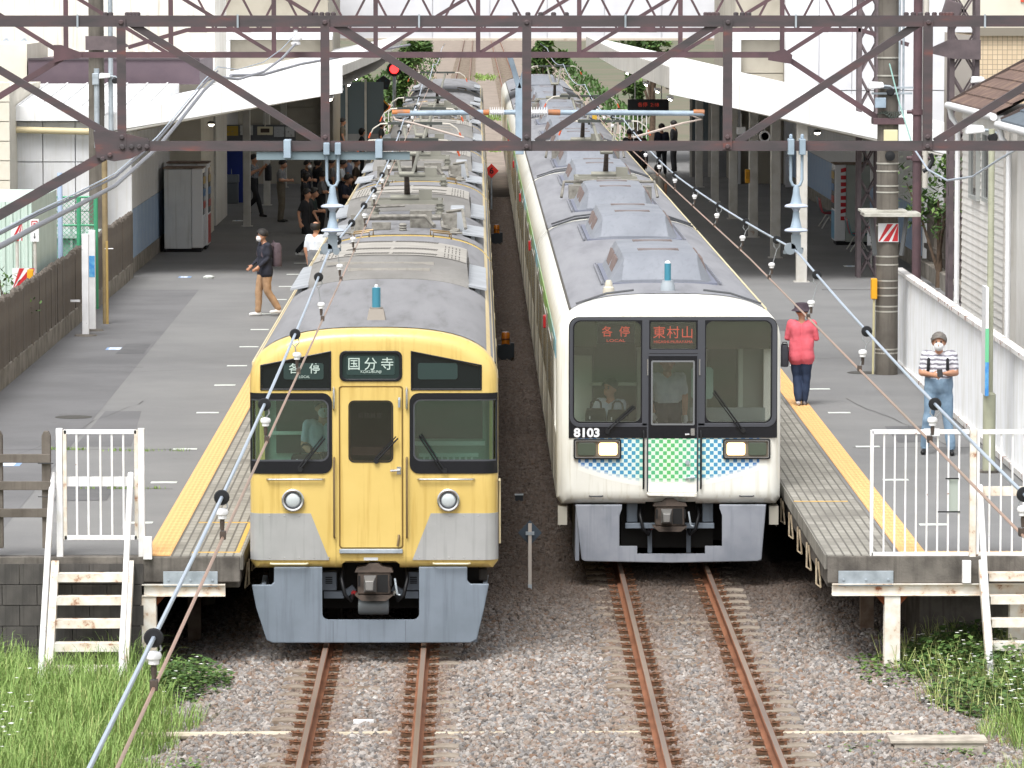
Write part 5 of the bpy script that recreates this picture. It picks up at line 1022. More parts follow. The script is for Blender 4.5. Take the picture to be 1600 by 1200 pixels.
catenary(XR, lambda y: 2.62 if y < 45 else 2.62-.006*min(40,y-45), IR[0], IR[1], ('pale messenger wire with black sleeves running beside the white train','tan contact wire under the messenger beside the white train','dropper with black sleeve and white insulator beside the white train'), 'droppers over the right track', (22.4,27.0,32.0,37.0,42.0,46.5,51,55.5,60,64.5,69,73.5,83,88,93,98), 1)
# feeder cables sweeping down to the left
def feeder(pts, r, name, label, mt): m = MB(); m.tube(pts, r, 8); return tag(obj(name, m, mt, smooth=60), label, 'cable')
def A(px, py, Y): return tuple(at(px,py,Y))
fp = [A(462,68,78),A(440,92,75),A(412,112,72),A(372,124,68),A(340,120,64),A(318,142,60),A(280,190,55),A(245,232,50),A(180,290,44),A(120,322,38),A(60,352,33),A(0,385,29),A(-60,412,26)]
feeder(fp, .02, 'feeder_cable', 'thick grey feeder cable sweeping down to the left edge', mat('cable_grey','#8e9098',.5))
fp2 = [tuple(Vector(p)+Vector((0,0,.16-.006*i))) for i, p in enumerate(fp)]; feeder(fp2, .007, 'carrier_wire', 'thin pale carrier wire above the thick grey feeder cable', WIRE)
fp3 = [tuple(Vector(p)+Vector((.0,0,.08))) for p in fp[4:]]; feeder(fp3, .011, 'feeder_cable', 'second thinner grey feeder cable between the carrier wire and the thick one', mat('cable_grey2','#6f727c',.5))
t = thing('cable_hanger', 'white insulator hanging from the second gantry with the feeder cable', 'insulator', A(462,62,78)); m = MB(); m.lathe([(.02,.18),(.03,.16),(.05,.05),(.1,.03),(.1,.0),(.05,-.02),(.08,-.05),(.08,-.08),(.03,-.1)], 14); obj('shed', m, PORC, t, smooth=40); m = MB(); m.box(-.05,.05,-.05,.05,.17,.32); obj('clip', m, GAN2, t)
fq = [A(470,112,80),A(520,118,88),A(600,116,96)]; feeder([A(360,118,72),A(410,117,76),A(470,100,82),A(560,84,92),A(640,70,104)], .025, 'feeder_cable', 'grey feeder cable lying along the left canopy roof edge', mat('cable_grey','#8e9098'))
feeder([A(1428,232,70),A(1450,265,66),A(1480,282,62),A(1520,276,58),A(1560,250,54),A(1620,215,50)], .014, 'drop_wire', 'thin pale drop wire looping past the house wall', WIRE)
feeder([A(1390,100,77),A(1405,160,76),A(1425,225,74),A(1432,238,72)], .012, 'drop_wire', 'thin greenish wire running down beside the junction box', mat('wire_teal','#7fa39c',.5))
feeder([A(1442,268,86),A(1452,262,86),A(1458,250,86),A(1454,240,86)], .04, 'black_hose', 'short black hose curving under the slim mast', BLACK)
# ------------------------------------------------------------------ canopies
CANW = mat('canopy_roof', '#e2e3e4', .6, c2='#d7d8d9', scale=1.5, streak='#c4c3bf'); FASC = mat('canopy_fascia', '#c9c6bf', .6, c2='#bcb8b0', scale=2, streak='#a39e94'); SOFF = mat('canopy_soffit', '#b3aea5', .8, c2='#a49f96', scale=2); POSTW = mat('post_white', '#c4c2bd', .5, c2='#b4b1a9', scale=3, rust='#8a5f44', rscale=2.2, rlo=.68, rhi=.78)
def canopy(front, sect, ribs, label, t_post):
    """front: (Y, x_in, ztop_in, zbot_in, x_out, ztop_out, zbot_out); sect: further (Y, x_in)"""
    Y, xi, ti, bi, xo, to, bo = front; t = thing('platform_canopy', label, 'canopy', (0,Y,0)); L = [(0,xi)]+[(y-Y,x) for y, x in sect]
    m = MB(); vs = []
    for y, x in L: vs += [(x,y,ti),(xo,y,to)]
    m.add(vs, [(2*i,2*i+2,2*i+3,2*i+1) for i in range(len(L)-1)]); vs = [(x,y,z-.06) for x,y,z in vs]; m.add(vs, [(2*i,2*i+1,2*i+3,2*i+2) for i in range(len(L)-1)]); obj('roof_sheet', m, CANW, t)
    m = MB(); n = ribs
    for i in range(n):
        y = .15+(L[-1][0]-.3)*i/(n-1); x = xi
        for k in range(len(L)-1):
            if L[k][0] <= y <= L[k+1][0]: x = L[k][1]+(L[k+1][1]-L[k][1])*(y-L[k][0])/(L[k+1][0]-L[k][0])
        m.bar((x,y,ti+.02),(xo,y,to+.02),.05,.05)
    obj('roof_ribs', m, CANW, t, kind='stuff')
    m = MB(); m.add([(xi,-.05,ti+.03),(xo,-.05,to+.03),(xo,-.05,bo),(xi,-.05,bi),(xi,.05,ti+.03),(xo,.05,to+.03),(xo,.05,bo),(xi,.05,bi)], [(0,1,2,3),(4,7,6,5),(0,4,5,1),(1,5,6,2),(2,6,7,3),(3,7,4,0)]); obj('front_fascia', m, CANW, t)
    for k in range(1,4): q = k/4; m = MB(); x = xi+(xo-xi)*q; m.box(x-.006,x+.006,-.056,-.048,bi+(bo-bi)*q,ti+(to-ti)*q); obj('fascia_joint', m, FASC, t)
    m = MB(); s = 1 if xi > xo else -1; fb = (ti-.2) if s > 0 else (bi+.12)
    for i in range(len(L)-1):
        (y0,x0),(y1,x1) = L[i],L[i+1]; m.add([(x0,y0+.06,ti+.02),(x1,y1,ti+.02),(x1,y1,fb),(x0,y0+.06,fb),(x0-s*.08,y0+.06,ti+.02),(x1-s*.08,y1,ti+.02),(x1-s*.08,y1,fb),(x0-s*.08,y0+.06,fb)], [(0,1,2,3),(4,7,6,5),(0,4,5,1),(2,6,7,3),(1,5,6,2),(3,7,4,0)])
    obj('eave_fascia', m, FASC, t)
    m = MB(); vs = []
    for y, x in L: vs += [(x-s*.1,y+.06,bi+.1),(xo,y+.06,bo+.02)]
    m.add(vs, [(2*i,2*i+1,2*i+3,2*i+2) for i in range(len(L)-1)]); obj('soffit', m, SOFF, t)
    m = MB(); m.tube([(xi-s*.3,-.0,bi-.02),(xo,.0,bo-.05)], .035, 8); obj('drip_pipe', m, POSTW, t)
    zz = (bi+bo)/2
    for X, y, w in t_post: m = MB(); m.box(X-w/2,X+w/2,y-Y-w/2,y-Y+w/2,PZ-.02,bi+.08+(bo-bi)*abs(X-xi)/abs(xo-xi)); p = obj('post', m, POSTW, t, bevel=.02); m = MB(); m.box(X-w/2-.05,X+w/2+.05,y-Y-w/2-.05,y-Y+w/2+.05,PZ,PZ+.02); obj('base_plate', m, POSTW, p)
    for k in range(6):
        y = 3+k*6.0; m = MB(); m.bar((xi-s*.3,y,bi+.0),(xo,y,bo-.08),.12,.18); obj('rafter', m, mat('rafter_cream','#aaa497',.6), t)
    return t
def fz(py, px, Y): return at(px,py,Y).z
YL = 104.0; canopy((YL, ax(535,120,YL), fz(104,535,YL), fz(145,535,YL), ax(158,190,YL), fz(184,158,YL), fz(207,158,YL)), ((125,-2.62),(150,-2.55),(160,-2.55)), 60, 'white sloping canopy over the left platform', [(-6.2,y,.2) for y in (126,138,150)])
YR = 102.0; canopy((YR, ax(1046,130,YR), fz(106,1046,YR), fz(147,1046,YR), ax(1482,220,YR), fz(213,1482,YR), fz(241,1482,YR)), ((125,3.75),(150,3.7),(160,3.7)), 60, 'white sloping canopy over the right platform', [(7.1,y,.24) for y in (102.5,111.5,120.5,130,140,150)])
# ------------------------------------------------------------------ station walls behind the platforms
def panel_wall(name, label, X, y0, y1, z0, zd, zt, face, endw, n):
    t = thing(name, label, 'wall', (X,y0,0)); m = MB(); xa, xb = sorted((0,-face*.5)); m.box(xa,xb,0,y1-y0,z0-.1,z0+.35); obj('plinth', m, CONC_L, t, bevel=.01)
    L = (y1-y0)/n; p1 = p2 = None
    for i in range(n):
        if p1 is None:
            m = MB(); xa, xb = sorted((-face*.02,-face*.45)); m.box(xa,xb,.008,L-.008,z0+.35,zd); p1 = obj('blue_panel', m, BLUE_P, t)
            m = MB(); m.box(xa,xb,.008,L-.008,zd+.012,zt); p2 = obj('white_panel', m, WHITE_P, t)
        else: pcopy(p1, t, (0,i*L,0)); pcopy(p2, t, (0,i*L,0))
    m = MB(); xa, xb = sorted((-face*.03,-face*.44)); m.box(xa,xb,.02,y1-y0-.02,z0+.3,zt-.02); obj('backing', m, CONC_L, t)
    m = MB(); xa, xb = sorted((face*.03,-face*endw)); m.box(xa,xb,-.12,0,z0,zt+.0); obj('corner_trim', m, WHITE_P, t, bevel=.015)
    return t
LW = panel_wall('station_wall', 'left station wall with white panels above a pale blue dado', -7.74, 104.7, 152, PZ, 2.55, 4.75, 1, .55, 40)
RW = panel_wall('station_wall', 'right station wall with white panels above a pale blue dado', 10.07, 105.6, 152, PZ, 2.5, 4.5, -1, .10, 40)
m = MB(); m.box(0,.02,16,17.2,2.0,3.6); o = obj('sliding_window', m, mat('dim_glass','#596066',.15,spec=.7), RW, loc=(-.05,0,0))
# dark back wall closing the space under each canopy
DKW = mat('dim_wall', '#8b8c8c', .7, c2='#74767a', scale=1)
# ------------------------------------------------------------------ footbridge station building across the tracks
FB = 168.0; t = thing('footbridge_building', 'white panelled station building spanning the tracks at the back', 'building', (0,FB,0))
zb = az(760,61,FB) if False else at(760,61,FB).z
m = MB(); m.box(-13.9,18.9,.08,7,zb+.02,zb+6); obj('core', m, WHITE_P, t)
w = 32.8/16; p0 = None
for i in range(16):
    for j in range(3):
        if p0 is None: m = MB(); m.box(.012,w-.012,0,.1,.012,1.95); p0 = obj('wall_panel', m, mat('bridge_white','#d4d5da',.55,c2='#c9cad0',scale=.8), t, loc=(-13.9,0,zb))
        else: pcopy(p0, t, (-13.9+i*w,0,zb+1.97*j))
m = MB(); m.box(-13.9,18.9,-.06,0,zb-.05,zb+.03); obj('bottom_edge', m, mat('edge_stained','#bdb3a4',.7,c2='#8f6a50',scale=2,lo=.55,hi=.7), t)
BEIG = mat('beige_cladding', '#a39d90', .7, c2='#969083', scale=1.2); BEIGD = mat('beige_shade', '#7c766b', .7)
def stairhouse(px0, px1, pyt, pyb, Y, label, whitex=None):
    x0, x1 = at(px0,80,Y).x, at(px1,80,Y).x; zt, z0 = at(px0,pyt,Y).z, 1.1; t = thing('stair_enclosure', label, 'building', ((x0+x1)/2,Y,0)); w = (x1-x0)/2
    m = MB(); m.box(-w,w,.3,14,z0,zt+3); obj('rear_wall', m, BEIG, t)
    n = 6; h = (zt-2.5)/n; p = None
    for i in range(n):
        if p is None: m = MB(); m.box(-w+.05,w-.05,.22,.31,.015,h-.015); p = obj('cladding_board', m, BEIG, t, loc=(0,0,2.5))
        else: pcopy(p, t, (0,0,2.5+i*h))
    for s in (-1,1): m = MB(); m.box(s*w-.16,s*w+.16,-.1,.4,z0,zt+.1); obj('frame_post', m, BEIGD if s>0 else WHITE_P, t)
    m = MB(); m.box(-w-.16,w+.16,-.12,.5,zt,zt+.25); obj('frame_beam', m, WHITE_P, t); return t
stairhouse(352,512,62,112,152.5,'beige clad stair enclosure above the left canopy'); stairhouse(1150,1232,62,136,152.5,'beige clad stair enclosure above the right canopy')
# white block right of the right canopy
Yb = 150.0; x0, x1 = at(1228,100,Yb).x, at(1486,100,Yb).x; t = thing('white_block_building', 'tall white panelled building behind the right canopy', 'building', (x0,Yb,0)); W_ = x1-x0; nx = 5; p0 = None
m = MB(); m.box(.1,W_-.1,.1,9,0,10.4); obj('core', m, WHITE_P, t)
for i in range(nx):
    for j in range(5):
        if p0 is None: m = MB(); m.box(.01,W_/nx-.01,0,.12,.01,2.08); p0 = obj('wall_panel', m, mat('bridge_white','#e2e2e6'), t)
        else: pcopy(p0, t, (i*W_/nx,0,j*2.1))
# tiled building far right
Yt = 125.0; xa = at(1528,100,Yt).x; t = thing('tiled_building', 'beige tiled building with cream upper wall behind the house roof', 'building', (xa,Yt,0))
zt0 = at(1560,56,Yt).z
def tile_wall_mat():
    m = bpy.data.materials.new('beige_tiles'); m.use_nodes = True; N, L = m.node_tree.nodes, m.node_tree.links; b = N['Principled BSDF']; b.inputs['Roughness'].default_value = .4
    tc = N.new('ShaderNodeTexCoord'); mp = N.new('ShaderNodeMapping'); mp.inputs['Rotation'].default_value = (math.pi/2,0,0); L.new(tc.outputs['Object'], mp.inputs[0]); br = N.new('ShaderNodeTexBrick'); br.offset = 0; br.inputs['Scale'].default_value = 1; br.inputs['Brick Width'].default_value = .13; br.inputs['Row Height'].default_value = .13; br.inputs['Mortar Size'].default_value = .008
    br.inputs['Color1'].default_value = (*lin('#cbb89c'),1); br.inputs['Color2'].default_value = (*lin('#c2ae92'),1); br.inputs['Mortar'].default_value = (*lin('#8b7f70'),1); L.new(mp.outputs[0], br.inputs['Vector']); L.new(br.outputs[0], b.inputs['Base Color']); return m
m = MB(); m.box(0,9,0,9,-.5,zt0); obj('tiled_wall', m, tile_wall_mat(), t)
m = MB(); m.box(0,9.05,-.06,9,zt0+.22,zt0+4.5); obj('upper_wall', m, mat('cream_wall','#cfc9bb',.7,c2='#c5bfb0',scale=1), t)
m = MB(); m.box(-.1,9.1,-.16,.1,zt0,zt0+.22); obj('ledge', m, BEIGD, t)
m = MB(); q = at(1594,20,Yt).x-xa; m.box(q,q+1.2,-.11,-.05,zt0+.9,zt0+4.4); obj('red_sign', m, mat('sign_orange','#c8503c',.5), t)
# ------------------------------------------------------------------ left: warehouse, brown band, low building
CORR = mat('corrugated_cream', '#dddad3', .6, c2='#d0ccc3', scale=.6, streak='#a8a090')
Yw = 126.0; t = thing('warehouse', 'cream corrugated warehouse with stained sheets behind the left canopy', 'building', (at(0,60,Yw).x-4,Yw,0)); w = at(335,60,Yw).x-t.location.x; zw = at(100,96,Yw).z
m = MB(); prof = []; k = int(w/.32)
for i in range(k+1): x = w*i/k; prof += [(x,0),(x+.20*w/k/.32*.32,0),(x+.24*w/k/.32*.32,.07),(x+.28*w/k/.32*.32,.07)]
prof = prof[:-3]; vs = [(x,-y,zw-.5) for x,y in prof]+[(x,2.2-y,zw+4.6) for x,y in prof]; n = len(prof); m.add(vs, [(i,i+1,n+i+1,n+i) for i in range(n-1)]); obj('corrugated_sheet', m, CORR, t)
m = MB(); m.box(0,w,.3,6,-.5,zw+2); obj('body', m, CORR, t)
m = MB(); e = at(58,84,Yw).x-t.location.x; m.box(0,e,-.5,-.1,at(30,92,Yw).z,at(30,78,Yw).z); obj('gutter', m, mat('gutter_bluegrey','#b3bcc6',.5), t, bevel=.02)
for px in (12,40): m = MB(); q = at(px,70,Yw).x-t.location.x; m.bar((q,-.3,at(0,60,Yw).z),(q-.35,-.3,at(0,78,Yw).z),.05); m.bar((q,-.3,at(0,60,Yw).z),(q+.25,-.3,at(0,78,Yw).z),.05); obj('gutter_bracket', m, mat('gutter_bluegrey','#b3bcc6'), t)
Yn = 118.0; t = thing('brown_clad_building', 'building with a dark plum brown fascia band left of the canopy', 'building', (at(44,110,Yn).x,Yn,0)); w = at(312,110,Yn).x-t.location.x; z1, z0 = at(100,94,Yn).z, at(100,132,Yn).z
m = MB(); m.box(0,w,0,6,z0,z1); obj('fascia', m, mat('plum_brown','#5b4d55',.6,c2='#544750',scale=2), t); m = MB(); m.box(-6,w,.4,6,-.5,z0); obj('wall', m, mat('cream_wall','#cfc9bb'), t)
m = MB(); m.box(0,w,-.04,.02,z1,z1+.05); obj('cap', m, mat('cap_dark','#40383d',.6), t); m = MB(); m.box(-8,-.05,.2,6,z0,z1+.4); obj('side_wall', m, mat('cream_wall2','#d8d3c6',.7,c2='#cec8ba',scale=1), t)
Yq = 110.0; x0, x1 = at(16,200,Yq).x, at(168,200,Yq).x; t = thing('low_white_building', 'low white panelled building with flat metal roof beyond the concrete fence', 'building', (x0,Yq,0)); w = x1-x0; zr = at(60,165,Yq).z
m = MB(); m.add([(-.25,-.3,zr),(w+1.2,-.3,zr),(w+1.2,7.6,zr+.35),(-.25,7.6,zr+.35),(-.25,-.3,zr-.35),(w+1.2,-.3,zr-.35),(w+1.2,7.6,zr-.1),(-.25,7.6,zr-.1)], [(0,1,2,3),(4,7,6,5),(0,4,5,1),(1,5,6,2),(2,6,7,3),(3,7,4,0)]); rf = obj('roof', m, CANW, t)
for i in range(7): m = MB(); m.bar((.2+i*.5,-.28,zr+.02),(.2+i*.5,7.5,zr+.37),.03,.03); obj('roof_seam', m, CANW, rf)
m = MB(); m.box(.05,w+.1,.12,7,-.5,zr-.2); obj('core', m, WHITE_P, t); zz = [-.4]+[at(100,py,Yq).z for py in (330,253,207,190)]+[zr-.3]
nx = 3
for i in range(nx):
    for j in range(len(zz)-1):
        m = MB(); m.box(w*i/nx+.012,w*(i+1)/nx-.012,0,.12,zz[j]+.012,zz[j+1]-.012); obj('wall_panel', m, WHITE_P, t)
m = MB(); m.tube([(-1.2,-.2,at(0,200,Yq).z),(w+.1,-.25,at(140,206,Yq).z)], .08, 10); obj('pipe', m, mat('pipe_beige','#c9bb97',.5), t, smooth=40)
t = thing('beige_sided_building', 'beige boarded building at the far left edge', 'building', (at(15,220,108).x,108,0)); p0 = None
m = MB(); m.box(-5,-.02,.1,8,-.5,5.2); obj('core', m, mat('beige_siding','#d3cdc0',.7,c2='#c8c2b4',scale=2), t)
for i in range(13):
    if p0 is None: m = MB(); m.box(-5,0,0,.1,.01,.44); p0 = obj('siding_board', m, mat('beige_siding','#c6bda9'), t, loc=(0,0,-.5))
    else: pcopy(p0, t, (0,0,-.5+.45*i))
# ------------------------------------------------------------------ left boundary: concrete palisade, sign, containers
def palisade(X, y0, y1, zb, zt, label, step=.2, kerb=.34, face=1):
    t = thing('concrete_fence', label, 'fence', (X,y0,0)); m = MB(); m.box(-.22,.06 if face>0 else .22,0,y1-y0,zb-.1,zb+kerb); obj('kerb', m, CONC_L, t, bevel=.02)
    k = MB(); k.add([(-.05,-.075,0),(.03,-.1,0),(.05,.075,0),(-.03,.085,0),(-.05,-.075,1),(.03,-.1,1),(.05,.075,1),(-.03,.085,1),(0,-.02,1.045),(.01,.02,1.045)], [(0,3,2,1),(0,1,5,4),(1,2,6,5),(2,3,7,6),(3,0,4,7),(4,5,8),(5,6,9,8),(6,7,9),(7,4,8,9)]); p = None; y = .1; h = zt-zb-kerb
    while y < y1-y0:
        if p is None: q = p = obj('picket', k, CONC_F, t)
        else: q = pcopy(p, t)
        q.location = (random.uniform(-.015,.015),y,zb+kerb-.03); q.scale = (1,1,h+random.uniform(-.035,.035)); q.rotation_euler = (random.uniform(-.015,.015),0,random.uniform(-.12,.12)); y += step+random.uniform(-.008,.008)
    m = MB(); m.box(-.1,-.05,0,y1-y0,zb+.7,zb+.8); m.box(-.1,-.05,0,y1-y0,zt-.35,zt-.25); obj('back_rail', m, CONC_F, t); return t
palisade(LF, 66.0, 104.2, PZ, 2.54, 'long dark concrete palisade fence along the left platform'); palisade(10.15, 93.0, 105.3, PZ-.1, 2.75, 'short dark concrete palisade wall behind the white corrugated fence', .2, .45)
# white station name boards seen nearly edge-on
p = onz(147,521,PZ); t = thing('station_sign', 'white double sign board on edge beside the concrete fence, blue mark on it', 'sign', (p.x-.1,p.y,PZ))
for k, (dx, dy) in enumerate(((-.0,-.65),(.02,.65))):
    m = MB(); m.box(dx-.062,dx+.062,dy-.06,dy+.06,0,1.9); s_ = obj('board', m, mat('board_white','#dfe0e3',.4,c2='#d2d3d6',scale=3,rust='#5d5a57',rscale=14,rlo=.66,rhi=.72), t, bevel=.006)
    m = MB(); m.lathe([(.22,.0),(.2,.03),(.1,.04)], 12, (dx,dy,0)); obj('foot', m, CONC, t)
    if k: m = MB(); m.box(dx-.055,dx+.055,dy-.066,dy-.058,1.02,1.42); obj('blue_mark', m, mat('mark_blue','#3f84c4',.4,c2='#69a9cf',scale=9), s_)
m = MB(); m.box(-.3,-.12,-.45,-.4,.62,.66); obj('stay', m, WHT, t)
p = onz(157,512,PZ); t = thing('brown_post', 'ochre brown steel post right behind the white sign boards', 'post', (p.x+.02,p.y+1.0,PZ)); m = MB(); m.lathe([(.055,0),(.055,3.2)], 12); obj('shaft', m, mat('ochre_post','#8f7f5f',.6,c2='#7a6a50',scale=4), t, smooth=40); m = MB(); m.tube([(.04,-.07,0),(.04,-.07,1.6)], .025, 8); obj('conduit', m, mat('ochre_conduit','#a98f57',.6), t); m = MB(); m.tube([(0,-.06,1.45),(.16,-.06,1.45)], .012, 6); obj('hook', m, WHT, t)
# beyond the fence
t = thing('site_container', 'pale mint green steel container behind the fence at the left edge', 'container', (at(50,400,84).x,84,-.4)); w = 3.2; m = MB(); pr = []
for i in range(24): pr += [(-w+w*i/24,0),(-w+w*(i+.4)/24,0),(-w+w*(i+.5)/24,.04),(-w+w*(i+.9)/24,.04)]
pr += [(0,0),(0,5),(-w,5)]; m.prism(pr, 0, at(30,315,84).z+.4, 'z'); obj('body', m, mat('mint_paint','#c2d2ca',.5,c2='#b5c6bd',scale=2,streak='#9fb0a7'), t)
for px, py, lab in ((37,436,'red and white striped warning board above the concrete fence'),(26,362,'small red and white striped board on a thin post at the left edge')):
    p = at(px,py,82.5); t = thing('striped_board', lab, 'sign', p, 0, 'striped warning boards'); s = .2 if py > 400 else .1; h = .19 if py > 400 else .16
    m = MB(); m.box(-s,s,0,.02,-h,h); b = obj('plate', m, WHT, t)
    for k in range(-1,3): x = -s+k*s*.9; c = lambda v: max(-s,min(s,v)); m = MB(); m.prism([(c(x),-h),(c(x+.45*s),-h),(c(x+.45*s+2*h*.8),h),(c(x+2*h*.8),h)], -.004, 0); obj('red_stripe', m, mat('sign_red','#b5272e'), b)
    m = MB(); m.tube([(0,.05,-p.z),(0,.05,h)], .03, 8); obj('post', m, POSTW, t)
p = at(47,436,82.3); m = MB(); m.box(-.05,.06,-.05,.05,-.2,.17); m.box(-.04,.05,-.04,.04,-.27,-.2); tag(obj('yellow_call_box', m, mat('box_yellow','#d59a1e'), loc=p, bevel=.015), 'yellow call box right of the striped board by the fence', 'box')
p = at(54,360,83); t = thing('notice_sign', 'white sign with red emblem on a pole behind the concrete fence', 'sign', p); m = MB(); m.box(-.075,.075,0,.02,-.2,.2); b = obj('plate', m, WHT, t); m = MB(); ring(m, rrect(-.055,.055,.04,.17,.01), rrect(-.04,.04,.055,.155,.008), -.004, 0); m.box(-.02,.02,-.004,0,.08,.13); obj('emblem', m, mat('sign_red','#b5272e'), b); m = MB(); m.prism([(-.02,-.11),(.02,-.11),(0,-.15)], -.004,0); m.box(-.006,.006,-.004,0,-.12,-.05); obj('arrow', m, BLACK, b); m = MB(); m.tube([(0,.05,-p.z),(0,.05,.2)], .03, 8); obj('post', m, POSTW, t)
t = thing('mesh_fence', 'green chain link fence behind the concrete palisade', 'fence', (at(80,380,94).x,94,0)); w = at(150,380,94).x-t.location.x; GRN = mat('fence_green','#3f8f6b',.5); z1 = at(110,308,94).z; zq = at(110,352,94).z
for x in (0,w*.62,w): m = MB(); m.tube([(x,0,0),(x,0,z1)], .045, 8); obj('post', m, GRN, t)
for z in (z1,zq): m = MB(); m.tube([(0,0,z),(w,0,z)], .025, 6); obj('rail', m, GRN, t)
m = MB(); n = 40
for i in range(-n,n):
    for s in (-1,1):
        a = i*.09; x0_, x1_ = a, a+s*(z1-.3); 
        if s > 0: lo, hi = max(0,-a), min(z1-.3, w-a)
        else: lo, hi = max(0,a-w), min(z1-.3, a)
        if hi-lo > .05: m.bar((a+s*lo,.0,.3+lo),(a+s*hi,.0,.3+hi),.008)
obj('mesh', m, GRN, t, kind='stuff')
p = at(94,340,90); t = thing('pale_blue_post', 'slim pale blue steel post behind the concrete fence', 'post', (p.x,90,0)); m = MB(); m.tube([(0,0,0),(0,0,at(94,270,90).z)], .05, 10); obj('shaft', m, mat('paleblue_post','#a9bcd8',.5), t, smooth=40)
t = thing('green_shed', 'low grey green shed roof behind the green mesh fence', 'shed', (at(50,420,97).x,97,0)); m = MB(); m.box(0,1.25,0,2,-.4,at(70,372,97).z); obj('wall', m, mat('shed_green','#7f948d',.6,c2='#70857e',scale=3), t); m = MB(); m.box(-.1,1.35,-.1,2.1,at(70,372,97).z,at(70,372,97).z+.08); obj('roof', m, mat('shed_roof','#9aa8a4',.6), t)
for k in range(5): m = MB(); x = .05+k*.25; m.box(x,x+.05,-.06,0,at(70,420,97).z,at(70,330,97).z-.05*k); obj('slat', m, mat('shed_slat','#8f9a98',.6), t)
# ------------------------------------------------------------------ platform ends: gates, stairs, railings, block wall
def rod(t, p0, p1, w, name, mt, h=None): m = MB(); m.bar(p0,p1,w,h or w); return obj(name, m, mt, t, bevel=.004)
YE = PY0+.03
def gxx(px, py, Y=YE): return at(px,py,Y).x
def gzz(py, px=1450, Y=YE): return at(px,py,Y).z
t = thing('platform_gate', 'white barred steel gate at the head of the left stairs', 'gate', (0,YE,0)); z1, z0 = gzz(672,150), gzz(840,150)
for a, b in ((88,98),(216,226)): m = MB(); m.box(gxx(a,750),gxx(b,750),-.03,.04,PZ-.15,z1+.02); obj('post', m, WHITE_RUST, t, bevel=.005)
for z, nm in ((z1-.02,'top_rail'),(z0,'bottom_rail')): m = MB(); m.box(gxx(100,750),gxx(214,750),-.025,.025,z-.025,z+.025); obj(nm, m, WHITE_RUST, t, bevel=.004)
for px in (101.5,213): m = MB(); m.box(gxx(px,750)-.02,gxx(px,750)+.02,-.025,.025,z0-.02,z1); obj('stile', m, WHITE_RUST2, t)
for px in (120,138,157,175,193): m = MB(); m.box(gxx(px,750)-.011,gxx(px,750)+.011,-.012,.012,z0,z1-.02); obj('bar', m, WHITE_RUST, t)
m = MB(); m.box(gxx(104,750),gxx(213,750),.013,.022,gzz(760,150),gzz(745,150)); obj('mid_plate', m, WHITE_RUST, t)
def stairs(px0, px1, pys, label, yfront, rails):
    t = thing('steel_stairs', label, 'stairs', (0,YE,0)); n = len(pys); xa, xb = gxx(px0,890), gxx(px1,890)
    zs = [gzz(p,150) for p in pys]; zs = [.93-(.93+.28)*i/(n-1) for i in range(n)]
    for i, z in enumerate(zs): y = -.12-.17*i; m = MB(); m.box(xa,xb,y-.2,y,z-.012,z); m.box(xa,xb,y-.205,y-.195,z-.09,z-.0); obj('tread', m, WHITE_RUST2, t)
    yb = -.12-.17*(n-1)-.2
    for x in (xa,xb): m = MB(); s = -1 if x == xa else 1; m.bar((x+s*.05,-.02,PZ-.08),(x+s*.05,yb-.05,-.38),.09,.12,(0,1,0)); obj('stringer', m, WHITE_RUST2, t, bevel=.006)
    for s, x in ((-1,xa-.08),(1,xb+.06)):
        if (s < 0 and 'l' in rails) or (s > 0 and 'r' in rails): m = MB(); m.tube([(x,.02,rails[0]),(x-.02,yb-.35,-.15)], .035, 8); obj('handrail', m, WHITE_RUST, t, smooth=40)
    return t
stairs(94,197,(890,922,955,989,1024,1056), 'white rusty steel stairs from the left platform down to the grass', 0, [2.05,'l','r'])
stairs(1541,1640,(905,940,975,1008,1040,1070), 'white rusty steel stairs from the right platform down to the weeds', 0, [1.9,'l'])
t = thing('platform_railing', 'white barred steel railing at the end of the right platform', 'railing', (0,YE,0)); z1, z0 = gzz(672), gzz(866)
m = MB(); m.box(gxx(1362,770)-.02,gxx(1362,770)+.02,-.025,.025,PZ-.12,z1); obj('post', m, WHITE_RUST, t, bevel=.004)
for a, b in ((1515,1525),): m = MB(); m.box(gxx(a,770),gxx(b,770),-.04,.04,PZ-.3,z1+.02); obj('post', m, WHITE_RUST2, t, bevel=.005)
for z, nm in ((z1-.02,'top_rail'),(z0,'bottom_rail')): m = MB(); m.box(gxx(1362,770),gxx(1514,770),-.025,.025,z-.025,z+.025); obj(nm, m, WHITE_RUST, t, bevel=.004)
for k in range(8): x = gxx(1381+16.75*k,770); m = MB(); m.box(x-.01,x+.01,-.01,.01,z0,z1-.02); obj('bar', m, WHITE_RUST, t)
m = MB(); m.box(gxx(1443,675),gxx(1468,675),-.032,-.026,gzz(681),gzz(669)); obj('paper', m, WHT, t); m = MB(); m.box(gxx(1482,770),gxx(1498,770),.014,.02,gzz(799),gzz(748)); obj('grey_plate', m, mat('plate_greygreen','#a3aba3',.5), t); m = MB(); m.box(gxx(1465,800),gxx(1500,800),-.02,-.012,gzz(800.5),gzz(798.5)); m.box(gxx(1477,746),gxx(1498,746),-.02,-.012,gzz(748.5),gzz(746.5)); obj('plate_tie', m, BLACK, t)
t = thing('platform_gate', 'white barred steel gate at the head of the right stairs', 'gate', (0,YE,0))
for z, nm in ((z1-.02,'top_rail'),(z0,'bottom_rail')): m = MB(); m.box(gxx(1529,770),gxx(1660,770),-.025,.025,z-.025,z+.025); obj(nm, m, WHITE_RUST, t)
for k in range(7): x = gxx(1546+17.8*k,770); m = MB(); m.box(x-.01,x+.01,-.01,.01,z0,z1-.02); obj('bar', m, WHITE_RUST, t)
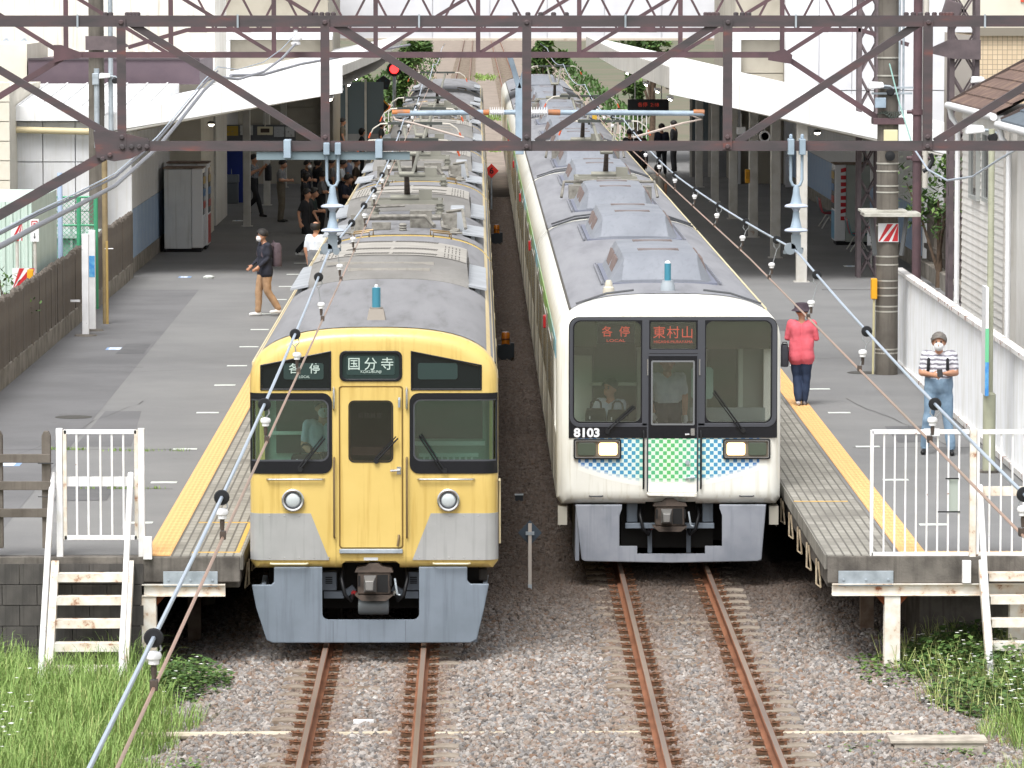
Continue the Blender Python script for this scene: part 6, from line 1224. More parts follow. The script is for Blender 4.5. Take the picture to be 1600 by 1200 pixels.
m = MB(); m.box(gxx(1528,770)-.015,gxx(1528,770)+.015,-.02,.02,z0,z1); obj('stile', m, WHITE_RUST, t); m = MB(); m.box(gxx(1529,770),gxx(1660,770),.012,.02,gzz(775),gzz(760)); obj('mid_plate', m, WHITE_RUST2, t)
m = MB(); m.box(-.05,.05,-.03,.03,-.1,.1); t = None
for px, py, lab in ((231,856,'left stairs'),(1510,893,'right stairs')): p = at(px,py,YE-.06); tag(obj('bracket_plate', MB().box(-.05,.05,-.05,.03,-.13,.13), WHITE_RUST, loc=p, bevel=.006), 'small white steel bracket plate beside the '+lab, 'bracket')
# low concrete post fence at the left end and the block wall below it
t = thing('post_fence', 'weathered concrete post and rail fence left of the gate', 'fence', (0,YE-.02,0)); zc = gzz(842,50)
for px in (-2,73,-90): X = gxx(px,750); m = MB(); m.prism([(X-.05,zc-.1),(X+.05,zc-.1),(X+.05,gzz(680,50)),(X+.025,gzz(673,50)),(X-.025,gzz(673,50)),(X-.05,gzz(680,50))], -.05, .05); obj('post', m, CONC_F, t, bevel=.006)
for py in (715,757.5,800): m = MB(); m.box(gxx(-120,750),gxx(80,750),-.09,-.055,gzz(py,50)-.05,gzz(py,50)+.05); obj('rail', m, CONC_F, t, bevel=.006)
for py in (725,777): m = MB(); X = gxx(73,750); m.tube([(X-.09,-.1,gzz(py,50)+.02),(X+.09,-.1,gzz(py,50)+.02)], .006, 5); obj('wire_tie', m, BLACK, t)
t = thing('block_wall', 'dark concrete block wall under the left platform end', 'wall', (0,YE-.06,0)); xa, xb = gxx(-160,900), gxx(225,900); b = None; r = 0
m = MB(); m.box(xa,xb,.05,.3,-.5,1.0); obj('mortar', m, mat('mortar_dark','#3c3a38',.95), t)
z = -.42; BLK = mat('block_grey','#55524f',.95,c2='#454341',scale=2.5,bump=.5,bscale=60,streak='#333130')
while z < 1.0:
    x = xa-(.2 if r % 2 else 0)
    while x < xb:
        x0, x1 = max(xa,x)+.004, min(xb,x+.4)-.004
        if x1-x0 > .05:
            if b is None: b = obj('block', MB().box(0,1,0,.1,.004,.236), BLK, t); q = b
            else: q = pcopy(b, t)
            q.location = (x0,random.uniform(-.004,.004),z); q.scale = (x1-x0,1,1)
        x += .4
    z += .24; r += 1
for side, px0, px1 in ((-1,255,340),(1,1310,1396)):
    t = thing('edge_plate', 'galvanised plate bolted to the %s platform end beam' % ('left' if side<0 else 'right'), 'plate', (0,PY0-.03,0)); m = MB(); Y = PY0-.03; m.box(at(px0,900,Y).x,at(px1,900,Y).x,0,.012,at(300,917,Y).z,at(300,893,Y).z); p = obj('plate', m, STEEL_G, t, bevel=.003)
    for k in range(3): x = at(px0+8+(px1-px0-16)*k/2,905,Y).x; m = MB(); m.lathe([(.01,-.012),(.014,-.008),(.014,0)], 8, (x,0,at(300,907,Y).z), 'y'); obj('bolt', m, STEEL_G, p)
for side, a, b, posts in ((-1,222,352,(232,)),(1,1300,1660,(1394,1590))):
    t = thing('steel_substructure', 'rusty white steel beam and posts holding the %s platform end' % ('left' if side<0 else 'right'), 'substructure', (0,PY0,0)); Y = PY0
    m = MB(); z1, z0 = .78, .64; xa, xb = at(a,925,Y).x, at(b,925,Y).x; m.box(xa,xb,.02,.03,z0,z1); m.box(xa,xb,-.04,.09,z1-.012,z1); m.box(xa,xb,-.04,.09,z0,z0+.012); obj('beam', m, WHITE_RUST2, t)
    for px in posts:
        X = at(px,980,Y).x; m = MB(); m.box(X-.09,X+.09,-.02,-.008,-.5,z0); m.box(X-.09,X+.09,.15,.162,-.5,z0); m.box(X-.006,X+.006,-.008,.15,-.5,z0); obj('post', m, WHITE_RUST2, t)
        for s in (-1,1): m = MB(); m.prism([(X+s*.09,z0),(X+s*.2,z0),(X+s*.09,z0-.12)], .06, .075); obj('gusset', m, mat('rust_plate','#8a4a2a',.8,c2='#6d3d25',scale=9), t)
    for k in range(6):
        y = 3.2+k*3.0; X = (LE-.75) if side < 0 else (RE+.75); m = MB(); m.box(X-.08,X+.08,y-.08,y+.08,-.5,.7); obj('inner_post', m, mat('rust_post','#7d6d5f',.8,c2='#5d4a3c',scale=5), t)
# ------------------------------------------------------------------ right boundary: white corrugated fence
t = thing('corrugated_fence', 'rusty white corrugated steel fence along the right platform', 'fence', (RF,57.0,0)); L = 23.2; n = 12; pm = None
pp = []; st = L/n
for i in range(16): a = st*i/16; e = st/16; pp += [(0,a),(0,a+.45*e),(.035,a+.55*e),(.035,a+.95*e)]
m = MB(); pp += [(.05,st),(.05,0)]; m.prism(pp, PZ+.1, 2.72, 'z')
for i in range(n):
    if pm is None: pm = obj('sheet', m, WHITE_FENCE, t)
    else: pcopy(pm, t, (0,i*st,0))
m = MB(); m.box(-.06,.08,0,L,2.71,2.77); obj('cap_rail', m, mat('cap_rust','#dcdad8',.7,c2='#8a5a44',scale=5,lo=.56,hi=.66), t); m = MB(); m.box(-.05,.05,0,L,PZ+.02,PZ+.1); obj('foot_rail', m, mat('cap_rust','#b9aba0'), t)
for i in range(9): m = MB(); m.box(-.05,-.005,i*2.9-.03,i*2.9+.03,PZ,2.72) if i == 8 else m.box(.052,.1,i*2.9-.03,i*2.9+.03,PZ,2.72); obj('post', m, WHITE_FENCE, t)
# platform sign post
p = onz(1545,738,PZ); t = thing('sign_post', 'pale olive steel post with narrow upright sign at the right fence', 'post', (p.x,p.y,PZ)); m = MB(); m.lathe([(.085,0),(.085,1.05),(.045,1.08),(.042,4.6)], 14); obj('shaft', m, mat('olive_post','#a6a894',.5,c2='#989a86',scale=3), t, smooth=40); m = MB(); m.lathe([(.15,0),(.15,.03)], 12); obj('foot', m, CONC, t)
m = MB(); m.box(-.085,-.045,-.25,.25,1.05,2.5); s_ = obj('sign', m, WHT, t); m = MB(); m.box(-.09,-.04,-.254,-.246,1.05,1.5); obj('blue_end', m, mat('mark_blue','#3f84c4'), s_); m = MB(); m.box(-.09,-.04,-.254,-.246,1.5,1.95); obj('green_end', m, mat('mark_green','#69b98c',.4), s_)
flood(1527,203,62.5,'white floodlight on the post at the right fence')
# ------------------------------------------------------------------ houses on the right: walls run along the platform fence
SID = mat('white_siding','#e0deda',.6,c2='#d6d3cd',scale=1.5,streak='#c4bfb6'); SHG = mat('brown_shingle','#6b564e',.85,c2='#58463f',scale=7,rust='#7c6658',rscale=2.5,rlo=.5,rhi=.62)
def side_house(label, X, y0, y1, zE, W_, slope, shm, boards, wins, nrow, pipe):
    t = thing('house', label, 'house', (X,y0,0)); L = y1-y0; m = MB(); m.box(.06,W_,.02,L-.02,-.4,zE); obj('core', m, SID, t)
    if boards:
        b = None
        for i in range(int((zE-.1)/.13)):
            if b is None: m = MB(); m.add([(0,0,0),(0,L,0),(.02,L,.137),(.02,0,.137),(.06,0,0),(.06,L,0),(.06,L,.137),(.06,0,.137)], [(0,1,2,3),(4,7,6,5),(0,4,5,1),(1,5,6,2),(2,6,7,3),(3,7,4,0)]); b = obj('siding_board', m, SID, t, loc=(0,0,.1))
            else: pcopy(b, t, (0,0,.1+.13*i))
        m = MB(); m.box(-.012,.06,-.06,.16,.0,zE); obj('corner_quoin', m, mat('quoin','#cbc6bf',.7), t)
    for (ya, yb, za, zb_) in wins:
        m = MB()
        for q in ((ya-.07,ya,za-.07,zb_+.07),(yb,yb+.07,za-.07,zb_+.07),(ya,yb,za-.07,za),(ya,yb,zb_,zb_+.07)): m.box(-.07,.04,q[0]-y0,q[1]-y0,q[2],q[3])
        f = obj('window', m, mat('win_frame','#b2b5b3',.4,metal=.3), t); m = MB(); m.box(-.03,-.01,ya-y0,yb-y0,za,zb_); obj('pane', m, mat('pane_dark','#23262b',.08,spec=.8), f)
    ov = .16; R_ = W_/2; rise = slope*(R_+ov); d = Vector((R_+ov,0,rise)); sn = d.normalized(); nn = Vector((-sn.z,0,sn.x)); P0 = Vector((-ov,0,zE+.02))
    m = MB(); m.add([(-ov,-.25,zE),(-ov,L+.3,zE),(R_,L+.3,zE+rise),(R_,-.25,zE+rise),(W_+ov,L+.3,zE),(W_+ov,-.25,zE)], [(0,1,2,3),(3,2,4,5)]); obj('roof_deck', m, mat('deck_dark','#4a3f3b',.8), t)
    for i in range(nrow):
        a0, a1 = d.length*i/nrow, d.length*(i+1)/nrow+.04; A0, A1 = P0+sn*a0+nn*.04, P0+sn*a1+nn*.012
        m = MB(); m.add([(A0.x,-.27,A0.z),(A0.x,L+.32,A0.z),(A1.x,L+.32,A1.z),(A1.x,-.27,A1.z),(A0.x,-.27,A0.z-.03),(A0.x,L+.32,A0.z-.03)], [(0,1,2,3),(4,5,1,0)]); obj('shingle_row', m, shm, t)
    m = MB(); m.bar((-ov,L+.33,zE+.03),(R_,L+.33,zE+rise+.03),.06,.12); obj('verge_trim', m, mat('deck_dark','#4a3f3b'), t)
    m = MB(); m.tube([(-ov-.07,-.25,zE-.03),(-ov-.07,L+.35,zE-.03)], .065, 10); m.box(-ov,-.02,-.2,L+.28,zE-.12,zE-.005); obj('gutter', m, WHT, t, smooth=40)
    m = MB(); m.tube([(-ov-.05,L+.2,zE-.08),(-ov-.02,L+.15,zE-.25),(-.08,L-.02,zE-.4),(-.08,L-.02,-.3)], .05, 10); obj('downpipe', m, WHT, t, smooth=40); return t
HX = 8.9; hY = lambda px: FPX*HX/(px-746)
zE1 = 5.42; side_house('white boarded house with brown shingle roof at the right edge', HX, hY(1571), hY(1503), zE1, 7.2, .55, SHG, True, [(hY(1531),hY(1520),3.85,5.0),(hY(1550),hY(1541),3.9,5.0)], 14, True)
side_house('white rendered house with grey blue roof in front of the boarded one', HX+.05, 66.0, hY(1579), 5.30, 7.2, .5, mat('slate_blue','#5f6972',.7,c2='#535d66',scale=5), False, [(72.5,74.2,3.2,4.6)], 12, True)
flood(1530,165-40,88.5,'white floodlight on the lattice tower above the house roof')
# bush between the wall and the house
# ------------------------------------------------------------------ people
SKIN = mat('skin', '#b98a70', .6, c2='#b08268', scale=20); HAIRB = mat('hair_black', '#1d1a19', .6, c2='#2a2624', scale=60, bump=.1, bscale=90); HAIRG = mat('hair_grey', '#6f6a65', .7, c2='#5a5652', scale=30, bump=.1, bscale=90)
def cloth(name, c, c2=None): return mat('cloth_'+name, c, .85, c2=c2 or c, scale=9, bump=1.0, bscale=11)
MASKW = mat('face_mask', '#d9dadb', .7)
def capsule(m, p0, r0, p1, r1, n=12):
    p0, p1 = Vector(p0), Vector(p1); d = p1-p0; L = d.length
    d = d.normalized() if L > 1e-6 else Vector((0,0,1)); u = Vector((0,0,1)) if abs(d.z) < .9 else Vector((1,0,0)); a = d.cross(u).normalized(); b = d.cross(a); rings = []
    for k in range(5): t = -math.pi/2+math.pi/2*k/4*.999+.001; rings.append((p0+d*r0*math.sin(t), r0*math.cos(t)))
    for k in range(1,5): t = math.pi/2*k/4*.999; rings.append((p1+d*r1*math.sin(t), r1*math.cos(t)))
    rings.insert(5, (p1, r1)); m.loft([[tuple(c+(a*math.cos(2*math.pi*j/n)+b*math.sin(2*math.pi*j/n))*r) for j in range(n)] for c, r in rings])
BASE = dict(pel=(0,0,.93), wai=(0,0,1.10), che=(0,0,1.30), nek=(0,.0,1.47), hed=(0,-.02,1.585), sha=(-.18,0,1.39), shb=(.18,0,1.39), ela=(-.235,.02,1.13), elb=(.235,.02,1.13), wra=(-.23,-.06,.89), wrb=(.23,-.06,.89), kna=(-.10,-.02,.50), knb=(.10,-.02,.50), ana=(-.11,.02,.09), anb=(.11,.02,.09))
WALK = dict(kna=(-.10,-.17,.51), ana=(-.10,-.27,.10), knb=(.10,-.02,.50), anb=(.10,.30,.17), ela=(-.235,.10,1.14), wra=(-.23,.07,.89), elb=(.235,-.07,1.14), wrb=(.22,-.2,.93))
PHONE = dict(ela=(-.24,-.03,1.14), wra=(-.07,-.25,1.13), elb=(.24,-.03,1.14), wrb=(.07,-.26,1.15), hed=(0,-.065,1.57))
SIT = dict(pel=(0,0,.93), kna=(-.12,-.42,.93), knb=(.12,-.42,.93), ana=(-.12,-.45,.5), anb=(.12,-.45,.5), ela=(-.24,-.1,1.14), elb=(.24,-.1,1.14), wra=(-.2,-.36,1.08), wrb=(.2,-.36,1.08))
def person(label, loc, rz, h, pose, top, legs, shoes, near=False, hair=HAIRB, sleeve='short', mask=False, group=None, bald=False, long=False, hat=None, fat=1.0, coat=0, skirt=None, glove=None):
    J = dict(BASE); J.update(pose); J = {k: Vector(v) for k, v in J.items()}; k = h/1.70
    C = []; S, T, Lg, Sh, Sl = 0, 1, 2, 3, 4
    def c(p0, r0, p1, r1, mt): C.append((Vector(p0), r0, Vector(p1), r1, mt))
    f = fat
    for s in (-1,1):
        c(J['pel']+Vector((s*.075,0,.0)), .115*f, J['wai']+Vector((s*.065,0,.02)), .105*f, Lg if not coat else T)
        c(J['wai']+Vector((s*.065,-.005,0)), .108*f, J['che']+Vector((s*.085,0,0)), .115*f, T); c(J['che']+Vector((s*.085,0,0)), .11*f, J['che']+Vector((s*.12,0,.09)), .065, T)
        if coat: c(J['pel']+Vector((s*.09,0,-coat)), .12*f, J['wai']+Vector((s*.07,0,0)), .115*f, T)
        q = 'a' if s < 0 else 'b'
        c(J['pel']+Vector((s*.09,0,-.04)), .098*f, J['kn'+q], .076, Lg); c(J['kn'+q], .076, J['an'+q]+Vector((0,0,.03)), .063, Lg)
        an = J['an'+q]; c(an+Vector((0,.03,-.045)), .042, an+Vector((s*.02,-.15,-.055)), .036, Sh)
        sh, el, wr = J['sh'+q], J['el'+q], J['wr'+q]
        c(sh, .062*f, sh+(el-sh)*.72, .056, T); c(sh+(el-sh)*.7, .05, el, .043, T if sleeve == 'long' else S if sleeve == 'short' else T); c(el, .043, el+(wr-el)*.9, .032, T if sleeve == 'long' else S)
        d = (wr-el).normalized(); hp = wr+d*.05; hm = Sl if glove else S; c(wr, .03, hp, .034, hm)
        side = Vector((-s,0,0)) if abs(d.x) < .7 else Vector((0,0,1)); curl = Vector((0,-.01,-.0)) if d.z < -.5 else Vector((0,0,-.02))
        for i, L in enumerate((.062,.072,.068,.05)):
            o = d.cross(side).normalized() if d.cross(side).length > .1 else Vector((0,1,0)); b = hp+d*.02+o*(.026-.0175*i); m1 = b+d*L*.55+curl*.5; c(b, .0095, m1, .009, hm); c(m1, .009, m1+d*L*.35+curl*1.2+side*.012, .008, hm)
        o = d.cross(side).normalized() if d.cross(side).length > .1 else Vector((0,1,0)); tb = wr+d*.02+o*.03; c(tb, .012, tb+d*.03+o*.03+side*.01, .0105, hm); c(tb+d*.03+o*.03+side*.01, .0105, tb+d*.06+o*.036+side*.02, .009, hm)
    c(J['nek']-Vector((0,0,.05)), .055, J['hed']-Vector((0,-.01,.06)), .052, S)
    H = J['hed']; fw = (H-J['nek']); tilt = max(0, -fw.y-.02)
    c(H+Vector((0,.015,.03)), .093, H+Vector((0,-.02,-.045)), .074, S); c(H+Vector((0,-.045-tilt*.3,-.07)), .042, H+Vector((0,-.03,-.05)), .05, S)
    c(H+Vector((0,-.098,-.012)), .011, H+Vector((0,-.112-tilt*.1,-.035)), .014, S)
    for s in (-1,1): c(H+Vector((s*.088,.01,.012)), .016, H+Vector((s*.09,.008,-.03)), .011, S)
    if skirt: 
        for s in (-1,1): c(J['pel']+Vector((s*.08,0,0)), .12, J['pel']+Vector((s*.1,0,-skirt)), .14, Lg)
    m = MB()
    for p0, r0, p1, r1, mt in C: capsule(m, p0*k, r0*k, p1*k, r1*k, 12 if near else 8)
    o = obj('person', m, None); md = o.modifiers.new('r','REMESH'); md.mode = 'VOXEL'; md.voxel_size = .0125 if near else .024; sm_ = o.modifiers.new('s','SMOOTH'); sm_.factor = .5; sm_.iterations = 2 if near else 2
    bpy.context.view_layer.update(); baked(o); me = o.data; me.materials.clear()
    for q in (SKIN, top, legs, shoes, glove or SKIN): me.materials.append(q)
    if near:                                   # folds in the clothes
        nv = len(me.vertices); co = np.zeros(nv*3); no = np.zeros(nv*3); me.vertices.foreach_get('co', co); me.vertices.foreach_get('normal', no); co = co.reshape(-1,3); no = no.reshape(-1,3); rg_ = np.random.RandomState(len(label)); d = np.zeros(nv)
        for f_, a_ in ((14,.5),(22,.45),(34,.35),(50,.25),(70,.15)):
            for _ in range(3): w_ = rg_.normal(size=3); w_ = w_/np.linalg.norm(w_)*f_; ph = rg_.uniform(0,6.28); wob = np.sin(co@(rg_.normal(size=3)*6))*1.5; d += a_*np.sin(co@w_+ph+wob)
        msk = (co[:,2] > .16*k) & (co[:,2] < (J['nek'].z-.06)*k); co = co+no*(d*.0042*msk)[:,None]; me.vertices.foreach_set('co', co.ravel()); me.update()
    n = len(me.polygons); ce = np.zeros(n*3); me.polygons.foreach_get('center', ce); ce = ce.reshape(-1,3)/k; best = np.full(n, 1e9); mi = np.zeros(n, dtype=np.int32)
    for p0, r0, p1, r1, mt in C:
        a = np.array(p0); d = np.array(p1-p0); L2 = max(1e-9, d@d); t = np.clip(((ce-a)@d)/L2, 0, 1); dist = np.linalg.norm(ce-(a+t[:,None]*d), axis=1)-(r0+(r1-r0)*t); w = dist < best; best[w] = dist[w]; mi[w] = mt
    me.polygons.foreach_set('material_index', mi); me.polygons.foreach_set('use_smooth', np.ones(n, dtype=bool)); me.update()
    o.location = loc; o.rotation_euler = (0,0,rz); tag(o, label, 'person', group)
    # hair: a cap that follows the skull, open at the face
    if hair is not None:
        m = MB(); rr = []; Hh = (H+Vector((0,.012,.03)))*k; nr = 8; ns = 18
        low = -.9 if long else -.35
        for i in range(nr+1):
            ring_ = []
            for j in range(ns):
                a = 2*math.pi*j/ns; front = max(0,-math.sin(a)); lo = low+(.72 if not long else 1.2)*front**1.6 if not bald else -.8+.9*front
                hi = math.pi/2 if not bald else .6-.9*front; e0 = lo if lo < hi-.05 else hi-.05; el_ = e0+(hi-e0)*i/nr; r = (.113+.006*math.sin(j*5.1+i*3.3))*k*(.7 if bald and front > .15 else 1); cz = math.cos(el_)
                ring_.append((Hh.x+r*cz*math.cos(a), Hh.y+r*1.06*cz*math.sin(a), Hh.z+r*1.02*math.sin(el_) if el_ > -.5 or not long else Hh.z+r*1.5*math.sin(el_)))
            rr.append(ring_)
        m.loft(rr, cap=False); obj('hair', m, hair, o, smooth=80)
    if mask: m = MB(); c0 = (H+Vector((0,-.052,-.05)))*k; m.lathe([(.005,-.062*k),(.045*k,-.05*k),(.064*k,-.02*k),(.07*k,.01*k)], 12, c0, 'y'); obj('face_mask', m, MASKW, o, smooth=70)
    if near:
        for s in (-1,1): m = MB(); p = (H+Vector((s*.033,-.089,.012)))*k; m.lathe([(.001,-.006),(.011,-.004),(.012,.004)], 8, p, 'y'); obj('eye', m, BLACK, o); m = MB(); p = (H+Vector((s*.035,-.093,.036)))*k; m.cbox(p, (.036,.008,.007)); obj('eyebrow', m, hair or HAIRB, o)
    if hat: m = MB(); Hh = (H+Vector((0,.01,.02)))*k; m.lathe([(.165,-.005),(.16,.005),(.118,.035),(.113,.09),(.10,.115),(.05,.125),(.001,.127)], 20, Hh); obj('hat', m, hat, o, smooth=50)
    return o
def backpack(label, loc, rz, size, mt, straps=None, group=None):
    t = thing('backpack', label, 'bag', loc, rz, group); w, d, h = size; m = MB(); m.loft([[(x*.9,y,0) for x, y in rrect(-w/2,w/2,-d/2,d/2,d*.35,3)],[(x,y,h*.12) for x, y in rrect(-w/2,w/2,-d/2,d/2,d*.35,3)],[(x,y,h*.85) for x, y in rrect(-w/2,w/2,-d/2,d/2,d*.35,3)],[(x*.75,y*.7,h) for x, y in rrect(-w/2,w/2,-d/2,d/2,d*.35,3)]]); obj('body', m, mt, t, smooth=45)
    m = MB(); m.tube([(-.04,-d*.3,h-.01),(-.03,-d*.3,h+.04),(.03,-d*.3,h+.04),(.04,-d*.3,h-.01)], .01, 6); obj('handle', m, mt, t)
    m = MB(); m.box(-w*.12,-w*.08,d/2,d/2+.006,h*.15,h*.7); obj('zip', m, mat('zip_pale','#8a8588',.4), t)
    if straps:
        for s in (-1,1): m = MB(); m.tube([(s*.1,-d/2,h*.85),(s*.12,-d/2-.10,h*.98),(s*.13,-d/2-.24,h*.80),(s*.135,-d/2-.26,h*.5),(s*.16,-d/2-.12,h*.15)], .022, 6); obj('strap', m, mt, t, smooth=50)
    return t
BLKC = cloth('black','#1f2024','#26272b'); NAVY = cloth('navy','#252a38','#1e2330'); WHTC = cloth('white','#cfd4da','#c2c8d0'); GRYC = cloth('grey','#77797c','#686a6e'); KHA = cloth('khaki','#6e675a','#625b4f'); SHB = mat('shoe_black','#1b1b1d',.5); SHW = mat('shoe_white','#d6d6d4',.6); BEI = cloth('beige','#a98a6c','#9c7d60'); DNM = cloth('denim','#7f97ad','#6d869d'); DNMD = cloth('dark_denim','#27344c','#1f2b42'); PINK = cloth('pink','#d4636f','#cb5a66')
def stripe_mat():
    m = bpy.data.materials.new('cloth_striped_polo'); m.use_nodes = True; N, L = m.node_tree.nodes, m.node_tree.links; b = N['Principled BSDF']; b.inputs['Roughness'].default_value = .85; tc = N.new('ShaderNodeTexCoord'); w = N.new('ShaderNodeTexWave'); w.bands_direction = 'Z'; w.inputs['Scale'].default_value = 5.2; w.inputs['Distortion'].default_value = 2.5; w.inputs['Detail'].default_value = 3; w.inputs['Detail Scale'].default_value = 3; L.new(tc.outputs['Object'], w.inputs['Vector']); r = N.new('ShaderNodeValToRGB'); L.new(w.outputs['Color'], r.inputs[0]); e = r.color_ramp.elements; e[0].color = (*lin('#77757f'),1); e[1].color = (*lin('#d5d5dc'),1); e[0].position = .2; e[1].position = .7; L.new(r.outputs[0], b.inputs['Base Color']); return m
POLO = stripe_mat()
def floor_at(px, py): return onz(px, py, PZ)
# near figures
p = floor_at(414,494); WALKER = person('man in dark jacket and beige trousers with backpack walking on the left platform', (p.x,p.y,PZ), math.radians(-68), 1.71, dict(WALK, kna=(-.09,-.09,.51), ana=(-.09,-.11,.09), knb=(.09,.02,.5), anb=(.09,.24,.14), ela=(-.235,-.02,1.14), wra=(-.2,-.2,.98), elb=(.235,-.02,1.14), wrb=(.2,-.2,.98), hed=(0,-.06,1.575)), cloth('darknavy','#22242e','#2a2c38'), BEI, SHW, True, sleeve='long', mask=True, coat=.06, fat=1.12)
th = math.radians(-68); bk = Vector((math.sin(th)*-1*.22*-1, math.cos(th)*.22, 0)); bk = Matrix.Rotation(th,3,'Z') @ Vector((0,.235,0)); backpack('plum grey backpack worn by the walking man on the left platform', (p.x+bk.x,p.y+bk.y,PZ+.98), th, (.30,.17,.46), cloth('plum','#55494f','#4a3f45'), True)
p = floor_at(1252,634); person('woman in pink jacket, dark hat and navy trousers standing behind the white train', (p.x,p.y,PZ), math.radians(172), 1.57, dict(kna=(-.08,-.03,.50), knb=(.08,-.06,.5), ana=(-.05,.0,.09), anb=(.04,.12,.10), ela=(-.25,-.02,1.14), wra=(-.16,-.2,1.12), elb=(.25,-.02,1.14), wrb=(.16,-.22,1.12)), PINK, DNMD, mat('shoe_sneaker','#3a343a',.6,c2='#b9b2b0',scale=8), True, hair=HAIRB, sleeve='long', coat=.12, hat=cloth('plumhat','#3a3038','#463a43'), fat=1.1)
backpack('dark shoulder bag at the side of the woman in pink', (p.x-.27,p.y-.05,PZ+.62), 0, (.13,.30,.34), cloth('bag','#2b2b32'))
p = floor_at(1466,710); PM = person('grey haired man in striped polo shirt and jeans looking at his phone', (p.x,p.y,PZ), math.radians(-8), 1.70, dict(PHONE, kna=(-.14,-.04,.5), knb=(.13,-.02,.5), ana=(-.19,.05,.09), anb=(.18,-.06,.09)), POLO, DNM, SHB, True, hair=HAIRG, mask=True, fat=1.15)
backpack('black backpack worn by the man with the phone', (p.x+.02,p.y+.2,PZ+.98), math.radians(-8), (.30,.16,.44), BLKC, True)
q = Matrix.Rotation(math.radians(-8),3,'Z') @ Vector((.03,-.37,1.165)); t = thing('smartphone', 'dark smartphone held by the man in the striped polo shirt', 'phone', (p.x+q.x,p.y+q.y,PZ+q.z)); t.rotation_euler = (math.radians(-50),0,0); m = MB(); m.box(-.038,.038,-.005,.005,-.075,.075); obj('body', m, BLACK, t, bevel=.004); m = MB(); m.box(-.033,.033,.0055,.0065,-.068,.068); obj('screen', m, mat('screen','#30363f',.1), t)
# train crew
UNI = cloth('uniform_shirt','#b9c6d4','#aebccb')
person('driver in pale blue shirt standing in the yellow train cab', (XL-.62,YF+1.15,1.12), math.radians(10), 1.68, dict(PHONE, wra=(-.12,-.3,1.05), wrb=(.1,-.3,1.05), hed=(0,-.02,1.585)), UNI, NAVY, SHB, True, sleeve='short', mask=True, hat=None)
def brief(label, loc, w, h, mt, rz=0):
    t = thing('briefcase', label, 'bag', loc, rz); m = MB(); m.prism([(-w/2,0),(w/2,0),(w/2*.97,h*.8),(w/2*.85,h),(-w/2*.85,h),(-w/2*.97,h*.8)], -.07, .07); obj('body', m, mt, t, bevel=.015); m = MB(); m.tube([(-.07,0,h-.01),(-.06,0,h+.08),(-.03,0,h+.11),(.03,0,h+.11),(.06,0,h+.08),(.07,0,h-.01)], .013, 8); obj('handle', m, mt, t, smooth=50); m = MB(); m.box(-w*.32,-w*.26,-.076,-.07,h*.68,h*.78); obj('tag', m, WHT, t); return t
brief('black briefcase standing inside the left window of the yellow train', (XL+yx(477),YF+.26,1.99), .36, .24, BLKC)
person('seated driver in white shirt behind the left window of the white train', (WX-.72,WF+1.15,.78), math.radians(-35), 1.66, SIT, UNI, NAVY, SHB, True, sleeve='short')
m = MB(); m.box(-.25,.25,-.1,.35,0,.48); m.box(-.25,.25,.28,.4,.48,1.0); tag(obj('driver_seat', m, BLKC, loc=(WX-.72,WF+1.2,1.1), bevel=.04), 'dark driver seat in the cab of the white train', 'seat')
person('conductor in grey shirt standing behind the end door of the white train', (WX+.0,WF+.62,1.1), math.radians(8), 1.74, dict(ela=(-.25,.02,1.13), wra=(-.2,-.12,.92)), cloth('conductor_shirt','#b4b9c0','#a9aeb6'), NAVY, SHB, True, sleeve='short', glove=mat('glove_white','#dfe0e2',.7), fat=1.05)
brief('black bag on the desk in the left window of the white train', (WX+wx(932),WF+.3,1.72), .28, .42, BLKC); brief('dark olive bag beside the black bag in the white train', (WX+wx(966),WF+.32,1.72), .28, .40, cloth('olive','#33382c','#2b3025'))
# people waiting under the canopies
G1 = 'people waiting under the left canopy'; G2 = 'people waiting under the right canopy'
def crowd(label, px, pytop, h, rz, pose, top, legs, **k):
    g = k.pop('group', G1); r = ray(px, pytop); t = (PZ+h-CAM_H)/r.z; return person(label, (r.x*t, r.y*t, PZ), math.radians(rz), h, pose, top, legs, k.pop('shoes', SHB), False, group=g, **k)
crowd('balding man in white shirt half hidden by the yellow train roof', 493, 347, 1.68, 150, {}, WHTC, GRYC, hair=HAIRB, bald=True)
crowd('person in black clothes and pale shoes striding along the left platform', 479, 296, 1.66, 65, WALK, BLKC, BLKC, shoes=SHW)
crowd('man in patterned grey shirt walking past the blue wall', 396, 242, 1.74, 70, dict(WALK, wra=(-.1,-.3,1.35), wrb=(.1,-.3,1.4)), mat('cloth_pattern','#8b8f95',.85,c2='#3b3d42',scale=40), BLKC)
crowd('man in grey shirt and khaki trousers reading his phone', 439, 249, 1.72, 80, PHONE, GRYC, KHA)
x = onz(425,338,PZ); backpack('black backpack worn by the man in khaki trousers', (x.x-.1,x.y,PZ+1.0), math.radians(80), (.3,.16,.44), BLKC)
crowd('person with white mask in dark shirt behind the queue', 478, 250, 1.66, 60, PHONE, BLKC, NAVY, mask=True)
crowd('woman in black with long hair looking down', 476, 270, 1.6, 85, PHONE, BLKC, BLKC, long=True)
crowd('person in black next to the insulator bracket', 496, 247, 1.64, 120, {}, BLKC, NAVY, long=True)
crowd('person in pale shirt left of the insulator bracket', 502, 268, 1.62, 100, PHONE, GRYC, BLKC)
crowd('person in dark green shirt bent over a phone in the queue', 487, 293, 1.68, 75, PHONE, cloth('darkgreen','#223230','#1c2a28'), BLKC)
crowd('man in navy shirt nearest the yellow train side', 541, 272, 1.72, 70, PHONE, NAVY, BLKC)
crowd('person in grey top behind the insulator bracket', 517, 248, 1.66, 110, {}, GRYC, NAVY)
crowd('person in white top behind the man in navy', 533, 249, 1.68, 95, PHONE, WHTC, NAVY)
